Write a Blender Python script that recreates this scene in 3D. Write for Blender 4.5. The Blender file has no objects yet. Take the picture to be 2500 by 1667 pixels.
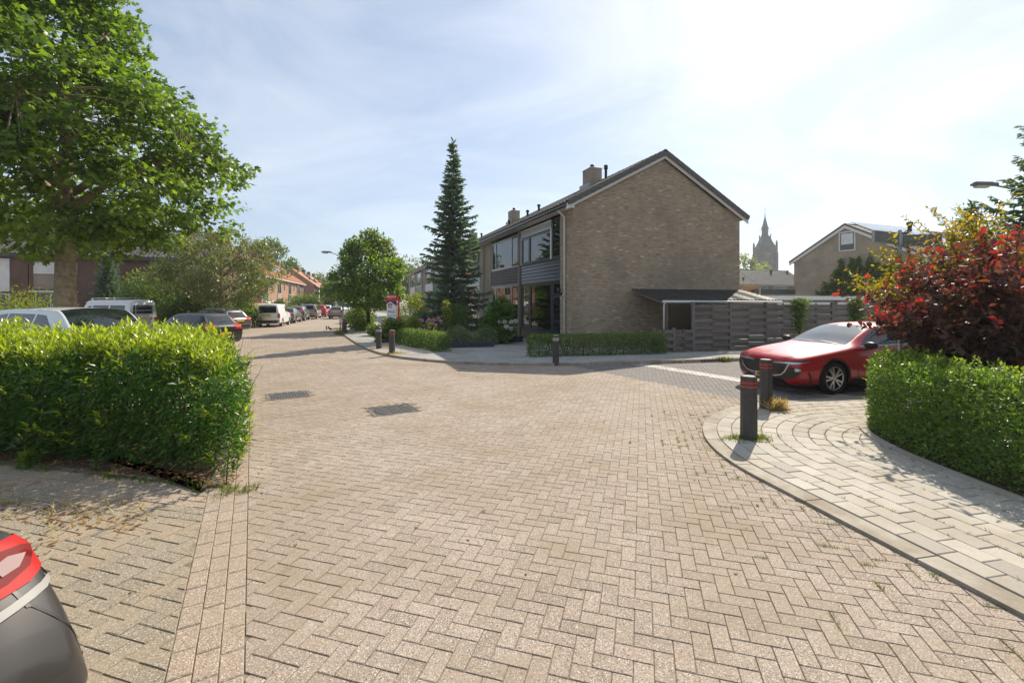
import bpy, bmesh, math, random
import numpy as np
from mathutils import Vector, Matrix
from mathutils.bvhtree import BVHTree
from mathutils.geometry import delaunay_2d_cdt
random.seed(7)
RNG = np.random.default_rng(11)
SC = bpy.context.scene
COL = SC.collection
PI = math.pi

# ------------------------------------------------------------------ camera
H, F, HY, CX = 1.95, 1100.0, 738.0, 1250.0      # eye height, focal length and horizon in photo pixels
cam_d = bpy.data.cameras.new('camera')
cam_d.sensor_width = 36.0
cam_d.lens = 36.0 * F / 2500.0
cam_d.shift_y = -(833.5 - HY) / 2500.0
cam_d.clip_start = 0.05
cam_d.clip_end = 3000
cam = bpy.data.objects.new('camera', cam_d)
cam.location = (0, 0, H)
cam.rotation_euler = (PI / 2, 0, 0)
COL.objects.link(cam)
SC.camera = cam

# ------------------------------------------------------------------ light
SUN_EL = math.radians(42.0)
SUN_AZ = math.atan2(0.56, 0.83)                  # clockwise from +Y
sun_dir = Vector((math.sin(SUN_AZ) * math.cos(SUN_EL), math.cos(SUN_AZ) * math.cos(SUN_EL), math.sin(SUN_EL)))
sl = bpy.data.lights.new('sun', 'SUN')
sl.energy = 4.2
sl.angle = math.radians(0.55)
sl.color = (1.0, 0.91, 0.76)
so = bpy.data.objects.new('sun', sl)
so.rotation_euler = sun_dir.to_track_quat('Z', 'Y').to_euler()
so.location = sun_dir * 60
COL.objects.link(so)
SC.view_settings.view_transform = 'Standard'
SC.view_settings.look = 'None'
SC.view_settings.exposure = 0.68
SC.view_settings.gamma = 1.0
SC.view_settings.use_curve_mapping = False

W = bpy.data.worlds.new('World')
SC.world = W
W.use_nodes = True
wn, wl = W.node_tree.nodes, W.node_tree.links
wn.clear()
w_out = wn.new('ShaderNodeOutputWorld')
w_bg = wn.new('ShaderNodeBackground')
w_sky = wn.new('ShaderNodeTexSky')
w_sky.sky_type = 'NISHITA'
w_sky.sun_disc = False
w_sky.sun_elevation = SUN_EL
w_sky.sun_rotation = SUN_AZ
w_sky.air_density = 1.0
w_sky.dust_density = 0.9
w_sky.ozone_density = 1.6
w_bg.inputs['Strength'].default_value = 0.135
# thin high cloud over the whole sky: a milky veil with brighter streaks
w_tc = wn.new('ShaderNodeTexCoord')
w_map = wn.new('ShaderNodeMapping')
w_map.inputs['Rotation'].default_value = (0.1, 0.5, 0.5)
w_map.inputs['Scale'].default_value = (1.1, 3.6, 4.6)
w_ns = wn.new('ShaderNodeTexNoise')
w_ns.inputs['Scale'].default_value = 1.3
w_ns.inputs['Detail'].default_value = 7
w_ns.inputs['Roughness'].default_value = 0.58
w_ns.inputs['Distortion'].default_value = 0.9
w_rmp = wn.new('ShaderNodeMapRange')
w_rmp.inputs['From Min'].default_value = 0.42
w_rmp.inputs['From Max'].default_value = 0.68
w_veil = wn.new('ShaderNodeMix'); w_veil.data_type = 'RGBA'
w_veil.inputs[6].default_value = (2.05, 2.45, 3.0, 1)
w_veil.inputs[7].default_value = (3.6, 3.75, 3.95, 1)
w_mix = wn.new('ShaderNodeMix'); w_mix.data_type = 'RGBA'
w_mix.inputs[0].default_value = 0.65
wl.new(w_tc.outputs['Generated'], w_map.inputs['Vector'])
wl.new(w_map.outputs['Vector'], w_ns.inputs['Vector'])
wl.new(w_ns.outputs['Fac'], w_rmp.inputs['Value'])
wl.new(w_rmp.outputs['Result'], w_veil.inputs[0])
wl.new(w_sky.outputs['Color'], w_mix.inputs[6])
wl.new(w_veil.outputs[2], w_mix.inputs[7])
wl.new(w_mix.outputs[2], w_bg.inputs['Color'])
wl.new(w_bg.outputs['Background'], w_out.inputs['Surface'])

SC.render.engine = 'CYCLES'
SC.cycles.use_denoising = True
SC.cycles.max_bounces = 6
SC.cycles.diffuse_bounces = 4
SC.cycles.glossy_bounces = 3
SC.cycles.transmission_bounces = 4
SC.cycles.transparent_max_bounces = 8
SC.cycles.caustics_reflective = False
SC.cycles.caustics_refractive = False
SC.cycles.sample_clamp_indirect = 6.0

# ------------------------------------------------------------------ helpers
def G(px, py, z=0.0):
    Y = (H - z) * F / (py - HY)
    return ((px - CX) / F * Y, Y)
def P(px, py, Y):
    return ((px - CX) / F * Y, Y, H - (py - HY) / F * Y)
def XA(px, Y):
    return (px - CX) / F * Y

def tag(o, label=None, cat=None, group=None, kind=None):
    if label: o['label'] = label
    if cat: o['category'] = cat
    if group: o['group'] = group
    if kind: o['kind'] = kind
    return o
def empty(name, loc=(0, 0, 0), rz=0.0, parent=None):
    o = bpy.data.objects.new(name, None)
    o.empty_display_size = 0.1
    o.location = loc
    o.rotation_euler = (0, 0, rz)
    o.parent = parent
    COL.objects.link(o)
    return o
def link(name, me, parent=None, loc=None, rot=None):
    o = bpy.data.objects.new(name, me)
    if loc is not None: o.location = loc
    if rot is not None: o.rotation_euler = rot
    o.parent = parent
    COL.objects.link(o)
    return o
def copy_tree(o, parent=None):
    c = o.copy()
    COL.objects.link(c)
    c.parent = parent
    for ch in list(o.children):
        copy_tree(ch, c)
    return c

class MB:
    """collects geometry for ONE mesh"""
    def __init__(s):
        s.v, s.f, s.m, s.sm = [], [], [], []
        s.X = None
    def add(s, verts, faces, mat=0, smooth=False):
        b = len(s.v)
        if s.X is not None:
            verts = [tuple(s.X @ Vector(p)) for p in verts]
        s.v.extend([tuple(p) for p in verts])
        for f in faces:
            s.f.append(tuple(i + b for i in f)); s.m.append(mat); s.sm.append(smooth)
        return s
    def box(s, lo, hi, mat=0, bev=0.0):
        (a, b, c), (d, e, f) = lo, hi
        if bev <= 0:
            vs = [(a,b,c),(d,b,c),(d,e,c),(a,e,c),(a,b,f),(d,b,f),(d,e,f),(a,e,f)]
            fs = [(0,3,2,1),(4,5,6,7),(0,1,5,4),(1,2,6,5),(2,3,7,6),(3,0,4,7)]
            return s.add(vs, fs, mat)
        k = bev
        vs = [(a,b,c),(d,b,c),(d,e,c),(a,e,c),(a,b,f-k),(d,b,f-k),(d,e,f-k),(a,e,f-k),
              (a+k,b+k,f),(d-k,b+k,f),(d-k,e-k,f),(a+k,e-k,f)]
        fs = [(0,3,2,1),(0,1,5,4),(1,2,6,5),(2,3,7,6),(3,0,4,7),(4,5,9,8),(5,6,10,9),(6,7,11,10),(7,4,8,11),(8,9,10,11)]
        return s.add(vs, fs, mat)
    def prism(s, poly, z0, z1, mat=0):
        n = len(poly)
        vs = [(p[0], p[1], z0) for p in poly] + [(p[0], p[1], z1) for p in poly]
        fs = [tuple(range(n - 1, -1, -1)), tuple(range(n, 2 * n))]
        fs += [(i, (i + 1) % n, n + (i + 1) % n, n + i) for i in range(n)]
        return s.add(vs, fs, mat)
    def prism_ax(s, poly, t0, t1, ax, mat=0):
        """poly in the two other axes, extruded along ax"""
        def mk(p, t):
            return {0: (t, p[0], p[1]), 1: (p[0], t, p[1]), 2: (p[0], p[1], t)}[ax]
        n = len(poly)
        vs = [mk(p, t0) for p in poly] + [mk(p, t1) for p in poly]
        fs = [tuple(range(n - 1, -1, -1)), tuple(range(n, 2 * n))]
        fs += [(i, (i + 1) % n, n + (i + 1) % n, n + i) for i in range(n)]
        return s.add(vs, fs, mat)
    def tube(s, pts, r, n=8, mat=0, cap=True, smooth=True):
        pts = [Vector(p) for p in pts]
        m = len(pts)
        rs = r if hasattr(r, '__len__') else [r] * m
        t0 = (pts[1] - pts[0]).normalized()
        ref = Vector((0, 0, 1)) if abs(t0.z) < 0.9 else Vector((1, 0, 0))
        u = t0.cross(ref).normalized()
        vs, fs = [], []
        for i, p in enumerate(pts):
            if i == 0: t = t0
            elif i == m - 1: t = (pts[i] - pts[i - 1]).normalized()
            else: t = (pts[i + 1] - pts[i - 1]).normalized()
            u = (u - t * u.dot(t))
            u = u.normalized() if u.length > 1e-6 else t.orthogonal().normalized()
            w = t.cross(u)
            for k in range(n):
                a = 2 * PI * k / n
                vs.append(p + (u * math.cos(a) + w * math.sin(a)) * rs[i])
        for i in range(m - 1):
            for k in range(n):
                k2 = (k + 1) % n
                fs.append((i * n + k, i * n + k2, (i + 1) * n + k2, (i + 1) * n + k))
        s.add(vs, fs, mat, smooth)
        if cap:
            b = len(s.v) - m * n
            s.f.append(tuple(b + k for k in range(n - 1, -1, -1))); s.m.append(mat); s.sm.append(False)
            s.f.append(tuple(b + (m - 1) * n + k for k in range(n))); s.m.append(mat); s.sm.append(False)
        return s
    def lathe(s, prof, n=16, c=(0, 0, 0), ax=2, mat=0, smooth=True):
        """prof = [(radius, along-axis)]"""
        vs, fs = [], []
        for (r, z) in prof:
            for k in range(n):
                a = 2 * PI * k / n
                x, y = r * math.cos(a), r * math.sin(a)
                q = {2: (x, y, z), 1: (x, z, -y), 0: (z, x, y)}[ax]
                vs.append((q[0] + c[0], q[1] + c[1], q[2] + c[2]))
        for i in range(len(prof) - 1):
            for k in range(n):
                k2 = (k + 1) % n
                fs.append((i * n + k, i * n + k2, (i + 1) * n + k2, (i + 1) * n + k))
        return s.add(vs, fs, mat, smooth)
    def me(s, name, mats):
        me = bpy.data.meshes.new(name)
        me.from_pydata(s.v, [], s.f)
        for m in (mats if isinstance(mats, (list, tuple)) else [mats]):
            me.materials.append(m)
        me.polygons.foreach_set('material_index', np.array(s.m, dtype=np.int32))
        me.polygons.foreach_set('use_smooth', np.array(s.sm, dtype=bool))
        me.update()
        return me
    def build(s, name, mats, parent=None, loc=None, rz=None):
        return link(name, s.me(name, mats), parent, loc, None if rz is None else (0, 0, rz))

def fast_mesh(name, V, loops, sizes, mats, rnd=None, young=None, matidx=None, smooth=False):
    """V (n,3), loops flat indices, sizes per-face"""
    me = bpy.data.meshes.new(name)
    V = np.ascontiguousarray(V, dtype=np.float32)
    loops = np.ascontiguousarray(loops, dtype=np.int32)
    sizes = np.ascontiguousarray(sizes, dtype=np.int32)
    me.vertices.add(len(V)); me.vertices.foreach_set('co', V.ravel())
    me.loops.add(len(loops)); me.loops.foreach_set('vertex_index', loops)
    me.polygons.add(len(sizes))
    st = np.zeros(len(sizes), dtype=np.int32); st[1:] = np.cumsum(sizes)[:-1]
    me.polygons.foreach_set('loop_start', st)
    me.polygons.foreach_set('loop_total', sizes)
    for m in (mats if isinstance(mats, (list, tuple)) else [mats]):
        me.materials.append(m)
    if matidx is not None: me.polygons.foreach_set('material_index', np.ascontiguousarray(matidx, dtype=np.int32))
    me.polygons.foreach_set('use_smooth', np.full(len(sizes), smooth, dtype=bool))
    me.update(calc_edges=True)
    for nm, arr in (('rnd', rnd), ('young', young)):
        if arr is not None:
            a = me.attributes.new(nm, 'FLOAT', 'FACE')
            a.data.foreach_set('value', np.ascontiguousarray(arr, dtype=np.float32))
    return me

def instance_mesh(name, tv, tf, pos, ex, ey, ez, scale, mats, rnd=None, young=None, smooth=False):
    """template verts tv (k,3), faces tf; one copy for each pos with axes ex, ey, ez (n,3) and scale (n,)"""
    tv = np.asarray(tv, dtype=np.float64); n, k = len(pos), len(tv)
    s = scale[:, None, None]
    V = pos[:, None, :] + s * (tv[None, :, 0:1] * ex[:, None, :] + tv[None, :, 1:2] * ey[:, None, :] + tv[None, :, 2:3] * ez[:, None, :])
    tl = np.concatenate([np.array(f) for f in tf]); ts = np.array([len(f) for f in tf])
    L = (tl[None, :] + (np.arange(n) * k)[:, None]).ravel()
    S = np.tile(ts, n)
    r = None if rnd is None else np.repeat(rnd, len(tf))
    y = None if young is None else np.repeat(young, len(tf))
    return fast_mesh(name, V.reshape(-1, 3), L, S, mats, r, y, smooth=smooth)

def norm(a):
    return a / np.maximum(np.linalg.norm(a, axis=-1, keepdims=True), 1e-9)
def frames(xdir, up):
    """orthonormal frames with x along xdir and z near up"""
    ex = norm(xdir)
    ey = norm(np.cross(up, ex))
    ez = np.cross(ex, ey)
    return ex, ey, ez

# leaf templates: length along x (0..1), width along y, fold along z
LEAF_OVAL = ([(0,0,0),(.3,.21,.05),(.68,.2,.04),(1,0,-.04),(.68,-.2,.04),(.3,-.21,.05),(.5,0,-.0)],
             [(0,6,1),(1,6,2),(2,6,3),(3,6,4),(4,6,5),(5,6,0)])
LEAF_ROUND = ([(0,0,0),(.25,.2,.04),(.6,.29,.07),(.93,.15,.02),(1,0,-.03),(.93,-.15,.02),(.6,-.29,.07),(.25,-.2,.04)],
              [(0,4,3,2,1),(0,7,6,5,4)])
LEAF_LANCE = ([(0,0,0),(.4,.15,.06),(1,0,-.12),(.4,-.15,.06),(.42,0,.0)], [(0,4,1),(1,4,2),(2,4,3),(3,4,0)])
LEAF_SMALL = ([(0,0,0),(.5,.27,.06),(1,0,-.03),(.5,-.27,.06)], [(0,2,1),(0,3,2)])
LEAF_MAPLE = ([(0,0,0),(.12,.36,-.03),(.34,.22,.02),(.42,.52,-.05),(.62,.2,.02),(1,0,-.06),(.62,-.2,.02),(.42,-.52,-.05),(.34,-.22,.02),(.12,-.36,-.03)],
              [(0,2,1),(0,4,2),(2,4,3),(0,6,4),(4,6,5),(0,8,6),(6,8,7),(0,9,8)])
NEEDLE = ([(0,-.08,0),(0,.08,0),(.6,.1,.0),(1,0,.02),(.6,-.1,.0)], [(0,4,3,2,1)])
BLADE = ([(0,-.05,0),(0,.05,0),(.5,.04,.16),(1,0,.05),(.5,-.04,.16)], [(0,1,2,4),(4,2,3)])

# ------------------------------------------------------------------ materials
def newmat(name):
    m = bpy.data.materials.new(name)
    m.use_nodes = True
    nt = m.node_tree
    b = nt.nodes['Principled BSDF']
    return m, nt, b
def N(nt, t, **kw):
    n = nt.nodes.new(t)
    for k, v in kw.items(): setattr(n, k, v)
    return n
def rgba(c): return (c[0], c[1], c[2], 1.0)
def pos_node(nt, world=True):
    if world:
        return N(nt, 'ShaderNodeNewGeometry').outputs['Position']
    return N(nt, 'ShaderNodeTexCoord').outputs['Object']
def noise_fac(nt, src, scale, detail=3, rough=.55, lo=.35, hi=.65):
    n = N(nt, 'ShaderNodeTexNoise')
    n.inputs['Scale'].default_value = scale; n.inputs['Detail'].default_value = detail; n.inputs['Roughness'].default_value = rough
    nt.links.new(src, n.inputs['Vector'])
    r = N(nt, 'ShaderNodeMapRange')
    r.inputs['From Min'].default_value = lo; r.inputs['From Max'].default_value = hi
    nt.links.new(n.outputs['Fac'], r.inputs['Value'])
    return r.outputs['Result'], n.outputs['Fac']
def mixc(nt, fac, a, b, mode='MIX'):
    m = N(nt, 'ShaderNodeMix', data_type='RGBA', blend_type=mode)
    for sock, v in ((m.inputs[0], fac), (m.inputs[6], a), (m.inputs[7], b)):
        if hasattr(v, 'links') or hasattr(v, 'is_linked'): nt.links.new(v, sock)
        elif isinstance(v, (int, float)): sock.default_value = v
        else: sock.default_value = rgba(v)
    return m.outputs[2]
def bump(nt, b, h, dist=.005, strength=1.0):
    n = N(nt, 'ShaderNodeBump')
    n.inputs['Distance'].default_value = dist; n.inputs['Strength'].default_value = strength
    nt.links.new(h, n.inputs['Height'])
    nt.links.new(n.outputs['Normal'], b.inputs['Normal'])

def surf(name, c1, c2=None, scale=4.0, rough=.7, bumpd=0.0, bscale=None, world=False, spec=.4, metal=0.0, coat=0.0, c3=None, s3=.6):
    """plain surface: two colours mixed by noise, optional large-scale third colour, relief"""
    m, nt, b = newmat(name)
    c2 = c2 or tuple(x * .8 for x in c1)
    src = pos_node(nt, world)
    f, raw = noise_fac(nt, src, scale)
    col = mixc(nt, f, c1, c2)
    if c3:
        f3, _ = noise_fac(nt, src, s3, 4, .6, .45, .7)
        col = mixc(nt, f3, col, c3)
    nt.links.new(col, b.inputs['Base Color'])
    b.inputs['Roughness'].default_value = rough
    b.inputs['Metallic'].default_value = metal
    b.inputs['Specular IOR Level'].default_value = spec
    b.inputs['Coat Weight'].default_value = coat
    b.inputs['Coat Roughness'].default_value = .03
    if bumpd:
        _, r2 = noise_fac(nt, src, bscale or scale * 4, 4)
        bump(nt, b, r2, bumpd)
    return m
def leafmat(name, cols, young=None, trans=.45, rough=.4, spec=.4, tcol=None):
    """foliage: colour varies leaf by leaf, light passes through; 'young' shoots have a colour of their own"""
    m, nt, b = newmat(name)
    at = N(nt, 'ShaderNodeAttribute', attribute_name='rnd')
    cr = N(nt, 'ShaderNodeValToRGB')
    el = cr.color_ramp.elements
    while len(el) < len(cols): el.new(0.5)
    for i, c in enumerate(cols):
        el[i].position = i / max(1, len(cols) - 1); el[i].color = rgba(c)
    nt.links.new(at.outputs['Fac'], cr.inputs['Fac'])
    col = cr.outputs['Color']
    if young is not None:
        ay = N(nt, 'ShaderNodeAttribute', attribute_name='young')
        col = mixc(nt, ay.outputs['Fac'], col, young)
    nt.links.new(col, b.inputs['Base Color'])
    b.inputs['Roughness'].default_value = rough
    b.inputs['Specular IOR Level'].default_value = spec
    tr = N(nt, 'ShaderNodeBsdfTranslucent')
    tc = mixc(nt, 1.0, col, tcol or (1.9, 1.75, .55), 'MULTIPLY')
    nt.links.new(tc, tr.inputs['Color'])
    mx = N(nt, 'ShaderNodeMixShader')
    mx.inputs['Fac'].default_value = trans
    nt.links.new(b.outputs['BSDF'], mx.inputs[1]); nt.links.new(tr.outputs['BSDF'], mx.inputs[2])
    nt.links.new(mx.outputs['Shader'], nt.nodes['Material Output'].inputs['Surface'])
    return m
def rnd_source(nt):
    """a number for each piece: object random plus per-face value"""
    oi = N(nt, 'ShaderNodeObjectInfo'); at = N(nt, 'ShaderNodeAttribute', attribute_name='rnd')
    a = N(nt, 'ShaderNodeMath', operation='ADD'); fr = N(nt, 'ShaderNodeMath', operation='FRACT')
    nt.links.new(oi.outputs['Random'], a.inputs[0]); nt.links.new(at.outputs['Fac'], a.inputs[1])
    nt.links.new(a.outputs[0], fr.inputs[0])
    return fr.outputs[0]
def piece_mat(name, cols, rough=.85, speck=None, dirt=None, bumpd=.0015, fine=220.0, spec=.3, dirt_scale=.7, lichen=None, worn=None):
    """stone/clay pieces: colour for each piece, aggregate specks, dirt patches"""
    m, nt, b = newmat(name)
    cr = N(nt, 'ShaderNodeValToRGB')
    el = cr.color_ramp.elements
    while len(el) < len(cols): el.new(0.5)
    for i, c in enumerate(cols):
        el[i].position = i / max(1, len(cols) - 1); el[i].color = rgba(c)
    nt.links.new(rnd_source(nt), cr.inputs['Fac'])
    col = cr.outputs['Color']
    src = pos_node(nt, True)
    f, raw = noise_fac(nt, src, fine * .25, 4, .7, .3, .7)
    col = mixc(nt, f, mixc(nt, 1.0, col, (.82, .82, .82), 'MULTIPLY'), col)
    if speck:
        vo = N(nt, 'ShaderNodeTexVoronoi'); vo.inputs['Scale'].default_value = fine
        nt.links.new(src, vo.inputs['Vector'])
        sx = N(nt, 'ShaderNodeSeparateColor'); nt.links.new(vo.outputs['Color'], sx.inputs[0])
        r = N(nt, 'ShaderNodeMapRange'); r.inputs['From Min'].default_value = .8; r.inputs['From Max'].default_value = .9
        nt.links.new(sx.outputs[0], r.inputs['Value'])
        col = mixc(nt, r.outputs['Result'], col, speck)
        r2 = N(nt, 'ShaderNodeMapRange'); r2.inputs['From Min'].default_value = .86; r2.inputs['From Max'].default_value = .93
        nt.links.new(sx.outputs[1], r2.inputs['Value'])
        col = mixc(nt, r2.outputs['Result'], col, tuple(c * .45 for c in cols[0]))
    if dirt:
        f3, _ = noise_fac(nt, src, dirt_scale, 6, .65, .46, .72)
        col = mixc(nt, f3, col, dirt)
    if worn:
        f5, _ = noise_fac(nt, src, .28, 5, .6, .42, .66)
        col = mixc(nt, f5, col, mixc(nt, 1.0, col, worn, 'MULTIPLY'))
        f6, _ = noise_fac(nt, src, 2.6, 6, .7, .62, .74)
        col = mixc(nt, f6, col, mixc(nt, 1.0, col, (.74, .72, .7), 'MULTIPLY'))
    if lichen:
        f4, _ = noise_fac(nt, src, 9.0, 5, .7, .6, .66)
        col = mixc(nt, f4, col, lichen)
    nt.links.new(col, b.inputs['Base Color'])
    b.inputs['Roughness'].default_value = rough
    b.inputs['Specular IOR Level'].default_value = spec
    if bumpd:
        bump(nt, b, raw, bumpd)
    return m
def brickmat(name, cols, mortar=(.3, .28, .25), scale=1.0, world=False):
    """brickwork too far off to tell the bricks apart"""
    m, nt, b = newmat(name)
    tc = N(nt, 'ShaderNodeTexCoord')
    sp = N(nt, 'ShaderNodeSeparateXYZ'); nt.links.new(tc.outputs['Object'], sp.inputs[0])
    ad = N(nt, 'ShaderNodeMath', operation='ADD'); nt.links.new(sp.outputs[0], ad.inputs[0]); nt.links.new(sp.outputs[1], ad.inputs[1])
    cb = N(nt, 'ShaderNodeCombineXYZ'); nt.links.new(ad.outputs[0], cb.inputs[0]); nt.links.new(sp.outputs[2], cb.inputs[1])
    br = N(nt, 'ShaderNodeTexBrick')
    br.inputs['Scale'].default_value = 1.0 / scale
    br.inputs['Brick Width'].default_value = .22; br.inputs['Row Height'].default_value = .062; br.inputs['Mortar Size'].default_value = .006
    br.inputs['Color1'].default_value = rgba(cols[0]); br.inputs['Color2'].default_value = rgba(cols[1]); br.inputs['Mortar'].default_value = rgba(mortar)
    nt.links.new(cb.outputs[0], br.inputs['Vector'])
    f, _ = noise_fac(nt, tc.outputs['Object'], .9, 5, .6)
    col = mixc(nt, f, br.outputs['Color'], mixc(nt, 1.0, br.outputs['Color'], (.72, .7, .68), 'MULTIPLY'))
    nt.links.new(col, b.inputs['Base Color'])
    b.inputs['Roughness'].default_value = .9
    bump(nt, b, br.outputs['Fac'], -.004)
    return m
def glassmat(name, tint=(.55, .62, .62), ior=1.9, dark=0.0):
    """window glass: mirrors at grazing angles, see-through otherwise"""
    m, nt, b = newmat(name)
    nt.nodes.remove(b)
    fr = N(nt, 'ShaderNodeFresnel'); fr.inputs['IOR'].default_value = ior
    gl = N(nt, 'ShaderNodeBsdfGlossy'); gl.inputs['Roughness'].default_value = .008; gl.inputs['Color'].default_value = (.95, .97, 1, 1)
    tr = N(nt, 'ShaderNodeBsdfTransparent'); tr.inputs['Color'].default_value = rgba(tint)
    mx = N(nt, 'ShaderNodeMixShader')
    nt.links.new(fr.outputs[0], mx.inputs['Fac']); nt.links.new(tr.outputs[0], mx.inputs[1]); nt.links.new(gl.outputs[0], mx.inputs[2])
    nt.links.new(mx.outputs[0], nt.nodes['Material Output'].inputs['Surface'])
    return m
def gloss(name, c, rough=.25, spec=.5, coat=0.0, metal=0.0, ior=1.5, emit=None):
    m, nt, b = newmat(name)
    b.inputs['Base Color'].default_value = rgba(c)
    b.inputs['Roughness'].default_value = rough
    b.inputs['Specular IOR Level'].default_value = spec
    b.inputs['Coat Weight'].default_value = coat
    b.inputs['Coat Roughness'].default_value = .02
    b.inputs['Metallic'].default_value = metal
    b.inputs['IOR'].default_value = ior
    return m

M = {}
PV = [(.29, .235, .184), (.345, .28, .221), (.37, .3, .236), (.405, .33, .264), (.325, .266, .21), (.362, .286, .222), (.39, .32, .258)]
M['paver'] = piece_mat('paver_tan', PV, speck=(.58, .5, .43), dirt=(.285, .222, .155), fine=190.0, dirt_scale=.8, worn=(.89, .86, .83))
M['paver_red'] = piece_mat('paver_red', [(.335, .257, .188), (.37, .283, .207), (.31, .242, .18)], speck=(.58, .5, .43), dirt=(.32, .25, .19), fine=190.0)
M['paver_dirty'] = piece_mat('paver_dirty', [(.27, .222, .163), (.305, .255, .19), (.25, .208, .155)], speck=(.5, .44, .35), dirt=(.38, .285, .18), fine=190.0, dirt_scale=1.3)
M['paver_grey'] = piece_mat('paver_grey', [(.17, .155, .145), (.2, .182, .17), (.215, .195, .182)], speck=(.34, .31, .29), dirt=(.2, .18, .16), fine=190.0)
M['tile'] = piece_mat('tile_grey', [(.44, .4, .34), (.5, .455, .39), (.39, .355, .305), (.54, .49, .42), (.465, .42, .36)], dirt=(.36, .31, .24), fine=240.0, dirt_scale=1.4, worn=(.86, .83, .78))
M['tile_far'] = piece_mat('tile_far', [(.36, .345, .32), (.41, .39, .36), (.34, .325, .3)], dirt=(.24, .22, .2), fine=200.0)
M['kerb'] = surf('kerb_concrete', (.42, .375, .31), (.34, .3, .24), 9, .9, .004, 60, True, .3, c3=(.25, .205, .155), s3=2.2)
M['sand'] = surf('joint_sand', (.3, .245, .175), (.19, .152, .108), 7, .95, .004, 90, True, .2, c3=(.14, .113, .082), s3=2.0)
M['kerb_dark'] = surf('kerb_dirty', (.2, .175, .14), (.13, .11, .085), 6, .95, .004, 60, True, .3)
M['soil'] = surf('bed_soil', (.06, .042, .03), (.11, .075, .05), 14, .95, .02, 30, True, .2)
M['ground'] = surf('ground_far', (.12, .13, .07), (.2, .18, .13), .6, .95, 0, None, True, .2)
M['roadfar'] = surf('road_far', (.36, .29, .23), (.325, .262, .208), 9.0, .9, .003, 60, True, .3, c3=(.31, .25, .2), s3=.35)
M['white_paint'] = surf('road_white', (.52, .5, .46), (.3, .26, .23), 3.0, .7, 0, None, True, .3)
M['iron'] = surf('cast_iron', (.17, .155, .14), (.12, .11, .1), 30, .5, .001, 120, True, .5, metal=.6)
M['bollard'] = surf('bollard_dark', (.05, .045, .042), (.066, .06, .056), 12, .62, .001, 80, False, .35, c3=(.075, .07, .065), s3=2.5)
M['bollard_sunlit_top'] = surf('bollard_sunlit_top', (.46, .43, .38), (.34, .31, .27), 30, .8)  # pale colour paints the sun on the flat bollard tops
M['refl_red'] = gloss('band_red', (.46, .03, .022), .5)
M['refl_white'] = gloss('band_white', (.7, .66, .6), .4)
BR = [(.39, .31, .22), (.46, .37, .26), (.495, .4, .28), (.425, .34, .245), (.51, .41, .285), (.36, .29, .21), (.47, .375, .265), (.435, .35, .25), (.35, .22, .165), (.7, .57, .41)]
M['brick'] = piece_mat('brick_tan', BR, rough=.92, dirt=(.29, .235, .17), fine=120.0, dirt_scale=.6, bumpd=.002)
M['mortar'] = surf('mortar', (.2, .17, .13), (.16, .135, .105), 3, .95)
M['brick_far'] = brickmat('brick_tan_wall', ((.42, .345, .26), (.35, .29, .22)), (.28, .245, .2))
M['brick_tan2'] = brickmat('brick_tan_gable', ((.43, .36, .265), (.36, .3, .225)), (.34, .295, .235))
M['brick_brown'] = brickmat('brick_brown_wall', ((.2, .105, .068), (.135, .078, .055)), (.19, .15, .12))
M['brick_orange'] = brickmat('brick_orange_wall', ((.46, .25, .16), (.38, .2, .13)), (.42, .32, .25))
M['brick_red'] = brickmat('brick_red_wall', ((.27, .12, .08), (.2, .095, .07)), (.25, .2, .17))
M['rooftile'] = piece_mat('roof_tile_dark', [(.06, .05, .045), (.078, .066, .058), (.09, .078, .068), (.068, .062, .05)], rough=.75, fine=60.0, dirt=(.105, .098, .07), dirt_scale=2.0)
M['roof_plain'] = surf('roof_tile_grey', (.085, .075, .068), (.12, .108, .1), 6, .7, 0, None, False, .4)
M['roof_brown'] = surf('roof_tile_brown', (.085, .056, .046), (.12, .08, .066), 8, .55, 0, None, False, .5)
M['roof_orange'] = surf('roof_tile_orange', (.46, .19, .095), (.38, .16, .085), 5, .8)
M['white'] = surf('white_paintwork', (.72, .71, .68), (.66, .65, .62), 5, .5)
M['offwhite'] = surf('white_panel', (.7, .69, .66), (.6, .59, .57), 2, .6)
M['anthra'] = surf('anthracite_paint', (.026, .033, .04), (.034, .041, .049), 6, .28, 0, None, False, .5)
M['clad_brown'] = surf('brown_boards', (.1, .08, .072), (.14, .11, .098), 12, .6, .002, 60)
M['redbrown'] = surf('red_brown_frame', (.1, .03, .022), (.075, .025, .02), 8, .5)
M['green'] = surf('green_paint', (.045, .12, .06), (.035, .1, .05), 6, .5)
M['zinc'] = surf('zinc', (.42, .43, .44), (.33, .34, .35), 8, .5, 0, None, False, .5, metal=.3)
M['lead'] = surf('lead_flashing', (.4, .42, .45), (.3, .32, .35), 10, .6)
M['glass'] = glassmat('window_glass')
M['room'] = gloss('room_shade_dark', (.025, .024, .022), .9, .1)
M['blind'] = gloss('blind_grey_green', (.5, .55, .52), .8, .2)
M['curtain'] = gloss('curtain_pale', (.6, .58, .54), .9, .1)
M['fence'] = piece_mat('fence_wood', [(.13, .116, .104), (.165, .15, .135), (.21, .19, .172), (.145, .124, .108)], rough=.85, fine=90.0, dirt=(.18, .165, .15), dirt_scale=2.5)
M['wood'] = piece_mat('pale_wood', [(.42, .3, .16), (.48, .35, .2), (.38, .26, .14)], rough=.8, fine=80.0)
M['corru'] = surf('corrugated_black', (.03, .03, .032), (.055, .053, .05), 5, .45, 0, None, False, .5)
M['steel'] = surf('galvanised_steel', (.4, .42, .43), (.32, .335, .345), 12, .45, 0, None, False, .5, metal=.5)
M['signgrey'] = surf('sign_back_grey', (.19, .2, .19), (.15, .16, .15), 7, .6)
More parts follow.
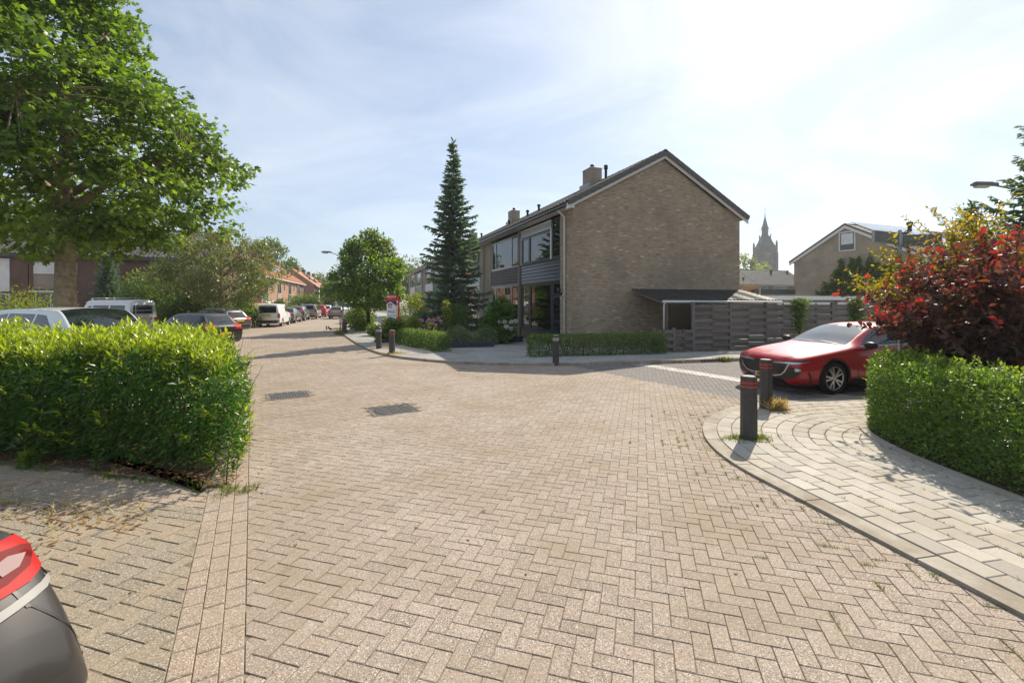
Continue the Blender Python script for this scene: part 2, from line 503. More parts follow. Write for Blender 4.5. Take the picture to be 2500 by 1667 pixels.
M['lampglass'] = gloss('lamp_glass', (.75, .68, .52), .25, .5)
M['red_paint'] = gloss('sign_red', (.6, .02, .025), .45)
M['blue_print'] = gloss('print_blue', (.02, .035, .2), .5)
M['red_print'] = gloss('print_red', (.6, .03, .035), .5)
M['board_white'] = gloss('board_white', (.75, .76, .78), .5)
M['bark'] = surf('bark', (.28, .225, .15), (.16, .128, .088), 9, .95, .02, 24, False, .2, c3=(.32, .26, .14), s3=2.5)
M['bark_dark'] = surf('bark_dark', (.07, .055, .042), (.04, .032, .026), 14, .95, .012, 40, False, .2)
M['twig'] = surf('twig', (.12, .075, .045), (.08, .05, .03), 12, .9)
M['black'] = gloss('black_plastic', (.015, .015, .016), .45, .4)
M['rubber'] = surf('tyre_rubber', (.018, .018, .019), (.03, .029, .028), 20, .85, 0, None, False, .3)
M['alloy'] = gloss('alloy_rim', (.62, .62, .63), .28, .5, metal=.85)
M['chrome'] = gloss('chrome', (.5, .5, .51), .25, .5, metal=.9)
M['cardark'] = gloss('car_glass', (.012, .016, .018), .03, .5, ior=1.75)
M['wscreen'] = gloss('windscreen', (.085, .105, .105), .04, .5, ior=2.2)
M['tail'] = gloss('tail_red', (.4, .018, .016), .5, .12)
M['tail_clear'] = gloss('tail_clear', (.34, .24, .23), .6, .1)
M['lens'] = gloss('head_lens', (.5, .52, .55), .08, .6, coat=.8, metal=.4)
M['plate'] = gloss('plate_yellow', (.78, .45, .03), .5)
M['plate_blue'] = gloss('plate_blue', (.03, .08, .5), .5)
M['grille'] = surf('grille_black', (.02, .018, .017), (.045, .04, .036), 90, .35)
M['solar'] = gloss('solar_panel', (.03, .035, .06), .12, .6, coat=1.0)
# ================================================================== GROUND, ROAD, PAVEMENTS
def clip(poly, p, n):
    out = []
    for i in range(len(poly)):
        a, b = poly[i], poly[(i + 1) % len(poly)]
        da = (a[0] - p[0]) * n[0] + (a[1] - p[1]) * n[1]
        db = (b[0] - p[0]) * n[0] + (b[1] - p[1]) * n[1]
        if da >= 0: out.append(a)
        if (da >= 0) != (db >= 0):
            t = da / (da - db)
            out.append((a[0] + (b[0] - a[0]) * t, a[1] + (b[1] - a[1]) * t))
    return out
def area(poly):
    return .5 * sum(poly[i][0] * poly[(i + 1) % len(poly)][1] - poly[(i + 1) % len(poly)][0] * poly[i][1] for i in range(len(poly)))
def inside(pts, poly):
    x, y = pts[:, 0], pts[:, 1]
    r = np.zeros(len(pts), bool)
    for i in range(len(poly)):
        x0, y0 = poly[i]; x1, y1 = poly[(i + 1) % len(poly)]
        c = ((y0 > y) != (y1 > y)) & (x < (x1 - x0) * (y - y0) / (y1 - y0 + 1e-12) + x0)
        r ^= c
    return r
def in_view(x, y, m=10):
    if y < .5: return False
    px, py = CX + x / y * F, HY + H / y * F
    return -m < px < 2500 + m and py < 1667 + m
def sheet(name, poly, z, mat, kind='structure', parent=None):
    mb = MB()
    mb.add([(p[0], p[1], z) for p in poly], [tuple(range(len(poly)))] if area(poly) > 0 else [tuple(range(len(poly) - 1, -1, -1))])
    o = mb.build(name, mat, parent)
    if kind and parent is None: o['kind'] = kind
    return o
def slabs_mesh(name, polys, ztop, mats, zjit=.002, ch=.004, zb=-.04, mi=None, gap=.0):
    """many flat prisms with chamfered rims in one mesh"""
    V, Lp, S, R, MI = [], [], [], [], []
    b = 0
    for q, poly in enumerate(polys):
        n = len(poly)
        cx = sum(p[0] for p in poly) / n; cy = sum(p[1] for p in poly) / n
        rr = max(.02, math.sqrt(abs(area(poly))) / 2)
        k = 1 - gap / rr; k2 = k - ch / rr
        z = ztop + random.uniform(-zjit, zjit)
        tx, ty = random.gauss(0, zjit * 2), random.gauss(0, zjit * 2)
        for p in poly:
            dx, dy = p[0] - cx, p[1] - cy
            V.append((cx + dx * k2, cy + dy * k2, z + tx * dx + ty * dy))
        for p in poly:
            dx, dy = p[0] - cx, p[1] - cy
            V.append((cx + dx * k, cy + dy * k, z - ch + tx * dx + ty * dy))
        for p in poly:
            V.append((cx + (p[0] - cx) * k, cy + (p[1] - cy) * k, ztop + zb))
        Lp += [b + i for i in range(n)]; S.append(n)
        for lv in (0, 1):
            for i in range(n):
                j = (i + 1) % n
                Lp += [b + lv * n + i, b + lv * n + n + i, b + lv * n + n + j, b + lv * n + j]; S.append(4)
        rv = random.random()
        R += [rv] * (1 + 2 * n); MI += [0 if mi is None else mi[q]] * (1 + 2 * n)
        b += 3 * n
    return fast_mesh(name, np.array(V), np.array(Lp), np.array(S), mats, np.array(R), matidx=np.array(MI))
def ccw(poly):
    return poly if area(poly) > 0 else poly[::-1]
def slab_pieces(polys, ztop, mats, names, parent, limit, massname, mi=None, **kw):
    """the LIMIT pieces nearest the eye become objects of their own, the rest one mass"""
    polys = [ccw(p) for p in polys]
    mi = mi or [0] * len(polys)
    cen = [(sum(p[0] for p in q) / len(q), sum(p[1] for p in q) / len(q)) for q in polys]
    order = sorted([i for i in range(len(polys)) if in_view(*cen[i])], key=lambda i: math.hypot(*cen[i]))[:limit]
    own = set(order)
    for i in order:
        q = [(p[0] - cen[i][0], p[1] - cen[i][1]) for p in polys[i]]
        me = slabs_mesh(names[mi[i]], [q], 0.0, [mats[mi[i]]], **kw)
        link(names[mi[i]], me, parent, (cen[i][0], cen[i][1], ztop))
    rest = [i for i in range(len(polys)) if i not in own]
    if rest:
        o = link(massname, slabs_mesh(massname, [polys[i] for i in rest], ztop, mats, mi=[mi[i] for i in rest], **kw), parent)
        o['kind'] = 'stuff'

# --- kerb of the near corner: straight, arc, straight
d1 = np.array((-.2, .98)); d1 /= np.linalg.norm(d1)
d2 = np.array((.97, .243)); d2 /= np.linalg.norm(d2)
n1 = np.array((d1[1], -d1[0])); n2 = np.array((d2[1], -d2[0]))
KC, KR = np.array((5.9, 5.6)), 3.25
a1 = math.atan2(-n1[1], -n1[0]) % (2 * PI); a2 = math.atan2(-n2[1], -n2[0]) % (2 * PI)
KT1, KT2 = KC - KR * n1, KC - KR * n2
def kerb_pt(u, o):
    """u: position measured on a row at offset o inward; u<0 on the first straight, then arc, then second straight"""
    r = KR - o
    la = r * (a1 - a2)
    if u < 0: q = KT1 + n1 * o + d1 * u
    elif u < la:
        a = a1 - u / r
        q = KC + r * np.array((math.cos(a), math.sin(a)))
    else: q = KT2 + n2 * o + d2 * (u - la)
    return (float(q[0]), float(q[1]))
def arc_len(o): return (KR - o) * (a1 - a2)

# --- far kerb, a smooth line through measured points
KFP = [(-40, 112), (-30, 84), (-24.2, 68), (-18.6, 52), (-14.4, 39.5), (-11.2, 30.0), (-10.1, 27.0), (-7.25, 21.0), (-5.6, 17.9), (-4.4, 16.2), (-3.3, 15.2), (-1.7, 14.3), (0, 13.95), (1.6, 13.9),
       (3.8, 14.15), (6.2, 14.65), (8.0, 15.1), (14.0, 16.6), (22.0, 18.6), (40.0, 23.1)]
def catmull(pts, n=8):
    out = []
    P_ = [np.array(p, float) for p in pts]
    for i in range(len(P_) - 1):
        p0 = P_[max(i - 1, 0)]; p1 = P_[i]; p2 = P_[i + 1]; p3 = P_[min(i + 2, len(P_) - 1)]
        for k in range(n):
            t = k / n
            out.append(.5 * ((2 * p1) + (-p0 + p2) * t + (2 * p0 - 5 * p1 + 4 * p2 - p3) * t * t + (-p0 + 3 * p1 - 3 * p2 + p3) * t ** 3))
    out.append(P_[-1])
    return np.array(out)
class Path2:
    def __init__(s, pts):
        s.p = np.asarray(pts); d = np.diff(s.p, axis=0); s.L = np.concatenate([[0], np.cumsum(np.linalg.norm(d, axis=1))])
        t = np.gradient(s.p, axis=0); t /= np.linalg.norm(t, axis=1)[:, None]; s.t = t
    def at(s, u, o=0.0):
        x = np.interp(u, s.L, s.p[:, 0]); y = np.interp(u, s.L, s.p[:, 1])
        tx = np.interp(u, s.L, s.t[:, 0]); ty = np.interp(u, s.L, s.t[:, 1])
        return (float(x - ty * o), float(y + tx * o))
    def near(s, q):
        return s.L[np.argmin(np.sum((s.p - np.array(q)) ** 2, axis=1))]
KF = Path2(catmull(KFP, 10))

ground = sheet('ground', [(-900, -60), (900, -60), (900, 1500), (-900, 1500)], -.06, M['ground'])
road_sheet = [(-60, 5), (-9, -6), (12, -6), (40, 22), (12, 18), (-2, 17), (-6, 22), (-11, 34), (-17, 52), (-36, 120), (-60, 120)]
road = sheet('road', road_sheet, -.02, M['roadfar'])

L0 = np.array((-1.375, 2.31)); dl = np.array((-.5, .866)); nr = np.array((.866, .5))
lp = lambda t, off=0.0: tuple(L0 + dl * t + nr * off)
kerbin = [kerb_pt(u, .08) for u in np.arange(-4.6, 12.0, .25)]
farin = [KF.at(u, .06) for u in np.arange(KF.near((-9.4, 25.6)), KF.near((13.0, 16.3)), .4)]
road_poly = [lp(-2.2), lp(26.6)] + farin + kerbin[::-1]
bed = sheet('joint_bed', road_poly, -.0075, M['sand'])

w = .1075
ANG = math.radians(-16.0)
ca, sa = math.cos(ANG), math.sin(ANG)
ii, jj = np.meshgrid(np.arange(-260, 260), np.arange(-260, 320))
ii, jj = ii.ravel(), jj.ravel()
mm = (ii - jj) % 4
hz = mm == 0; vt = mm == 3
lx = np.concatenate([ii[hz] + 1.0, ii[vt] + .5]) * w
ly = np.concatenate([jj[hz] + .5, jj[vt] + 1.0]) * w
isv = np.concatenate([np.zeros(hz.sum(), bool), np.ones(vt.sum(), bool)])
hx = lx * ca - ly * sa; hy = lx * sa + ly * ca + 6.0
PC = np.stack([hx, hy], 1)
gj = .0024
def paver_poly(c, v, g=gj):
    a, b = (w - g, w / 2 - g)
    if v: a, b = b, a
    return [(c[0] + x * ca - y * sa, c[1] + x * sa + y * ca) for x, y in ((-a, -b), (a, -b), (a, b), (-a, b))]
side_p = np.array((2.35, 12.9)); side_n = np.array((.867, .499))
MANH = [(-2.16, 8.19, 'grooved'), (-4.72, 9.5, 'studded')]
mh_ang = math.radians(30)
def in_manhole(c, m=.44):
    for (x, y, _) in MANH:
        dx, dy = c[0] - x, c[1] - y
        if abs(dx * math.cos(mh_ang) + dy * math.sin(mh_ang)) < m and abs(-dx * math.sin(mh_ang) + dy * math.cos(mh_ang)) < m - .06: return True
    return False
sel = inside(PC, road_poly) | ((((PC - L0) @ nr) > -.12) & (((PC - L0) @ nr) < .12) & (PC[:, 1] > .6) & (PC[:, 1] < 25.5))
polys, mi, strip_tops = [], [], []
for c, v in zip(PC[sel], isv[sel]):
    if in_manhole(c): continue
    if c[1] > 24 and random.random() < .0: continue
    q = paver_poly(c, v)
    if abs((c - L0) @ nr) < .13:
        q = clip(q, L0 + nr * .004, nr)
        if len(q) < 3 or abs(area(q)) < .0012: continue
    sd = (c - side_p) @ side_n
    polys.append(q); mi.append(1 if sd > 0 else 0)
    if 1.75 < sd < 2.5:
        t = clip(clip(q, side_p + side_n * 1.86, side_n), side_p + side_n * 2.36, -side_n)
        if len(t) >= 3: strip_tops.append(ccw(t))
slab_pieces(polys, 0.0, [M['paver'], M['paver_grey']], ['paver', 'paver'], road, 300, 'paver_field', mi, zjit=.0014, ch=.0035)
mk = bpy.data.objects
mo = link('road_marking', slabs_mesh('road_marking', strip_tops, .0045, [M['white_paint']], zjit=.0004, ch=.001, zb=-.003))
tag(mo, kind='structure')

# --- three rows of edge pavers along the left side of the road
edge = []
for c_ in range(3):
    t = -2.3 + .072 * c_
    while t < 26.4:
        a, b = t + gj, t + .215 - gj
        o0, o1 = -(c_ * .118 + gj), -((c_ + 1) * .118 - gj)
        edge.append([lp(a, o0), lp(b, o0), lp(b, o1), lp(a, o1)])
        t += .215
es = sheet('road_edge', [lp(-2.4, 0), lp(26.6, 0), lp(26.6, -.37), lp(-2.4, -.37)], -.0062, M['sand'])
slab_pieces(edge, 0.0, [M['paver_red']], ['paver'], es, 80, 'edge_pavers', zjit=.002, ch=.005)

# --- parking bay in front of the hedge bed
BK0 = np.array((-3.08, 4.745)); bd = np.array((-.976, .218)); bn = np.array((-.218, -.976))
bay_poly = [lp(-2.3, -.36), tuple(BK0 + bd * -.1), tuple(BK0 + bd * 7), (-10.5, 1.0), (-6, -1)]
bay = sheet('parking_bay', bay_poly, -.0055, M['sand'])
bpl, bmi = [], []
edge_pt = L0 - nr * .358
for r_ in range(6):
    t = -.6 - .07 * (r_ % 2) - .03 * r_
    while t < 6.6:
        a, b = t + gj, t + .215 - gj
        o0, o1 = r_ * w + gj, (r_ + 1) * w - gj
        q = [tuple(BK0 + bd * a + bn * o0), tuple(BK0 + bd * b + bn * o0), tuple(BK0 + bd * b + bn * o1), tuple(BK0 + bd * a + bn * o1)]
        q = clip(q, edge_pt, -nr)
        if len(q) >= 3 and abs(area(q)) > .002: bpl.append(q); bmi.append(1 if r_ in (2, 3) else 0)
        t += .215
lim = BK0 + bn * (6 * w)
for c, v in zip(PC, isv):
    if not (-8 < c[0] < -.8 and .7 < c[1] < 6.5): continue
    q = clip(clip(paver_poly(c, v, .003), edge_pt, -nr), lim, bn)
    if len(q) >= 3 and abs(area(q)) > .002: bpl.append(q); bmi.append(0)
slab_pieces(bpl, 0.0, [M['paver_dirty'], M['paver_red']], ['paver', 'paver'], bay, 260, 'bay_pavers', bmi, zjit=.0025, ch=.004)

# --- planting bed under the near hedge with a low concrete edging
bedsoil = [(-3.2, 4.83), (-9.6, 6.26), (-12.5, 9.3), (-4.85, 7.95), lp(2.9, -.42)]
soil = MB(); soil.prism(ccw(bedsoil), -.05, .024); soil.build('hedge_bed', M['soil'])['kind'] = 'structure'
def kerb_run(name, stones, z1, parent, mat):
    for q in stones:
        mb = MB(); mb.prism(ccw(q), -.1, z1); mb.build(name, mat, parent)
ek = empty('bed_kerb'); ek['kind'] = 'structure'
st = []
for i in range(7):
    a, b = i * 1.0 + .004, i * 1.0 + .996
    st.append([tuple(BK0 + bd * a + bn * .005), tuple(BK0 + bd * b + bn * .005), tuple(BK0 + bd * b - bn * .09), tuple(BK0 + bd * a - bn * .09)])
kerb_run('kerb_stone', st, .018, ek, M['kerb_dark'])

# --- pavement of the near corner: kerb and tiles in rings round the corner hedge
pv = empty('pavement'); pv['kind'] = 'structure'
pmb = MB()
inner = [kerb_pt(u, 2.42) for u in np.arange(-4.6, 9.0, .2)]
outer = [kerb_pt(u, .03) for u in np.arange(-4.6, 12.0, .2)]
pmb.prism(ccw(outer + inner[::-1]), -.05, .022)
pmb.build('tile_bed', M['sand'], pv)
ks, u = [], -4.6
while u < 11:
    us = np.linspace(u + .007, u + .993, 6)
    ks.append([kerb_pt(x, 0) for x in us] + [kerb_pt(x * (arc_len(.19) / arc_len(0)) if 0 < x < arc_len(0) else (x if x <= 0 else x - arc_len(0) + arc_len(.19)), .19) for x in us[::-1]])
    u += 1.0
kerb_run('kerb_stone', ks, .03, pv, M['kerb'])
tl = []
for k in range(11):
    o0, o1 = .195 + k * .2, .195 + (k + 1) * .2
    om = (o0 + o1) / 2
    u = -4.6 + (.15 if k % 2 else 0)
    A = arc_len(om)
    while u < A + 6.5:
        a, b = u + .004, u + .296
        def mp(x, o):
            return kerb_pt(x * arc_len(o) / A if 0 < x < A else (x if x <= 0 else x - A + arc_len(o)), o)
        tl.append([mp(a, o0 + .004), mp(b, o0 + .004), mp(b, o1 - .004), mp(a, o1 - .004)])
        u += .3
slab_pieces(tl, .037, [M['tile']], ['tile'], pv, 300, 'far_tiles', zjit=.003, ch=.004)
HOUT = [(5.12, 1.9), (5.04, 3.0), (5.0, 4.2), (5.0, 5.2), (5.1, 6.05), (5.36, 6.75), (5.8, 7.28), (6.45, 7.68), (7.3, 7.98), (9.0, 8.45), (11.0, 8.95)]
HP_ = Path2(catmull(HOUT, 6))
cb = empty('corner_bed_kerb'); cb['kind'] = 'structure'
ks, u = [], .0
while u < HP_.L[-1] - .9:
    us = np.linspace(u + .004, u + .796, 5)
    ks.append([HP_.at(x, .12) for x in us] + [HP_.at(x, .02) for x in us[::-1]])
    u += .8
kerb_run('kerb_stone', ks, .06, cb, M['tile'])
sb = MB(); sb.prism(ccw([tuple(p) for p in HP_.p] + [(14, 10), (14, 1.0), (6, 1.0)]), -.05, .05)
sb.build('corner_bed', M['soil'])['kind'] = 'structure'

# --- pavement across the road: kerb stones, tiles, then the front yards
pf = empty('far_pavement'); pf['kind'] = 'structure'
u0, u1 = KF.near((-14.4, 39.5)), KF.near((22, 18.6))
mb = MB(); mb.prism(ccw([KF.at(u, .05) for u in np.arange(u0, u1, .5)] + [KF.at(u, 2.0) for u in np.arange(u0, u1, .5)][::-1]), -.05, .062)
mb.build('tile_bed', M['sand'], pf)
ks = []
u = u0
while u < u1:
    us = np.linspace(u + .005, u + .995, 3)
    h_ = .105 if KF.at(u)[0] > 2.2 else .078
    mb = MB(); mb.prism(ccw([KF.at(x, 0) for x in us] + [KF.at(x, .14) for x in us[::-1]]), -.1, h_); mb.build('kerb_stone', M['kerb'], pf)
    u += 1.0
tl = []
for k in range(6):
    u = u0 + .15 * (k % 2)
    while u < u1:
        tl.append([KF.at(u + .004, .145 + k * .3), KF.at(u + .296, .145 + k * .3), KF.at(u + .296, .441 + k * .3), KF.at(u + .004, .441 + k * .3)])
        u += .3
slab_pieces(tl, .078, [M['tile_far']], ['tile'], pf, 0, 'tile_rows', zjit=.002, ch=.003)
yard = MB()
yard.prism(ccw([KF.at(u, 1.92) for u in np.arange(KF.near((-24, 68)), u1, 1.0)] + [(30, 27), (3, 28), (-30, 95)]), -.05, .055)
yard.build('front_yard', M['tile_far'])['kind'] = 'structure'

# --- drain covers
for x, y, kind in MANH:
    r = tag(empty('manhole', (x, y, 0), mh_ang), 'square iron manhole cover with straight grooves set in the brick road' if kind == 'grooved' else 'square iron manhole cover with studded top beside the near hedge',
            'manhole cover', 'manhole covers in the road')
    f = MB()
    for lo, hi in (((-.42, -.38, -.04), (-.36, .38, .001)), ((.36, -.38, -.04), (.42, .38, .001)), ((-.355, -.38, -.04), (.355, -.33, .002)), ((-.355, .33, -.04), (.355, .38, .002))):
        f.box(lo, hi, 0, .003)
    f.build('frame', M['kerb_dark'], r)
    p = MB(); p.box((-.35, -.325, -.04), (.35, .325, -.006)); lid = p.build('lid', M['iron'], r)
    q = MB()
    if kind == 'grooved':
        for i in range(13):
            yy = -.3 + i * .05
            hw = .33 * math.sqrt(max(.12, 1 - (i - 6) ** 2 / 62))
            for a, b in ((-hw, -.1), (-.07, .1), (.13, hw)):
                if i % 3 != 1 or a < -.15: q.box((a, yy - .016, -.006), (b, yy + .016, .003), 0, .003)
    else:
        for i in range(12):
            for j in range(12):
                xx, yy = -.3 + i * .055, -.29 + j * .053
                if (xx / .34) ** 2 + (yy / .34) ** 2 < 1: q.box((xx - .019, yy - .019, -.006), (xx + .019, yy + .019, .002), 0, .004)
    q.build('rib', M['iron'], lid)['kind'] = 'stuff'

# --- gully inlet in the far kerb
gx, gy = KF.at(KF.near((6.4, 14.7)), -.004)
gr = tag(empty('kerb_drain', (gx, gy, 0), math.atan2(.24, .97)), 'dark kerb drain inlet set in the kerb beside the fence', 'drain')
mb = MB()
mb.box((-.25, -.012, .0), (.25, .01, .02)); mb.box((-.25, -.012, .08), (.25, .01, .1))
for i in range(5): mb.box((-.25 + i * .1125, -.012, .021), (-.2 + i * .1125, .01, .079))
mb.build('grate', M['iron'], gr)
mb = MB(); mb.box((-.25, .0105, .005), (.25, .02, .095)); mb.build('opening', M['black'], gr)

# --- bollards
def bollard(loc, label, red=True, pointed=False, bands2=None, rz=.25):
    r = tag(empty('bollard', loc, rz), label, 'bollard', 'dark bollards along the kerbs')
    hx6 = lambda rad, z: [(rad * math.cos(PI / 3 * k + .1), rad * math.sin(PI / 3 * k + .1), z) for k in range(6)]
    mb = MB()
    lv = [hx6(.112, -.1), hx6(.106, .835)]
    if pointed: lv += [hx6(.1, .845), hx6(.012, .91)]
    else: lv += [hx6(.098, .85)]
    vs = sum(lv, []); fs = []
    for i in range(len(lv) - 1):
        for k in range(6): fs.append((i * 6 + k, i * 6 + (k + 1) % 6, i * 6 + 6 + (k + 1) % 6, i * 6 + 6 + k))
    fs.append(tuple((len(lv) - 1) * 6 + k for k in range(6)))
    mb.add(vs, fs)
    mb.build('post', M['bollard'], r)
    if not pointed:
        mb = MB(); a = hx6(.094, .8505); b = hx6(.085, .858)
        mb.add(a + b, [(k, (k + 1) % 6, 6 + (k + 1) % 6, 6 + k) for k in range(6)] + [(6, 7, 8, 9, 10, 11)])
        mb.build('cap', M['bollard_sunlit_top'], r)  # added pale piece, its colour carries the sunlight on the post top
    for z in (.70, .755):
        mb = MB(); a = hx6(.1095, z); b = hx6(.1095, z + .022)
        mb.add(a + b, [(k, (k + 1) % 6, 6 + (k + 1) % 6, 6 + k) for k in range(6)] + [(0, 1, 2, 3, 4, 5), (11, 10, 9, 8, 7, 6)])
        mb.build('reflector_band', M['refl_red'] if red else M['refl_white'], r)
    return r
gb = lambda px, py, z: (*G(px, py, z), z)
bollard(gb(1828, 1066, .06), 'black bollard with two red bands standing nearest on the corner pavement', True, rz=.35)
bollard(gb(1870, 992, .06), 'black bollard with two red bands in front of the red car', True, rz=.2)
bollard(gb(1357, 886, .07), 'black bollard with pale bands in front of the low hedge beside the house gable', False)
bollard(gb(957, 863, .07), 'black bollard with red bands before the clipped garden hedge', True)
bollard(gb(925, 851, .07), 'black pointed bollard with white bands beside the sold board', False, True)
bollard(gb(842, 812.5, .07), 'black bollard next to the parked bicycle and lamp post', True)
bollard(gb(654, 797, 0), 'grey bollard standing behind the white delivery van', False)
# ================================================================== BUILDINGS
C0 = np.array((2.594, 18.65)); dv = np.array((-.3507, .9365)); gv = np.array((.9365, .3507))
RZ_ROW = math.atan2(-.9365, .3507)
def row(s, y, z=0.0):
    q = C0 + dv * s + gv * y
    return (float(q[0]), float(q[1]), z)
HW, HD, RY, TANP = 6.3, 9.1, 4.55, .532
PITCH = math.atan(TANP)
ZE = 6.05
def zroof(y): return ZE + TANP * (min(y, HD - y) + .35)

TILE_V, TILE_F = [], []
for kx, (x, h) in enumerate(((0, .022), (.05, .05), (.1, .03), (.16, .008), (.25, .008), (.3, .026))):
    TILE_V += [(x, 0, h + .034), (x, .37, h), (x, 0, h + .012)]
for k in range(5):
    a, b = 3 * k, 3 * k + 3
    TILE_F += [(a, b, b + 1, a + 1), (a + 2, b + 2, b, a)]
def roof_tiles(name, parent, x0, ncol, y0, z0, ncourse, pitch, mat, back_y=None, step=.345, wid=.3):
    """one mass of overlapping tiles on a slope rising from (y0,z0) towards +y (or from back_y towards -y)"""
    n = ncol * ncourse
    i = np.tile(np.arange(ncol), ncourse); j = np.repeat(np.arange(ncourse), ncol)
    c, s_ = math.cos(pitch), math.sin(pitch)
    sg = 1 if back_y is None else -1
    yb = y0 if back_y is None else back_y
    pos = np.stack([x0 + i * wid, yb + sg * j * step * c, z0 + j * step * s_ + RNG.normal(0, .004, n)], 1)
    ex = np.tile((1.0 * wid / .3, 0, 0), (n, 1)); ey = np.tile((0, sg * c, s_), (n, 1)); ez = np.tile((0, -sg * s_, c), (n, 1))
    if sg < 0:
        ex = -ex; pos[:, 0] += wid
    me = instance_mesh(name, TILE_V, TILE_F, pos, ex, ey, ez, np.ones(n), [mat], rnd=RNG.random(n))
    o = link(name, me, parent); o['kind'] = 'stuff'
    return o
def slab_roof(mb, W, D, ze, pitch, over=.35, x0=0.0, x1=None, th=.1, ry=None):
    x1 = W if x1 is None else x1
    ry = D / 2
    zr = ze + math.tan(pitch) * (ry + over)
    mb.prism_ax([(-over, ze), (ry, zr), (D + over, ze), (D + over, ze - th), (ry, zr - th), (-over, ze - th)], x0, x1, 0)
    return zr
def window(parent, x0, x1, z0, z1, xs=(), zs=(), y=.05, mat=None, fw=.06, depth=.07, glass=None, name='window', room=None, roomy=.25):
    """frame with bars; every pane a child of the frame"""
    mb = MB()
    xe = [x0] + list(xs) + [x1]; ze = [z0] + list(zs) + [z1]
    for x in xe:
        c = min(max(x, x0 + fw / 2), x1 - fw / 2)
        mb.box((c - fw / 2, y, z0), (c + fw / 2, y + depth, z1))
    for i in range(len(xe) - 1):
        a = xe[i] + (fw if i == 0 else fw / 2); b = xe[i + 1] - (fw if i == len(xe) - 2 else fw / 2)
        for z in ze:
            c = min(max(z, z0 + fw / 2), z1 - fw / 2)
            mb.box((a, y + .004, c - fw / 2), (b, y + depth - .004, c + fw / 2))
    o = mb.build(name, mat or M['white'], parent)
    for i in range(len(xe) - 1):
        for j in range(len(ze) - 1):
            p = MB()
            p.box((xe[i] + fw / 2, y + depth * .5, ze[j] + fw / 2), (xe[i + 1] - fw / 2, y + depth * .5 + .008, ze[j + 1] - fw / 2))
            p.build('pane', glass or M['glass'], o)
    return o
def planks(parent, x0, x1, z0, z1, mat, y=.05, h=.16, name='plank'):
    n = max(1, round((z1 - z0) / h)); h = (z1 - z0) / n
    me = None
    for i in range(n):
        z = z0 + i * h
        if me is None:
            mb = MB(); mb.prism_ax([(y - .036, 0.014), (y - .004, h - .002), (y + .05, h - .002), (y + .05, 0.014)], x0, x1, 0)
            me = mb.me(name, mat)
        link(name, me, parent, (0, 0, z))
def chimney(parent, x, y, z0, z1, a=.9, b=.7, mat=None, cowl=True):
    mb = MB(); mb.box((x - a / 2, y - b / 2, z0), (x + a / 2, y + b / 2, z1))
    ch = mb.build('chimney', mat or M['brick_far'], parent)
    mb = MB(); mb.box((x - a / 2 - .02, y - b / 2 - .02, z1), (x + a / 2 + .02, y + b / 2 + .02, z1 + .07), 0, .03); mb.build('chimney_cap', M['kerb'], ch)
    mb = MB(); mb.box((x - a / 2 - .03, y - b / 2 - .2, z0), (x + a / 2 + .03, y - b / 2 - .003, z0 + .5)); mb.build('flashing', M['lead'], ch)
    if cowl:
        mb = MB(); mb.lathe([(.001, z1 + .36), (.1, z1 + .33), (.13, z1 + .26), (.1, z1 + .18), (.05, z1 + .15), (.05, z1 + .06)], 10, (x, y, 0)); mb.build('cowl', M['black'], ch)
    return ch
def vent(parent, x, y, z, h=.45, r=.07):
    mb = MB(); mb.lathe([(r, z - .2), (r, z + h * .7), (r * 1.5, z + h * .72), (r * 1.5, z + h), (.001, z + h * 1.05)], 10, (x, y, 0))
    mb.build('vent_pipe', M['black'], parent)

def brickwork(name, parent, place, u0, u1, v0, v1, keep, mat, L=.21, hgt=.05, gap=.011, proud=.012):
    """real bricks in stretcher bond; place(u,v,d) gives the point d proud of the wall"""
    rows = int((v1 - v0) / (hgt + gap)); V, Lp, S, R = [], [], [], []
    b = 0
    for r in range(rows):
        v = v0 + r * (hgt + gap)
        u = u0 - (.11 if r % 2 else 0)
        while u < u1:
            a, c = max(u, u0), min(u + L, u1)
            u += L + gap
            if c - a < .03 or not keep((a + c) / 2, v + hgt / 2): continue
            d = proud + random.uniform(-.003, .003)
            V += [place(a, v, d), place(c, v, d), place(c, v + hgt, d), place(a, v + hgt, d),
                  place(a, v, 0), place(c, v, 0), place(c, v + hgt, 0), place(a, v + hgt, 0)]
            for f in ((0, 1, 2, 3), (4, 5, 1, 0), (5, 6, 2, 1), (6, 7, 3, 2), (7, 4, 0, 3)):
                Lp += [b + i for i in f]; S.append(4)
            R += [random.random()] * 5
            b += 8
    o = link(name, fast_mesh(name, np.array(V), np.array(Lp), np.array(S), [mat], np.array(R)), parent)
    o['kind'] = 'stuff'
    return o

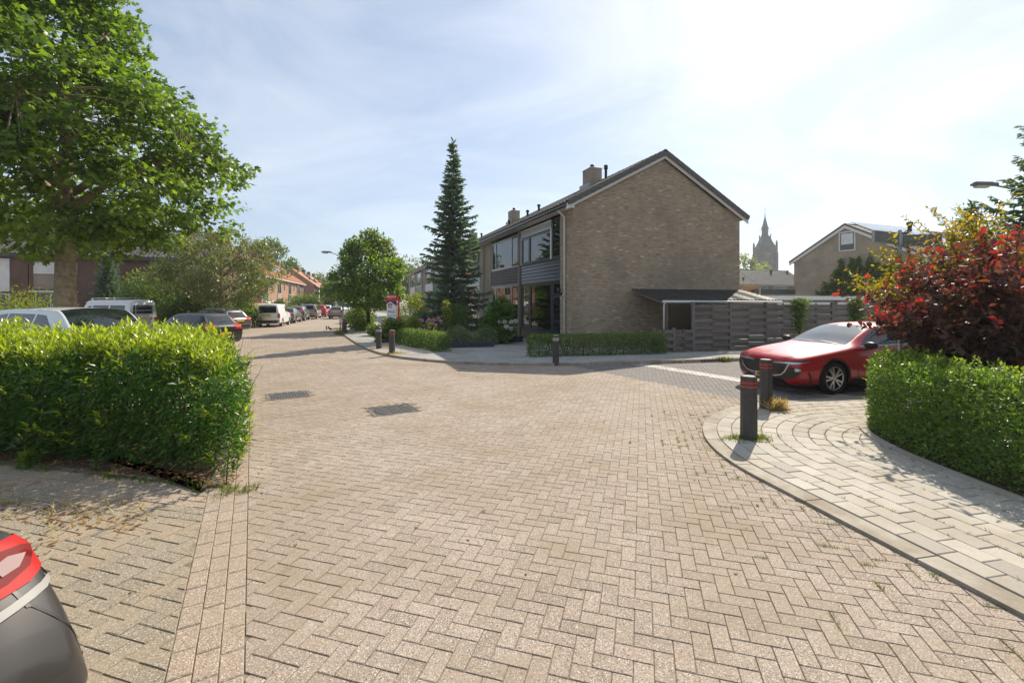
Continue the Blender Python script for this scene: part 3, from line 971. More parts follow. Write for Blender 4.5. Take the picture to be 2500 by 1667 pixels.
ROW_LABELS = ['corner brick terraced house with windowless gable and dark blue cladding', 'terraced house with brown boards next to the corner house', 'third terraced house from the gable end behind the spruce',
              'fourth terraced house from the gable end behind the spruce', 'fifth terraced house from the gable end, left of the spruce', 'sixth terraced house from the gable end, white frames',
              'seventh terraced house from the gable end, pale frames', 'last terraced house of the row, beside the leafy street tree']
for k in range(8):
    hs = tag(empty('terraced_house', row((k + 1) * HW, 0, .05), RZ_ROW), ROW_LABELS[k], 'house', 'terraced houses along the right side of the street')
    near = k == 0
    even = k % 2 == 0
    a, b = (.17, 4.985) if even else (1.32, 6.13)
    brick = M['mortar'] if near else M['brick_far']
    wl_ = MB()
    zf = zroof(.6) - .22
    x1 = HW - .11 if near else HW
    wl_.prism_ax([(.6, 0), (HD, 0), (HD, ZE - .12), (RY, zroof(RY) - .2), (.6, zf)], 0, x1, 0)
    wl_.build('wall', brick if not near else M['brick_far'], hs)
    for (p0, p1) in ((0, a), (b, x1)):
        mb = MB(); mb.box((p0, .0, 0), (p1, .598, ZE - .1)); mb.build('brick_pier', brick if not near else M['mortar'], hs)
    mb = MB(); mb.box((a, .35, 0), (b, .595, ZE - .1)); mb.build('room', M['room'], hs)  # solid slab, its near-black colour paints the shade of the interior
    fm = M['anthra'] if near else M['white']
    clad = [M['anthra'], M['clad_brown'], M['white'], M['clad_brown'], M['green'], M['white'], M['anthra'], M['white']][k]
    if near:
        planks(hs, a, b, .06, .46, clad, h=.2)
        planks(hs, a, b, 2.86, 3.86, clad, h=.167)
        window(hs, .3, 1.3, .5, 2.8, zs=(2.15,), mat=fm, fw=.09)
        big = window(hs, 1.4, 3.95, .5, 2.8, mat=fm, fw=.08)
        mb = MB(); mb.box((1.5, .2, 1.3), (3.85, .21, 2.72)); mb.build('blind', M['blind'], hs)
        window(hs, 4.12, 4.95, 2.25, 2.8, mat=fm, fw=.07)
        mb = MB(); mb.box((4.12, .06, .06), (4.95, .12, 2.23)); door = mb.build('door', M['anthra'], hs)
        mb = MB(); mb.box((4.25, .045, .2), (4.82, .059, 1.0)); mb.box((4.25, .045, 1.1), (4.82, .059, 2.1)); mb.build('door_panel', M['cardark'], door)
        mb = MB(); mb.box((4.17, .02, 1.0), (4.2, .058, 1.2)); mb.build('door_handle', M['chrome'], door)
        for lo, hi in (((a, .05, .46), (.3, .12, 2.86)), ((1.3, .05, .46), (1.4, .12, 2.86)), ((3.95, .05, .46), (4.12, .12, 2.86)), ((4.95, .05, .06), (b, .12, 2.86)), ((.3, .052, 2.8), (4.95, .12, 2.86)), ((.3, .052, .46), (3.95, .12, .5))):
            mb = MB(); mb.box(lo, hi); mb.build('door_frame', fm, hs)
        window(hs, .26, 1.3, 3.93, 5.3, mat=fm, fw=.1)
        window(hs, 1.33, 3.85, 3.93, 5.3, mat=fm, fw=.07)
        window(hs, 4.02, 4.92, 3.9, 5.72, mat=fm, fw=.1)
        mb = MB(); mb.box((.17, .03, 5.36), (3.97, .16, 5.72)); sh = mb.build('shutter_box', M['zinc'], hs)
        mb = MB(); mb.box((.17, .02, 5.64), (3.97, .029, 5.72)); mb.box((.17, .02, 5.33), (3.97, .029, 5.38)); mb.box((.17, .02, 3.88), (.235, .12, 5.329)); mb.box((3.89, .02, 3.88), (3.985, .12, 5.329))
        mb.build('shutter_guide', M['white'], sh)
        mb = MB(); mb.box((.1, -.02, 3.845), (4.98, .12, 3.893)); mb.build('window_sill', fm, hs)
        # bricks on the near gable and on the front pier
        brickwork('gable_brick', hs, lambda u, v, d: (x1 + d, u, v), .0, HD, .0, 8.6, lambda u, v: v < zroof(u) - .3, M['brick'])
        brickwork('pier_brick', hs, lambda u, v, d: (u, -d, v), b, x1 + .01, .0, 5.9, lambda u, v: True, M['brick'])
        mb = MB(); mb.prism_ax([(.0, 0), (HD, 0), (HD, ZE - .12), (RY, zroof(RY) - .2), (.0, ZE - .12)], x1 - .05, x1, 0); mb.build('gable_wall', M['mortar'], hs)
        # wall lamp, house number plate
        mb = MB(); mb.box((5.12, -.06, 2.12), (5.2, -.014, 2.32)); mb.tube([(5.16, -.05, 2.25), (5.16, -.17, 2.33), (5.16, -.17, 2.5)], .012, 6)
        mb.lathe([(.02, 2.56), (.09, 2.5), (.075, 2.3), (.05, 2.27), (.001, 2.27)], 8, (5.16, -.17, 0)); mb.build('wall_lamp', M['black'], hs)
        mb = MB(); mb.tube([(5.6, -.05, 2.4), (5.6, -.32, 2.05), (5.6, -.05, 2.05)], .016, 6); mb.build('hose_bracket', M['white'], hs)
    else:
        planks(hs, a, b, 2.9, 3.86, clad, h=.16)
        planks(hs, a, b, .06, .5, clad, h=.22)
        ms = (.12, .55, .8)
        xs = [a + (b - a) * t for t in (((.17, .78)) if not even else (.22, .83))]
        w1 = window(hs, a, b, 3.9, 5.65, xs=xs, mat=M['white'], fw=.09)
        window(hs, a, b, .52, 2.86, xs=xs, zs=(), mat=M['white'], fw=.09)
        mb = MB(); mb.box((xs[1] + .05 if not even else a + .1, .04, 3.98), (b - .08 if not even else xs[0] - .05, .049, 5.58)); mb.build('sash', M['redbrown'] if k == 1 else M['white'], w1) if False else None
        if k == 1:
            window(hs, xs[1] + .04, b - .04, .56, 2.8, zs=(2.1,), y=.03, mat=M['redbrown'], fw=.1, depth=.018)
            window(hs, xs[1] + .04, b - .04, 3.95, 5.6, y=.03, mat=M['redbrown'], fw=.1, depth=.018)
        for z in (3.87, 2.87):
            mb = MB(); mb.box((a - .03, .0, z), (b + .03, .1, z + .035)); mb.build('window_sill', M['white'], hs)
        for xx in (a + .35, b - .5):
            mb = MB(); mb.box((xx - .3, .2, .6), (xx + .3, .22, 2.75)); mb.build('curtain', M['curtain'], hs)
    # roof
    xr = HW + (.1 if near else 0)
    rf = MB(); zr = slab_roof(rf, HW, HD, ZE - .03, PITCH, .35, 0, xr, .1)
    roof = rf.build('roof', M['roof_brown'] if False else M['roof_plain'], hs)
    ncol, nc = 21, 16
    y0, z0 = -.38, ZE - .045
    if near:
        me = MB(); me.add(TILE_V, TILE_F); tme = me.me('tile', M['rooftile'])
        cut = 2
        for j in range(nc):
            for i in range(cut, ncol):
                if i < cut + 0: continue
                if (i - cut) + (ncol - cut) * j >= 300: continue
                o = link('tile', tme, roof, (i * .3, y0 + j * .345 * math.cos(PITCH), z0 + j * .345 * math.sin(PITCH) + random.gauss(0, .004)), (PITCH, 0, random.gauss(0, .008)))
        roof_tiles('tile_rows', roof, 0, cut, y0, z0, nc, PITCH, M['rooftile'])
    else:
        roof_tiles('tile_rows', roof, 0, ncol, y0, z0, nc, PITCH, M['rooftile'])
    if near:
        vme = MB(); vme.box((0, 0, -.16), (.035, .36, .045)); vme.box((-.16, .0, .02), (.0, .36, .055)); vt_ = vme.me('verge_tile', M['roof_plain'])
        for j in range(nc):
            for side in (0, 1):
                o = link('verge_tile', vt_, roof)
                yy = y0 + j * .345 * math.cos(PITCH); zz = z0 + j * .345 * math.sin(PITCH) + .03
                if side == 0: o.location = (xr + .03, yy, zz); o.rotation_euler = (PITCH - .03, 0, 0)
                else:
                    o.matrix_local = Matrix.Translation((xr + .03, HD - yy, zz)) @ Matrix.Rotation(-PITCH + .03, 4, 'X') @ Matrix.Translation((0, -.36, 0))
        for side in (0, 1):
            f = lambda y: y if side == 0 else HD - y
            zb_ = lambda y: ZE + TANP * (y + .35) - .04
            q = [(f(-.4), zb_(-.4) - .02), (f(RY), zb_(RY) - .02), (f(RY), zb_(RY) - .27), (f(-.4), zb_(-.4) - .27)]
            mb = MB(); mb.prism_ax(q if side == 0 else q[::-1], HW + .012, HW + .06, 0); mb.build('barge_board', M['white'], roof)
        rt = MB(); rt.lathe([(.12, 0), (.125, .3), (.14, .3), (.14, .36)], 10, ax=0); rme = rt.me('ridge_tile', M['roof_plain'])
        for i in range(20):
            link('ridge_tile', rme, roof, (i * .32 - .05, RY, zr - .01 + random.gauss(0, .004)))
    else:
        mb = MB(); mb.tube([(0, RY, zr - .01), (HW, RY, zr - .01)], .125, 8); mb.build('ridge', M['roof_plain'], roof)
    mb = MB(); mb.prism_ax([(-.5, ZE - .12), (-.37, ZE - .12), (-.37, ZE - .22), (-.47, ZE - .25), (-.51, ZE - .2)], 0, HW + (.05 if near else 0), 0); mb.build('gutter', M['anthra'], hs)
    mb = MB(); mb.box((0, -.36, ZE - .24), (HW, .0, ZE - .135)); mb.build('soffit', M['white'], hs)
    if near or k in (2, 4, 6):
        px_ = 5.55 if near else 6.24
        mb = MB(); mb.tube([(px_, -.42, ZE - .2), (px_, -.3, ZE - .32), (px_, -.09, ZE - .5), (px_, -.09, .02)], .045, 8); mb.build('downpipe', M['white'] if near else M['zinc'], hs)
    if k in (0, 2, 4, 6):
        chimney(hs, .35, 4.35, zroof(4.0) - .3, 9.42, .9 if near else .85, .72, M['brick_far'], True)
        vent(hs, 2.5 if near else 4.2, 3.9 if near else 2.5, zroof(3.9 if near else 2.5), .75 if near else .4)
    else:
        vent(hs, 2.2, 2.2, zroof(2.2)); vent(hs, 3.1, 2.6, zroof(2.6))

# --- lean-to roof against the gable
lt = tag(empty('lean_to', row(0, 2.77, .05), math.atan2(gv[1], gv[0])), 'corrugated black lean-to roof with white gutter against the brick gable', 'canopy')
LW = 6.35
me = MB(); ny = 2; nx = 86
V, Fc = [], []
for i in range(nx * 4 + 1):
    x = i * LW / (nx * 4)
    h = .04 * math.sin(2 * PI * x / .2)
    V += [(x, -.03, 2.47 + h), (x, -2.05, 1.97 + h), (x, -2.05, 1.955 + h)]
for i in range(nx * 4):
    Fc += [(3 * i, 3 * i + 1, 3 * i + 4, 3 * i + 3), (3 * i + 1, 3 * i + 2, 3 * i + 5, 3 * i + 4)]
me.add(V, Fc, 0, False); me.build('corrugated_sheet', M['corru'], lt)
mb = MB(); mb.box((.0, -2.0, 1.84), (LW, -1.92, 1.93)); mb.build('beam', M['fence'], lt)
mb = MB(); mb.tube([(-.02, -2.1, 1.93), (LW + .05, -2.1, 1.9)], .05, 8); mb.build('gutter', M['white'], lt)
mb = MB(); mb.tube([(.1, -2.1, 1.9), (.1, -2.02, 1.8), (.1, -2.02, .02)], .035, 8); mb.build('downpipe', M['white'], lt)
for x in (.25, 3.2, 6.1):
    mb = MB(); mb.box((x, -1.98, 0), (x + .09, -1.93, 1.84)); mb.build('post', M['fence'], lt)
for x in (.02, 2, 4, 6.2):
    mb = MB(); mb.prism_ax([(-.04, 2.34), (-.04, 2.43), (-1.98, 1.94), (-1.98, 1.86)], x, x + .06, 0); mb.build('rafter', M['fence'], lt)
sc_ = MB(); sc_.box((.37, -1.99, .75), (2.0, -1.97, 1.83)); scr = sc_.build('screen', gloss('smoked_panel', (.06, .045, .03), .2, .5), lt)

# --- woven plank fence along the side street
FD = np.array((.968, .25)); FD /= np.linalg.norm(FD)
FP = np.array((7.0, 17.42)); frz = math.atan2(FD[1], FD[0])
fence = tag(empty('plank_fence', (FP[0], FP[1], .06), frz), 'tall dark woven plank fence along the side street', 'fence')
pw, npan = 1.7, 9
ph = .137
pme = {}
for q in range(-1, npan):
    low = q < 0
    x0 = q * pw
    for e in ((0, .85) if low else (0,)):
        pw_ = .85 if low else pw
        top = .86 if low else 1.85
        n = int(top / ph)
        for half in (0, 1):
            w_ = pw_ / 2
            for r in range(n):
                key = (round(w_, 3),)
                if key not in pme:
                    mb = MB(); mb.box((.035, -.011, .0), (w_ + .012, .011, ph - .004), 0, .003); pme[key] = mb.me('plank', M['fence'])
                yo = .032 if (r + half) % 2 else -.032
                link('plank', pme[key], fence, (x0 + e + half * w_ - .01, yo, .02 + r * ph), (0, random.gauss(0, .003), 0))
        mb = MB(); mb.box((x0 + e + pw_ / 2 - .03, -.018, .01), (x0 + e + pw_ / 2 + .03, .018, top)); mb.build('batten', M['fence'], fence)
        mb = MB(); mb.box((x0 + e - .045, -.05, -.05), (x0 + e + .045, .05, top + .06)); mb.build('post', M['fence'], fence)
    if not low:
        mb = MB(); mb.box((x0 + .05, -.04, 1.88), (x0 + pw - .05, .04, 1.91)); mb.build('rail', M['fence'], fence)

# --- generic gabled house far off
def house(name, label, loc, rz, Wd, D, eave, pitch, wall, roofm, group=None, cat='house', tiles=True, back=False, bands=True, ends=True, over=.35):
    hs = tag(empty(name, (loc[0], loc[1], .0), rz), label, cat, group)
    rise = math.tan(pitch)
    mb = MB()
    mb.prism_ax([(0, -.05), (D, -.05), (D, eave), (D / 2, eave + rise * D / 2), (0, eave)], 0, Wd, 0)
    mb.build('wall', wall, hs)
    rf = MB(); zr = slab_roof(rf, Wd, D, eave - rise * over + .12, pitch, over, -.08, Wd + .08, .1)
    roof = rf.build('roof', roofm, hs)
    if tiles:
        nc = int((D / 2 + over) / math.cos(pitch) / .345)
        roof_tiles('tile_rows', roof, -.06, int((Wd + .12) / .3), -over - .02, eave - rise * over + .125, nc, pitch, roofm)
        if back: roof_tiles('tile_rows', roof, -.06, int((Wd + .12) / .3), 0, eave - rise * over + .125, nc, pitch, roofm, back_y=D + over + .02)
    mb = MB(); mb.tube([(-.08, D / 2, zr), (Wd + .08, D / 2, zr)], .12, 8); mb.build('ridge', roofm, roof)
    hs['_zr'] = zr
    return hs, roof, zr
def clean(o):
    if '_zr' in o: del o['_zr']

# tan house with solar panels (right)
TW, TD = 17.0, 9.1
tf = np.array((26.1, 41.7)); to = tf + TW * gv
th, troof, tzr = house('tan_house', 'tan brick house with small gable window and solar panels behind the fence', to, math.atan2(-gv[1], -gv[0]), TW, TD, 5.75, math.radians(29), M['brick_tan2'], M['roof_brown'], back=True)
clean(th)
for side in (0, 1):
    f = lambda y: y if side == 0 else TD - y
    zz = lambda y: 5.75 + math.tan(math.radians(29)) * y + .08
    q = [(f(-.4), zz(-.4)), (f(TD / 2), zz(TD / 2)), (f(TD / 2), zz(TD / 2) - .25), (f(-.4), zz(-.4) - .25)]
    mb = MB(); mb.prism_ax(q if side == 0 else q[::-1], TW + .05, TW + .1, 0); mb.build('barge_board', M['white'], troof)
    mb = MB(); mb.prism_ax([(f(-.42), zz(-.42) + .16), (f(TD / 2), zz(TD / 2) + .16), (f(TD / 2), zz(TD / 2)), (f(-.42), zz(-.42))][::1 if side == 0 else -1], TW - .05, TW + .13, 0); mb.build('verge', M['roof_brown'], troof)
mb = MB()
for lo, hi in (((TW + .0, 4.05, 6.2), (TW + .05, 5.35, 6.28)), ((TW + .0, 4.05, 7.72), (TW + .05, 5.35, 7.8)), ((TW + .0, 4.05, 6.28), (TW + .05, 4.13, 7.72)), ((TW + .0, 5.27, 6.28), (TW + .05, 5.35, 7.72))): mb.box(lo, hi)
gw = mb.build('window', M['white'], th)
mb = MB(); mb.box((TW + .005, 4.14, 6.29), (TW + .02, 5.26, 7.71)); mb.build('pane', M['cardark'], gw)
mb = MB(); mb.box((TW + .021, 4.22, 6.75), (TW + .026, 5.18, 7.64)); mb.build('roller_blind', M['offwhite'], gw)
mb = MB(); mb.box((.0, TD + .35, 5.3), (TW, TD + .5, 5.48)); mb.build('gutter', M['white'], th)
mb = MB(); mb.tube([(TW - .9, TD + .4, 5.35), (TW - .6, TD + .07, 5.1), (TW - .6, TD + .07, .1)], .05, 8); mb.build('downpipe', M['white'], th)
mb = MB(); mb.box((TW - 5.2, TD - .0, 3.7), (TW - 1.2, TD + .1, 5.25)); mb.build('roller_shutter', M['offwhite'], th)
tp = math.radians(29)
for i in range(8):
    for j in range(3):
        x1_ = TW - 1.3 - i * 1.04; s0 = 1.1 + j * 1.68
        yy = TD + .35 - s0 * math.cos(tp)
        mb = MB(); mb.box((0, 0, 0), (1.02, 1.65, .04), 0, .008); o = mb.build('solar_panel', M['solar'], troof)
        o.matrix_local = Matrix.Translation((x1_, yy, 5.75 - .19 + .125 + s0 * math.sin(tp) + .1)) @ Matrix.Rotation(PI, 4, 'Z') @ Matrix.Rotation(tp, 4, 'X')
vent(th, TW - 7.6, TD * .5 + .5, tzr - .3, .9, .16)

# left terrace facing the parking place
LD = np.array((.93, .366)); LD /= np.linalg.norm(LD); lrz = math.atan2(LD[1], LD[0])
LB = np.array((-31.0, 36.0))
for q, (t0, wd, lab) in enumerate(((-15.0, 9.2, 'brick house with white wall panels at the left edge of the photo'), (-5.75, 12.0, 'brown brick house with grey tiled roof and skylight behind the parked van'))):
    hs, rf_, zr = house('brick_house', lab, LB + LD * t0, lrz, wd, 8.6, 5.65, math.radians(31), M['brick_brown'], M['roof_plain'], 'houses behind the parking place')
    clean(hs)
    mb = MB(); mb.box((-.05, -.45, 5.3), (wd + .05, -.32, 5.44)); mb.build('gutter', M['anthra'], hs)
    if q == 0:
        for xx in (.6, 4.6):
            mb = MB(); mb.box((xx, -.08, 2.75), (xx + 3.6, .02, 5.2)); mb.build('white_panel', M['offwhite'], hs)
            window(hs, xx, xx + 3.6, .9, 2.6, xs=(xx + 1.2,), y=-.06, glass=M['cardark'])
        for j in range(4):
            mb = MB(); mb.box((0, 0, 0), (1.0, 1.65, .04)); o = mb.build('solar_panel', M['solar'], rf_); o.matrix_local = Matrix.Translation((2.5 + j * 1.04, 1.2, 5.65 + .6 * 1.2 + .22)) @ Matrix.Rotation(math.radians(31), 4, 'X')
    else:
        mb = MB(); mb.box((.3, -.08, 4.1), (2.85, .02, 5.0)); mb.build('white_panel', M['offwhite'], hs)
        mb = MB(); mb.box((.3, -.05, 2.95), (2.85, .02, 4.05)); mb.build('grey_brick_band', M['brick_far'], hs)
        mb = MB(); mb.box((.1, -.3, 2.72), (2.95, .02, 2.84)); mb.build('fascia', M['white'], hs)
        window(hs, .4, 2.8, 1.5, 2.7, xs=(1.3,), y=-.06, glass=M['cardark'])
        window(hs, 4.2, 5.3, 3.9, 4.6, y=-.06, glass=M['cardark'])
        mb = MB(); mb.box((3.6, -.7, 2.5), (5.4, .0, 2.66)); mb.build('door_canopy', M['anthra'], hs)
        mb = MB(); mb.box((4.4, -.03, .0), (5.3, .02, 2.3)); mb.build('door', M['white'], hs)
        window(hs, 9.1, 11.2, 3.9, 5.0, xs=(10.1,), y=-.06, glass=M['cardark'])
        for (sx, sy) in ((4.3, 1.4), (9.6, 2.3)):
            mb = MB(); mb.box((0, 0, 0), (1.0, 1.1, .07), 0, .01); o = mb.build('skylight', M['wscreen'], rf_)
            o.matrix_local = Matrix.Translation((sx, sy, 5.65 + .6 * sy + .16)) @ Matrix.Rotation(math.radians(31), 4, 'X')
        vent(hs, 6.2, 2.0, 5.65 + 1.35, .5, .1)

# orange-roofed terraces further up the street
OD = np.array((-.279, .96)); OD /= np.linalg.norm(OD); orz = math.atan2(OD[1], OD[0])
ob = 0
for blk, (p0, nh) in enumerate((((-31.4, 56.5), 4), ((-40.6, 92.5), 4))):
    for i in range(nh):
        wd = 8.0
        q = np.array(p0) + OD * (i * wd)
        lab = ['nearest', 'second', 'third', 'fourth', 'fifth', 'sixth', 'seventh', 'farthest'][ob] + ' orange-roofed terraced house along the left of the street'
        hs, rf_, zr = house('orange_house', lab, q, orz, wd, 8.5, 5.55, math.radians(36), M['brick_orange'] if ob % 4 != 3 else M['brick_red'], M['roof_orange'], 'orange-roofed terraced houses', tiles=ob < 4)
        clean(hs)
        mb = MB(); mb.box((-.02, -.48, 5.2), (wd + .02, -.33, 5.33)); mb.build('gutter', M['white'], hs)
        window(hs, 1.0, 3.3, 3.2, 5.0, xs=(2.1,), y=-.07, glass=M['cardark'])
        mb = MB(); mb.box((1.0, -.06, 2.1), (3.3, .0, 3.15)); mb.build('panel', M['green'] if ob % 2 == 0 else M['zinc'], hs)
        window(hs, 1.0, 4.4, .6, 2.05, xs=(2.1, 3.2), y=-.07, glass=M['cardark'])
        window(hs, 5.4, 6.2, 3.7, 4.8, y=-.07, glass=M['cardark'])
        mb = MB(); mb.box((5.6, -.05, 0), (6.6, .02, 2.2)); mb.build('door', M['white'], hs)
        chimney(hs, 6.6, 4.25, zr - .6, zr + .75, 1.0, .7, M['brick_red'], False)
        if ob in (0, 1, 2, 5):
            for j in range(5):
                for r in range(2):
                    mb = MB(); mb.box((0, 0, 0), (1.0, 1.6, .04)); o = mb.build('solar_panel', M['solar'], rf_)
                    sy = .9 + r * 1.33
                    o.matrix_local = Matrix.Translation((.8 + j * 1.03, sy, 5.55 + math.tan(math.radians(36)) * sy + .28)) @ Matrix.Rotation(math.radians(36), 4, 'X')
        vent(hs, 4.5, 1.6, 5.55 + 1.3, .5, .12)
        if ob == 0:
            mb = MB(); mb.add([(.8, -.05, 2.1), (4.4, -.05, 2.1), (4.4, -1.5, 1.35), (.8, -1.5, 1.35), (.8, -1.5, 1.2), (4.4, -1.5, 1.2)], [(0, 1, 2, 3), (3, 2, 5, 4)]); mb.build('awning', M['offwhite'], hs)
        ob += 1

# low row with dark roof between the gables
fo = np.array((33.0, 80.2))
for i in range(2):
    hs, rf_, zr = house('dark_roof_house', ['terraced house with dark tiled roof seen between the two gables', 'terraced house with dark roof half hidden by the tan gable'][i], fo + gv * (i * 14), math.atan2(gv[1], gv[0]), 14.0, 9, 5.4, math.radians(33), M['brick_red'], M['roof_plain'], 'dark-roofed terrace far behind')
    clean(hs)
    window(hs, 4.6, 8.0, 3.6, 5.1, xs=(6.8,), y=-.07, glass=M['cardark'])
    mb = MB(); mb.box((10.0, -.1, 3.6), (13.4, .0, 5.1)); mb.build('roller_shutter', M['offwhite'], hs)
    window(hs, .6, 3.0, 3.6, 5.1, y=-.07, glass=M['cardark'])
    mb = MB(); mb.box((-.02, -.45, 5.1), (14.02, -.3, 5.22)); mb.build('gutter', M['zinc'], hs)
    vent(hs, 8.2, 3.6, 5.4 + 2.4, .7, .2); vent(hs, 13.0, 3.8, 5.4 + 2.5, .6, .2); vent(hs, 12.2, 1.2, 6.2, .5, .15)

# flat garages behind the fence
ga = tag(empty('garage_block', (16.0, 28.4, 0), math.atan2(gv[1], gv[0])), 'flat-roofed brick garages with white fascia behind the fence', 'garage')
mb = MB(); mb.box((0, 0, 0), (11.5, 4.2, 2.1)); mb.build('wall', M['brick_red'], ga)
mb = MB(); mb.box((-.12, -.12, 2.1), (11.62, 4.32, 2.36)); mb.build('fascia', M['white'], ga)
mb = MB(); mb.box((-.05, -.05, 2.361), (11.55, 4.25, 2.38)); mb.build('flat_roof', M['kerb'], ga)
for x in (1.0, 3.8, 6.6): 
    mb = MB(); mb.box((x, -.03, 0), (x + 2.3, .0, 2.0)); mb.build('garage_door', M['white'], ga)
fx = tag(empty('flat_extension', (18.6, 34.6, 0), math.atan2(gv[1], gv[0])), 'flat-roofed extension with dark fascia beyond the corner house', 'extension')
mb = MB(); mb.box((0, 0, 0), (4.2, 3, 2.6)); mb.build('wall', M['brick_tan2'], fx)
mb = MB(); mb.box((-.1, -.1, 2.6), (4.3, 3.1, 2.95)); mb.build('fascia', M['anthra'], fx)
pg = tag(empty('pergola', (15.9, 31.0, 0), math.atan2(gv[1], gv[0])), 'pale wooden pergola roof behind the corner house', 'pergola')
for i in range(9):
    mb = MB(); mb.prism_ax([(0, 3.05), (0, 3.16), (2.6, 2.45), (2.6, 2.34)], i * .2, i * .2 + .08, 0); mb.build('slat', M['wood'], pg)
for x in (0, 1.62):
    for y in (.05, 2.5):
        mb = MB(); mb.box((x, y, 0), (x + .08, y + .08, 3.0 - y * .25)); mb.build('post', M['wood'], pg)

# --- church tower
ct = tag(empty('church_tower', (146.0, 260, 0), math.radians(-12)), 'grey brick church tower with clock, lantern and slender spire in the distance', 'church tower')
M['tower'] = surf('tower_stone', (.105, .085, .082), (.08, .068, .068), .5, .9, c3=(.13, .11, .105), s3=.2)
M['slate'] = surf('tower_slate', (.06, .072, .076), (.045, .057, .06), .8, .6)
hw = 6.2
ct.scale = (.74, .74, .91)
mb = MB(); mb.box((-hw, -hw, 0), (hw, hw, 36.2)); mb.build('shaft', M['tower'], ct)
for sx in (-1, 1):
    for sy in (-1, 1):
        mb = MB()
        mb.box((sx * hw - .9, sy * hw - .9, 0), (sx * hw + .9, sy * hw + .9, 33)); mb.box((sx * hw - .6, sy * hw - .6, 33), (sx * hw + .6, sy * hw + .6, 39.4))
        mb.lathe([(.75, 39.4), (.001, 41.2)], 6, (sx * hw, sy * hw, 0)); mb.build('buttress', M['tower'], ct)
for i, x in enumerate((-3.2, 0, 3.2)):
    mb = MB(); mb.box((x - .8, -hw - .15, 17), (x + .8, -hw - .01, 26)); mb.build('louvre', M['slate'], ct)
    mb = MB(); mb.box((x - 1.9 if i else x - 1.7, -hw - .4, 10), (x - 1.4, -hw - .01, 27)); mb.build('rib', M['tower'], ct)
mb = MB(); mb.box((-hw - .3, -hw - .3, 35.4), (hw + .3, hw + .3, 36.4)); mb.build('cornice', M['tower'], ct)
mb = MB(); mb.lathe([(.001, 0), (1.55, 0), (1.55, .3), (.001, .3)], 20, (0, -hw - .32, 31.5), ax=1); cf = mb.build('clock_face', gloss('clock_black', (.06, .06, .065), .6), ct)
M['gold'] = gloss('clock_gold', (.55, .42, .16), .4)
mb = MB()
for i in range(12):
    a = i * PI / 6; mb.box((1.25 * math.cos(a) - .16, -hw - .4, 31.5 + 1.25 * math.sin(a) - .16), (1.25 * math.cos(a) + .16, -hw - .33, 31.5 + 1.25 * math.sin(a) + .16))
mb.build('hour_mark', M['gold'], cf)
mb = MB(); mb.box((-.1, -hw - .42, 31.5), (.1, -hw - .41, 32.6)); mb.box((0, -hw - .42, 31.4), (.9, -hw - .41, 31.6)); mb.build('clock_hand', M['gold'], cf)
def frus(mb, levels, n=4, rot=PI / 4):
    vs, fs = [], []
    for (r, z) in levels:
        for k in range(n): vs.append((r * math.cos(2 * PI * k / n + rot), r * math.sin(2 * PI * k / n + rot), z))
    for i in range(len(levels) - 1):
        for k in range(n): fs.append((i * n + k, i * n + (k + 1) % n, (i + 1) * n + (k + 1) % n, (i + 1) * n + k))
    fs.append(tuple((len(levels) - 1) * n + k for k in range(n)))
    return mb.add(vs, fs)
mb = frus(MB(), [(8.2, 36.4), (8.0, 37.2), (5.2, 41.0), (4.6, 42.6), (4.5, 43.6)]); mb.build('tower_roof', M['slate'], ct)
mb = frus(MB(), [(3.2, 43.6), (3.1, 44.2), (2.3, 44.3), (2.3, 48.2), (2.9, 48.4)], 8, 0); ln = mb.build('lantern', M['slate'], ct)
for k in range(4):
    mb = MB(); mb.box((-1.6 + k * .85, -2.45, 45), (-1.05 + k * .85, -2.2, 47.6)); mb.build('opening', M['tower'], ln)
for sx in (-1, 1):
    for sy in (-1, 1):
        mb = MB(); mb.box((sx * 3.1 - .3, sy * 3.1 - .3, 43), (sx * 3.1 + .3, sy * 3.1 + .3, 45)); mb.build('pinnacle', M['tower'], ct)
mb = frus(MB(), [(3.0, 48.4), (2.0, 50.5), (.5, 55.6), (.3, 56.5), (.22, 58.6)], 8, 0); sp_ = mb.build('spire', M['slate'], ct)
mb = MB(); mb.tube([(0, 0, 58.6), (0, 0, 62.4)], .09, 6); mb.tube([(-1.2, 0, 60.4), (1.2, 0, 60.4)], .08, 6); mb.lathe([(.001, 61.6), (.3, 61.9), (.001, 62.2)], 6); mb.build('cross', M['slate'], sp_)
for sx in (-1, 1):
    mb = MB(); mb.tube([(sx * 2.2, 0, 46.6), (sx * 5.0, 0, 49.2)], .09, 5); mb.build('flagpole', M['slate'], ct)
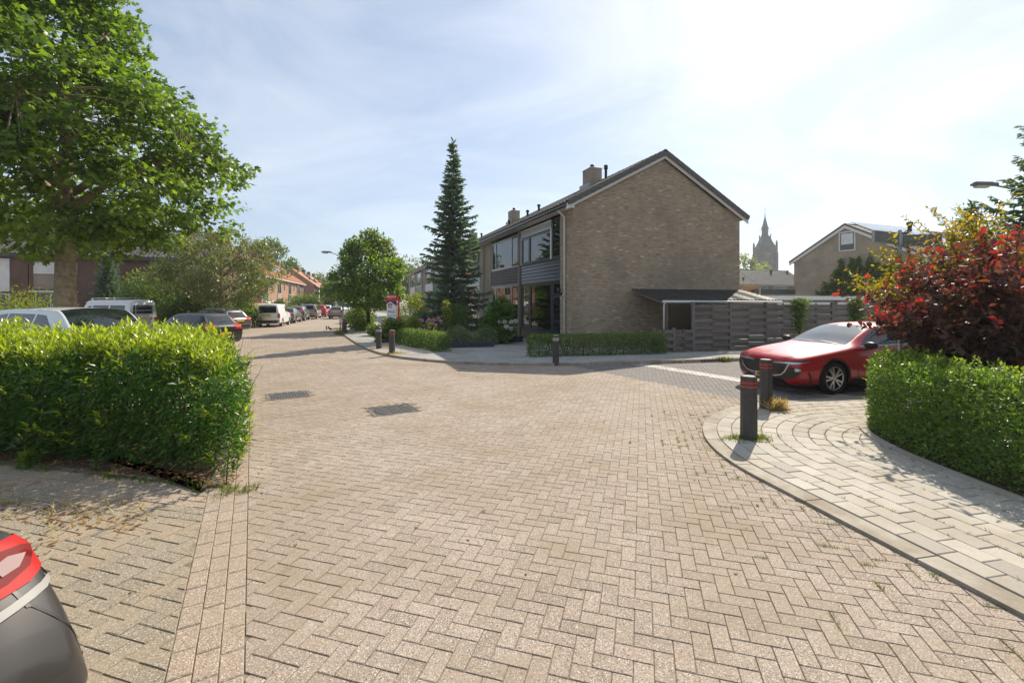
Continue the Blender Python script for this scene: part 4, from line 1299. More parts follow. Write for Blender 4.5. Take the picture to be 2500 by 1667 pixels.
# ================================================================== VEHICLES
def pchip(x, y, xi):
    x = np.asarray(x, float); y = np.asarray(y, float)
    h = np.diff(x); d = np.diff(y) / h
    m = np.zeros(len(x))
    for i in range(1, len(x) - 1):
        if d[i - 1] * d[i] > 0:
            w1, w2 = 2 * h[i] + h[i - 1], h[i] + 2 * h[i - 1]
            m[i] = (w1 + w2) / (w1 / d[i - 1] + w2 / d[i])
    m[0], m[-1] = d[0], d[-1]
    k = np.clip(np.searchsorted(x, xi) - 1, 0, len(x) - 2)
    t = (xi - x[k]) / h[k]
    return ((1 + 2 * t) * (1 - t) ** 2 * y[k] + t * (1 - t) ** 2 * h[k] * m[k] + t * t * (3 - 2 * t) * y[k + 1] + t * t * (t - 1) * h[k] * m[k + 1])
def section(zb, ws, wm, zm, wb, zbelt, wr, zr, zt):
    P_ = [(0, zb), (ws * .85, zb), (ws, zb + .09), (wm, zm), (wb, zbelt), (wr, zr), (wr * .8, zt - (zt - zr) * .42), (wr * .42, zt - (zt - zr) * .1), (0, zt)]
    out = [np.array(P_[0]), np.array(P_[1])]
    Q = [np.array(p, float) for p in P_[1:]]
    Q = Q + [np.array((-Q[-2][0], Q[-2][1]))]
    for i in range(len(Q) - 2):
        p0 = Q[max(i - 1, 0)]; p1 = Q[i]; p2 = Q[i + 1]; p3 = Q[i + 2]
        n = 5
        tn = .33 if i in (0, 1, 2, 3) else .5
        for k in range(1, n + 1):
            t = k / n
            m1 = (p2 - p0) * tn; m2 = (p3 - p1) * tn
            l = np.linalg.norm(p2 - p1)
            for mm_ in (m1, m2):
                q = np.linalg.norm(mm_)
                if q > 1.2 * l: mm_ *= 1.2 * l / q
            out.append((2 * t ** 3 - 3 * t * t + 1) * p1 + (t ** 3 - 2 * t * t + t) * m1 + (-2 * t ** 3 + 3 * t * t) * p2 + (t ** 3 - t * t) * m2)
    return np.array(out)
DEPS = None
def car_body(stations, wheels, Rw, mat, arch=.05, nx=90):
    S = np.array(stations, float)
    xs = S[:, 0]
    xi = np.unique(np.concatenate([np.linspace(xs[0], xs[-1], nx), xs]))
    par = [pchip(xs, S[:, c], xi) for c in range(1, 10)]
    rings = []
    for i in range(len(xi)):
        h_ = section(*[p[i] for p in par])
        r = [(xi[i], y, z) for y, z in h_] + [(xi[i], -y, z) for y, z in h_[-2:0:-1]]
        rings.append(r)
    n = len(rings[0])
    mb = MB()
    vs = sum(rings, [])
    fs = [(i * n + k, i * n + (k + 1) % n, (i + 1) * n + (k + 1) % n, (i + 1) * n + k) for i in range(len(rings) - 1) for k in range(n)]
    fs.append(tuple(range(n - 1, -1, -1))); fs.append(tuple((len(rings) - 1) * n + k for k in range(n)))
    mb.add(vs, fs, 0, True)
    me = mb.me('body', [mat, M['black']])
    bm = bmesh.new(); bm.from_mesh(me); bmesh.ops.recalc_face_normals(bm, faces=bm.faces); bm.to_mesh(me); bm.free()
    ob_ = bpy.data.objects.new('tmp_body', me); COL.objects.link(ob_)
    wmax = max(S[:, 3])
    cm = MB()
    for wx in wheels:
        for sg in (-1, 1):
            y0, y1 = sg * (wmax - .34), sg * (wmax + .3)
            cm.lathe([(.001, min(y0, y1)), (Rw + arch, min(y0, y1)), (Rw + arch, max(y0, y1)), (.001, max(y0, y1))], 28, (wx, 0, Rw), ax=1, mat=1, smooth=False)
    cme = cm.me('cut', [mat, M['black']])
    bm = bmesh.new(); bm.from_mesh(cme); bmesh.ops.remove_doubles(bm, verts=bm.verts, dist=.004); bmesh.ops.recalc_face_normals(bm, faces=bm.faces); bm.to_mesh(cme); bm.free()
    cut = bpy.data.objects.new('tmp_cut', cme); COL.objects.link(cut)
    md = ob_.modifiers.new('b', 'BOOLEAN'); md.operation = 'DIFFERENCE'; md.object = cut; md.solver = 'EXACT'
    dg = bpy.context.evaluated_depsgraph_get(); dg.update()
    res = bpy.data.meshes.new_from_object(ob_.evaluated_get(dg))
    bpy.data.objects.remove(ob_); bpy.data.objects.remove(cut)
    res.name = 'body'
    res.set_sharp_from_angle(angle=math.radians(38))
    return res
class Car:
    def __init__(s, name, label, st, wheels, Rw, paint, loc, fwd, group=None, arch=.05, sw=.2, rim='alloy', ww=None, spokes=5, cat='car', rimmat=None):
        s.L = st[-1][0]; s.W = max(r[3] for r in st)
        s.root = tag(empty(name, (loc[0], loc[1], loc[2] if len(loc) > 2 else 0.0), math.atan2(-fwd[1], -fwd[0])), label, cat, group)
        me = car_body(st, wheels, Rw, paint, arch)
        s.body = link('body', me, s.root)
        s.bvh = BVHTree.FromPolygons([v.co.copy() for v in me.vertices], [tuple(p.vertices) for p in me.polygons])
        s.Rw = Rw
        tw = sw
        tm = MB(); tm.lathe([(Rw * .72, -tw / 2), (Rw * .93, -tw / 2), (Rw, -tw * .3), (Rw, tw * .3), (Rw * .93, tw / 2), (Rw * .72, tw / 2), (Rw * .72, -tw / 2)], 28, ax=1)
        tme = tm.me('wheel', M['rubber'])
        rm = MB()
        rr = Rw * .73
        rm.lathe([(rr, -tw * .45), (rr, tw * .45), (rr * .96, tw * .45), (rr * .92, tw * .3), (rr * .92, -.02), (.001, -.02)], 28, ax=1, mat=1)
        rm.lathe([(rr * 1.0, tw * .452), (rr * 1.005, tw * .47), (rr * .93, tw * .47), (rr * .92, tw * .4)], 28, ax=1, mat=0)
        for k in range(spokes):
            a = 2 * PI * k / spokes
            for da, wd in ((-.22, .075), (.22, .075)) if spokes <= 6 else ((0, .12),):
                c0, c1 = rr * .12, rr * .95
                ca_, sa_ = math.cos(a + da * .4), math.sin(a + da * .4); cb_, sb_ = math.cos(a + da), math.sin(a + da)
                pa = Vector((c0 * ca_, 0, c0 * sa_)); pb = Vector((c1 * cb_, 0, c1 * sb_)); n_ = Vector((-(pb - pa).z, 0, (pb - pa).x)).normalized() * rr * wd * .8
                y0, y1 = tw * .28, tw * .44
                rm.add([pa + n_ + Vector((0, y1, 0)), pa - n_ + Vector((0, y1, 0)), pb - n_ * 1.1 + Vector((0, y1, 0)), pb + n_ * 1.1 + Vector((0, y1, 0)),
                        pa + n_ + Vector((0, y0, 0)), pa - n_ + Vector((0, y0, 0)), pb - n_ + Vector((0, y0, 0)), pb + n_ + Vector((0, y0, 0))],
                       [(0, 1, 2, 3), (0, 3, 7, 4), (1, 5, 6, 2), (3, 2, 6, 7)], 0)
        rm.lathe([(rr * .22, tw * .3), (rr * .22, tw * .45), (rr * .1, tw * .47), (.001, tw * .47)], 12, ax=1, mat=0)
        rme = rm.me('rim', [rimmat or M['alloy'], M['black']])
        for wx in wheels:
            for sg in (-1, 1):
                wo = link('wheel', tme, s.root, (wx, sg * (s.W - tw / 2 - .03), Rw), (0, 0, 0 if sg > 0 else PI))
                link('rim', rme, wo)
    def cast(s, view, a, b):
        if view[0] == 'S':
            o, d = Vector((a, 5 * view[1], b)), Vector((0, -view[1], 0))
        elif view[0] == 'F': o, d = Vector((-5, a, b)), Vector((1, 0, 0))
        elif view[0] == 'R': o, d = Vector((s.L + 5, a, b)), Vector((-1, 0, 0))
        elif view[0] == 'T': o, d = Vector((a, b, 5)), Vector((0, 0, -1))
        else:                                   # corner view: angle from the length axis, side, end
            ang, sd, end = view[1], view[2], view[3]
            d = Vector((-end * math.cos(ang), -sd * math.sin(ang), 0)); e = Vector((-end * math.sin(ang), sd * math.cos(ang), 0))
            base = Vector((s.L if end > 0 else 0, sd * s.W, 0))
            o = base - d * 5 + e * a + Vector((0, 0, b))
        h_ = s.bvh.ray_cast(o, d)
        return h_[0], h_[1]
    def patch(s, name, poly, view, mat, off=.004, grid=.07, parent=None):
        if area(poly) < 0: poly = poly[::-1]
        out = []
        for i in range(len(poly)):
            p, q = poly[i], poly[(i + 1) % len(poly)]
            n = max(1, int(math.hypot(q[0] - p[0], q[1] - p[1]) / grid))
            for k in range(n): out.append((p[0] + (q[0] - p[0]) * k / n, p[1] + (q[1] - p[1]) * k / n))
        m = len(out)
        pts = [Vector(p) for p in out]
        x0, x1 = min(p[0] for p in out), max(p[0] for p in out); y0, y1 = min(p[1] for p in out), max(p[1] for p in out)
        g = np.array([(x, y) for x in np.arange(x0 + grid / 2, x1, grid) for y in np.arange(y0 + grid / 2, y1, grid)]).reshape(-1, 2)
        if len(g):
            keep = inside(g, out)
            oa = np.array(out)
            for p in g[keep]:
                if np.min(np.sum((oa - p) ** 2, 1)) > (grid * .4) ** 2: pts.append(Vector(p))
        r = delaunay_2d_cdt(pts, [(i, (i + 1) % m) for i in range(m)], [], 1, 1e-5)
        co, ok = [], []
        for p in r[0]:
            l_, n_ = s.cast(view, p[0], p[1])
            if l_ is None: co.append((0, 0, 0)); ok.append(False)
            else: co.append(tuple(l_ + n_ * off)); ok.append(True)
        fs = [f for f in r[2] if all(ok[i] for i in f)]
        if not fs: return None
        mb = MB(); mb.add(co, fs, 0, True)
        me = mb.me(name, mat)
        bm = bmesh.new(); bm.from_mesh(me)
        # face the outside
        bmesh.ops.delete(bm, geom=[v for v in bm.verts if not v.link_faces], context='VERTS')
        bm.faces.ensure_lookup_table()
        if view[0] == 'S': rd = Vector((0, view[1], 0))
        elif view[0] == 'F': rd = Vector((-1, 0, 0))
        elif view[0] == 'R': rd = Vector((1, 0, 0))
        elif view[0] == 'T': rd = Vector((0, 0, 1))
        else: rd = Vector((view[3] * math.cos(view[1]), view[2] * math.sin(view[1]), 0))
        for f in bm.faces:
            if f.normal.dot(rd) < 0: f.normal_flip()
        bm.to_mesh(me); bm.free()
        return link(name, me, parent or s.root)
    def line(s, name, pts, wd, view, mat=None, off=.003, parent=None):
        pl, pr = [], []
        for i, p in enumerate(pts):
            q0 = pts[max(i - 1, 0)]; q1 = pts[min(i + 1, len(pts) - 1)]
            t = Vector((q1[0] - q0[0], q1[1] - q0[1])).normalized(); n_ = Vector((-t.y, t.x)) * wd / 2
            pl.append((p[0] + n_.x, p[1] + n_.y)); pr.append((p[0] - n_.x, p[1] - n_.y))
        return s.patch(name, pl + pr[::-1], view, mat or M['black'], off, .06, parent)
    def both(s, name, poly, mat, off=.004, grid=.07):
        return [s.patch(name, poly, ('S', sg), mat, off, grid) for sg in (-1, 1)]
    def mirror(s, x, z, y, mat, sz=1.0):
        for sg in (-1, 1):
            mb = MB()
            mb.X = Matrix.Translation((x, sg * y, z)) @ Matrix.Diagonal((.075 * sz, .12 * sz, .075 * sz, 1))
            mb.lathe([(.001, -1.0), (.7, -.85), (1.0, -.3), (1.0, .4), (.75, .9), (.001, 1.0)], 12, ax=1)
            mb.build('mirror', mat, s.root)
            mb = MB(); mb.tube([(x, sg * (y - .04), z - .06), (x + .02, sg * (y - .2), z - .12)], .025, 6); mb.build('mirror_arm', M['black'], s.root)
    def plate(s, x, z, end, w_=.52, h_=.11, text=None, parent=None):
        mb = MB(); mb.box((x - .008, -w_ / 2, z - h_ / 2), (x + .008, w_ / 2, z + h_ / 2)); pl = mb.build('number_plate', M['plate'], s.root)
        return pl

def std_st(L, Wd, Ht, n0, cowl, cz, r0, r1, tx, tz, belt0, belt1, rw=.66, zb=.2, van=False):
    w_ = Wd / 2
    rows = [(0, .36, .56 * w_, .64 * w_, .5, .58 * w_, n0 - .12, .46 * w_, n0 - .05, n0 - .03),
            (.06, .26, .78 * w_, .84 * w_, .5, .78 * w_, n0 - .07, .62 * w_, n0 - .01, n0 + .015),
            (.25, zb, .92 * w_, .96 * w_, .54, .92 * w_, n0 - .02, .74 * w_, n0 + .05, n0 + .07),
            (cowl - .06, zb, .96 * w_, w_, .6, .96 * w_, min(belt0, cz - .05), .82 * w_, cz - .03, cz),
            (cowl + .06, zb, .96 * w_, w_, .6, .96 * w_, belt0, .80 * w_, cz + .03, cz + .07),
            (r0, zb, .96 * w_, w_, .62, .955 * w_, belt0 + .03, rw * w_, Ht - .1, Ht - .02),
            ((r0 + r1) / 2, zb, .96 * w_, w_, .63, .955 * w_, (belt0 + belt1) / 2 + .02, rw * w_, Ht - .08, Ht)]
    if van:
        rows += [(L - .22, zb, .96 * w_, w_, .64, .95 * w_, belt1, rw * w_, Ht - .09, Ht - .015),
                 (L - .05, .24, .92 * w_, .97 * w_, .64, .92 * w_, belt1, rw * w_ * .98, Ht - .13, Ht - .06),
                 (L, .34, .85 * w_, .92 * w_, .64, .87 * w_, belt1, rw * w_ * .93, Ht - .22, Ht - .16)]
    else:
        rows += [(r1, zb, .96 * w_, w_, .64, .95 * w_, belt1 + .01, rw * w_, Ht - .1, Ht - .03),
                 (tx, zb, .95 * w_, .985 * w_, .66, .93 * w_, min(belt1, tz - .04), .76 * w_, tz - .03, tz),
                 (L - .05, .27, .9 * w_, .94 * w_, .62, .87 * w_, min(belt1, tz) - .08, .7 * w_, tz - .09, tz - .06),
                 (L, .36, .8 * w_, .86 * w_, .6, .8 * w_, tz - .22, .62 * w_, tz - .16, tz - .13)]
    return rows
def paint(name, c, metal=.35, rough=.32):
    return gloss(name, c, rough, .35, coat=.8, metal=metal)
M['p_red'] = paint('paint_red', (.42, .012, .02), .15, .4)
M['p_white'] = paint('paint_white', (.8, .8, .8), .0, .4)
M['p_silver'] = paint('paint_silver', (.62, .63, .62), .2, .35)
M['p_black'] = paint('paint_black', (.008, .009, .011), .0, .4)
M['p_grey'] = paint('paint_grey', (.17, .165, .155), .6, .3)
M['p_taupe'] = paint('paint_taupe', (.27, .25, .225), .6, .3)
M['p_brown'] = gloss('paint_brown', (.034, .03, .027), .45, .25, coat=.35)
M['p_greygreen'] = paint('paint_greygreen', (.2, .21, .2), .6, .3)
M['p_red2'] = paint('paint_red2', (.45, .012, .015), .2, .3)

def text_mesh(name, body, size, mat, parent, matrix, ext=.002, sx=1.0, bold=0.0):
    cu = bpy.data.curves.new(name, 'FONT'); cu.body = body; cu.size = size; cu.extrude = ext; cu.offset = bold
    cu.align_x = 'CENTER'; cu.align_y = 'CENTER'
    to_ = bpy.data.objects.new('tmp_text', cu); COL.objects.link(to_)
    dg = bpy.context.evaluated_depsgraph_get(); dg.update()
    me = bpy.data.meshes.new_from_object(to_.evaluated_get(dg))
    bpy.data.objects.remove(to_)
    me.name = name; me.materials.clear(); me.materials.append(mat)
    o = link(name, me, parent)
    o.matrix_local = matrix @ Matrix.Diagonal((sx, 1, 1, 1))
    return o

# ---- red fastback parked at the corner
ST = [(0.0, .32, .52, .60, .55, .54, .70, .42, .735, .745), (.05, .22, .72, .78, .55, .72, .72, .58, .775, .79), (.22, .185, .84, .885, .56, .83, .755, .66, .825, .84),
      (.55, .175, .895, .935, .6, .885, .815, .70, .88, .905), (.95, .175, .91, .95, .63, .90, .87, .72, .93, .955), (1.38, .175, .91, .945, .64, .895, .925, .73, .985, 1.01),
      (1.52, .175, .91, .945, .64, .895, .945, .735, 1.015, 1.05), (1.95, .175, .91, .945, .65, .885, .965, .69, 1.2, 1.26), (2.4, .175, .91, .945, .65, .88, .985, .63, 1.35, 1.425),
      (2.75, .175, .91, .945, .66, .88, .99, .615, 1.4, 1.475), (3.2, .175, .91, .945, .66, .88, 1.0, .61, 1.4, 1.485), (3.7, .175, .91, .945, .67, .875, 1.01, .59, 1.34, 1.425),
      (4.2, .18, .91, .94, .68, .86, 1.02, .58, 1.19, 1.26), (4.55, .2, .89, .92, .7, .83, 1.015, .6, 1.08, 1.13), (4.8, .26, .83, .87, .7, .78, .99, .58, 1.04, 1.075), (4.92, .36, .7, .76, .7, .7, .92, .5, .98, 1.0)]
rf_ = np.array((-.965, -.262)); rf_ /= np.linalg.norm(rf_)
rl = np.array((-rf_[1], rf_[0]))            # the car's left
fw_ = np.array(G(2040, 964)); 
orig = fw_ + rf_ * .95 + (-rl) * (.93)
red = Car('red_car', 'glossy red fastback car with black grille parked at the corner', ST, (.95, 3.85), .345, M['p_red'], (orig[0], orig[1], 0), rf_, arch=.045, sw=.24, spokes=5)
red.patch('windscreen', [(1.5, -.70), (2.36, -.575), (2.40, -.3), (2.41, 0), (2.40, .3), (2.36, .575), (1.5, .70), (1.45, .4), (1.43, 0), (1.45, -.4)], ('T',), M['wscreen'])
red.line('wiper', [(1.47, -.55), (1.53, -.1)], .025, ('T',), off=.015); red.line('wiper', [(1.47, .05), (1.53, .5)], .025, ('T',), off=.015)
red.patch('mirror_housing', [(2.27, -.12), (2.33, -.1), (2.33, .1), (2.27, .12)], ('T',), M['black'], .006)
red.patch('rear_window', [(3.62, -.5), (4.45, -.56), (4.45, .56), (3.62, .5)], ('T',), M['cardark'])
red.both('side_window', [(1.78, 1.02), (2.0, 1.16), (2.35, 1.33), (2.7, 1.385), (2.84, 1.39), (2.84, 1.025)], M['cardark'])
red.both('side_window', [(2.92, 1.03), (2.92, 1.39), (3.35, 1.375), (3.75, 1.28), (4.1, 1.12), (4.15, 1.07), (3.9, 1.045)], M['cardark'])
red.both('window_trim', [(1.7, .985), (4.2, 1.045), (4.2, 1.06), (1.7, 1.0)], M['chrome'], .007)
for sg in (-1, 1):
    red.line('door_gap', [(1.62, .9), (1.55, .6), (1.6, .3)], .012, ('S', sg)); red.line('door_gap', [(2.88, .97), (2.9, .3)], .012, ('S', sg))
    red.line('sill_trim', [(1.4, .2), (3.4, .2)], .05, ('S', sg), M['chrome'], .006); red.line('sill_trim', [(1.35, .28), (3.45, .28)], .1, ('S', sg), M['black'], .004)
    red.patch('door_handle', [(2.6, .82), (2.8, .83), (2.8, .86), (2.6, .85)], ('S', sg), M['black'], .012)
    red.line('wheel_arch_trim', [(.95 + .41 * math.cos(t), .345 + .41 * math.sin(t)) for t in np.linspace(-.25, PI + .25, 16)], .035, ('S', sg), M['black'], .004)
    red.line('wheel_arch_trim', [(3.85 + .41 * math.cos(t), .345 + .41 * math.sin(t)) for t in np.linspace(-.25, PI + .25, 16)], .035, ('S', sg), M['black'], .004)
    c_ = ('C', math.radians(38), sg, -1)
    red.patch('headlight', [(-.02, .66), (.1, .70), (-.48, .67), (-.62, .63), (-.5, .625)][:0] or [(-.56, .635), (-.05, .655), (.16, .71), (.02, .7), (-.3, .685), (-.5, .665)], c_, M['lens'], .006, .04)
    red.patch('headlight_mask', [(-.05, .658), (.14, .735), (-.1, .72), (-.36, .69)], c_, M['black'], .0035, .04)
    red.patch('lower_lamp', [(-.36, .6), (-.02, .585), (.02, .52), (-.06, .4), (-.2, .33), (-.5, .31), (-.42, .45)], c_, M['grille'], .005, .04)
    red.patch('fog_lamp', [(-.12, .57), (-.01, .56), (.0, .52), (-.1, .5)], c_, M['lens'], .009, .03)
    red.line('air_slit', [(.12, .5), (.16, .35), (.14, .22)], .03, c_)
red.patch('grille', [(-.66, .665), (-.3, .675), (0, .68), (.3, .675), (.66, .665), (.6, .5), (.5, .4), (.3, .365), (0, .36), (-.3, .365), (-.5, .4), (-.6, .5)], ('F',), M['grille'], .005, .05)
red.line('grille_wing', [(-.66, .655), (-.58, .49), (-.48, .4), (-.3, .362), (0, .355), (.3, .362), (.48, .4), (.58, .49), (.66, .655)], .025, ('F',), M['chrome'], .01)
red.patch('lower_intake', [(-.5, .32), (.5, .32), (.66, .2), (-.66, .2)], ('F',), M['black'], .004, .05)
for sg in (-1, 1):
    red.line('bumper_trim', [(-.75, .235), (-.1, .215), (.3, .2), (.55, .2)], .03, ('C', math.radians(45), sg, -1), M['chrome'], .006)
    red.line('bumper_lip', [(-.9, .2), (-.1, .18), (.55, .175)], .06, ('C', math.radians(45), sg, -1), M['black'], .004)
red.line('bonnet_gap', [(.1, -.62), (.13, -.3), (.14, 0), (.13, .3), (.1, .62)], .012, ('T',))
for sg in (-1, 1): red.line('bonnet_gap', [(.1, .62 * sg), (.5, .76 * sg), (1.4, .78 * sg)], .01, ('T',))
mb = MB(); mb.X = Matrix.Translation((-.012, 0, .575)) @ Matrix.Rotation(PI / 2, 4, 'Z') @ Matrix.Rotation(-.12, 4, 'X')
mb.tube([(.085 * math.cos(t), 0, .066 * math.sin(t)) for t in np.linspace(0, 2 * PI, 25)], .007, 6)
mb.tube([(-.075, 0, .03), (-.035, 0, .022), (0, 0, -.02), (.035, 0, .022), (.075, 0, .03)], .008, 6)
mb.build('badge', M['chrome'], red.root)
pl = red.plate(-.018, .335, -1)
mb = MB(); mb.box((-.0285, .205, .2855), (-.0262, .2575, .3845)); mb.build('plate_band', M['plate_blue'], pl)
text_mesh('plate_text', 'JRD-', .1, M['black'], pl, Matrix.Translation((-.0275, .055, .333)) @ Matrix.Rotation(-PI / 2, 4, 'Z') @ Matrix.Rotation(PI / 2, 4, 'X'), .001, 1.0, .002)
red.mirror(1.78, 1.03, 1.05, M['black'])

def dress(c, side, ws, rear, rw_view='R', tail=None, plate=None, head=None, gaps=(), bumper=None):
    """windows, lamps and plate of an ordinary car"""
    for p in side: c.both('side_window', p, M['cardark'])
    if ws: c.patch('windscreen', ws, ('T',), M['cardark'])
    if rear: c.patch('rear_window', rear, (rw_view,), M['cardark'])
    if tail:
        for sg in (-1, 1):
            for (ang, poly, m_) in tail: c.patch('tail_light', poly, ('C', math.radians(ang), sg, 1), M[m_], .006, .04)
    if head:
        for sg in (-1, 1): c.patch('headlight', head, ('C', math.radians(40), sg, -1), M['lens'], .006, .04)
    if plate: c.plate(c.L + plate[0], plate[1], 1)
    if bumper: c.patch('bumper', bumper, ('R',), M['black'], .004)
    for g in gaps:
        for sg in (-1, 1): c.line('door_gap', g, .014, ('S', sg))
TAIL = [(45, [(-.32, .78), (-.28, 1.0), (.02, 1.02), (.1, .98), (.02, .8)], 'tail')]
def heading(deg): return (math.sin(math.radians(deg)), math.cos(math.radians(deg)))
PKG = 'cars parked around the parking place'
BW = np.array((-.93, .35)); BW /= np.linalg.norm(BW)
# ---- white people carrier behind the near hedge, nose towards the road
st = std_st(4.85, 1.9, 1.83, .92, 1.05, 1.14, 2.0, 4.3, 4.72, 1.1, 1.06, 1.12, .72)
c = Car('white_car', 'white people carrier with sloping bonnet behind the near hedge', st, (.95, 3.95), .33, M['p_white'], (-8.05, 9.95, 0), -BW, PKG)
dress(c, [[(1.5, 1.12), (1.95, 1.45), (2.25, 1.66), (2.6, 1.68), (2.6, 1.15)], [(2.68, 1.15), (2.68, 1.68), (3.75, 1.69), (3.75, 1.18)], [(3.82, 1.18), (3.82, 1.69), (4.45, 1.62), (4.55, 1.25)]],
      [(1.12, -.7), (1.95, -.62), (2.0, 0), (1.95, .62), (1.12, .7), (1.04, 0)], None, head=[(-.45, .72), (.1, .82), (.2, .9), (-.3, .82)], gaps=[[(2.64, 1.12), (2.64, .35)]])
c.mirror(1.6, 1.14, 1.07, M['p_white'])
# ---- camper van
st = std_st(4.8, 1.86, 2.12, .98, .72, 1.22, 1.55, 4.4, 4.6, 1.3, 1.18, 1.2, .8, .28, True)
rr_ = np.array((XA(325, 27.2), 27.2)); TF = np.array((-.97, .22)); TF /= np.linalg.norm(TF)
vloc = rr_ + TF * 4.8 - np.array((-TF[1], TF[0])) * .6
c = Car('camper_van', 'silver camper van with bicycle rack and roof bars behind the maple trunk', st, (.85, 3.75), .33, M['p_silver'], (vloc[0], vloc[1], 0), TF, PKG, cat='van')
dress(c, [[(1.15, 1.3), (1.6, 1.72), (1.85, 1.74), (1.85, 1.3)], [(1.98, 1.3), (1.98, 1.76), (3.2, 1.77), (3.2, 1.3)], [(3.32, 1.3), (3.32, 1.77), (4.45, 1.76), (4.5, 1.34)]],
      [(.86, -.68), (1.42, -.64), (1.42, .64), (.86, .68)], [(-.62, 1.25), (.62, 1.25), (.58, 1.78), (-.58, 1.78)], tail=[(45, [(-.16, .72), (-.16, 1.0), (.06, 1.0), (.06, .72)], 'tail')], plate=(.012, .9), gaps=[[(1.92, 1.25), (1.92, .4)], [(3.26, 1.25), (3.26, .4)]])
rk = MB()
for y in (-.5, .5): rk.tube([(4.82, y, .85), (4.88, y, 1.3), (4.86, y, 1.75), (4.7, y, 2.0)], .02, 6)
for z in (.95, 1.2, 1.45, 1.7): rk.tube([(4.9, -.7, z), (4.9, .7, z)], .018, 6)
for y in (-.45, .45): rk.tube([(4.85, y, 1.0), (5.15, y, 1.02), (5.2, y, 1.2)], .02, 6)
rk.tube([(5.1, -.7, 1.03), (5.1, .7, 1.03)], .02, 6)
rk.build('bicycle_rack', M['steel'], c.root)
for x in (1.7, 3.6):
    mb = MB(); mb.tube([(x, -.7, 2.2), (x, .7, 2.2)], .035, 6); mb.box((x - .04, -.72, 2.02), (x + .04, -.62, 2.18)); mb.box((x - .04, .62, 2.02), (x + .04, .72, 2.18)); mb.build('roof_bar', M['steel'], c.root)
mb = MB(); mb.box((1.35, -.78, 1.955), (4.5, .78, 1.985)); mb.build('roof_seam', M['p_white'], c.root)
# ---- black hatchback
st = std_st(4.22, 1.76, 1.5, .72, 1.2, .98, 2.0, 3.55, 4.06, 1.02, .92, 1.02, .66)
ctr = np.array((-12.35, 19.35)) + BW * 4.15
c = Car('black_hatchback', 'shiny black hatchback seen from the rear behind the near hedge', st, (.85, 3.42), .31, M['p_black'], (ctr[0], ctr[1], 0), BW, PKG)
dress(c, [[(1.55, .99), (2.0, 1.33), (2.35, 1.36), (2.35, 1.0)], [(2.42, 1.0), (2.42, 1.37), (3.0, 1.36), (3.25, 1.22), (3.25, 1.06)], [(3.32, 1.08), (3.32, 1.22), (3.6, 1.18), (3.55, 1.1)]],
      [(1.28, -.66), (1.92, -.56), (1.92, .56), (1.28, .66)], [(-.58, 1.04), (.58, 1.04), (.5, 1.36), (-.5, 1.36)], tail=TAIL, plate=(.012, .62), gaps=[[(2.38, .96), (2.38, .35)]])
c.line('wiper', [(-.1, 1.08), (.25, 1.14)], .02, ('R',), M['rubber'], .012)
mb = MB(); mb.tube([(3.5, 0, 1.47), (3.62, 0, 1.66)], .006, 5); mb.build('aerial', M['black'], c.root)
# ---- grey estate with roof rails
st = std_st(4.72, 1.8, 1.5, .74, 1.3, .98, 2.05, 4.1, 4.55, 1.0, .94, 1.02, .66)
er = np.array((XA(587, 28.6), 28.6)); ED = np.array((-.94, .34)); ED /= np.linalg.norm(ED)
ctr = er + ED * 4.72
c = Car('grey_estate_car', 'dark grey estate car with roof bars parked behind the black hatchback', st, (.9, 3.65), .32, M['p_grey'], (ctr[0], ctr[1], 0), ED, PKG)
dress(c, [[(1.65, 1.0), (2.1, 1.33), (2.5, 1.36), (2.5, 1.02)], [(2.57, 1.02), (2.57, 1.37), (3.35, 1.36), (3.35, 1.04)], [(3.42, 1.04), (3.42, 1.36), (4.05, 1.32), (4.25, 1.1)]],
      [(1.4, -.66), (1.98, -.56), (1.98, .56), (1.4, .66)], [(-.6, 1.02), (.6, 1.02), (.52, 1.34), (-.52, 1.34)], tail=TAIL, plate=(.012, .78))
c.line('chrome_strip', [(-.35, .9), (.35, .9)], .03, ('R',), M['chrome'], .01)
c.patch('bumper', [(-.7, .3), (.7, .3), (.72, .5), (-.72, .5)], ('R',), M['black'], .004)
for y in (-.55, .55):
    mb = MB(); mb.tube([(2.2, y, 1.46), (2.35, y, 1.53), (3.9, y, 1.52), (4.05, y, 1.44)], .018, 6); mb.build('roof_rail', M['alloy'], c.root)
for x in (2.5, 3.5):
    mb = MB(); mb.box((x, -.62, 1.545), (x + .09, .62, 1.575)); mb.build('roof_bar', M['steel'], c.root)
# ---- white delivery van
UP = np.array((-.27, .96)); UP /= np.linalg.norm(UP)
SG = 'cars parked along the left side of the street'
st = std_st(4.5, 1.8, 1.84, .95, 1.0, 1.15, 1.85, 4.2, 4.4, 1.2, 1.08, 1.1, .76, .22, True)
rear = np.array((-19.3, 35.6))
c = Car('white_delivery_van', 'white delivery van with dark rear window behind the grey bollard', st, (.85, 3.55), .32, M['p_white'], tuple(rear + UP * 4.5), UP, SG, cat='van')
dress(c, [[(1.25, 1.16), (1.8, 1.56), (2.2, 1.6), (2.2, 1.18)]], [(1.12, -.68), (1.75, -.62), (1.75, .62), (1.12, .68)], [(-.64, 1.1), (.64, 1.1), (.58, 1.64), (-.58, 1.64)],
      tail=[(45, [(-.14, .72), (-.14, 1.05), (.06, 1.05), (.06, .72)], 'tail')], plate=(.012, .86), gaps=[[(2.28, 1.6), (2.28, .35)]], bumper=[(-.86, .3), (.86, .3), (.86, .52), (-.86, .52)])
c.line('handle_strip', [(-.45, .98), (.2, .98)], .04, ('R',), M['black'], .008)
c.mirror(1.45, 1.2, 1.02, M['black'])
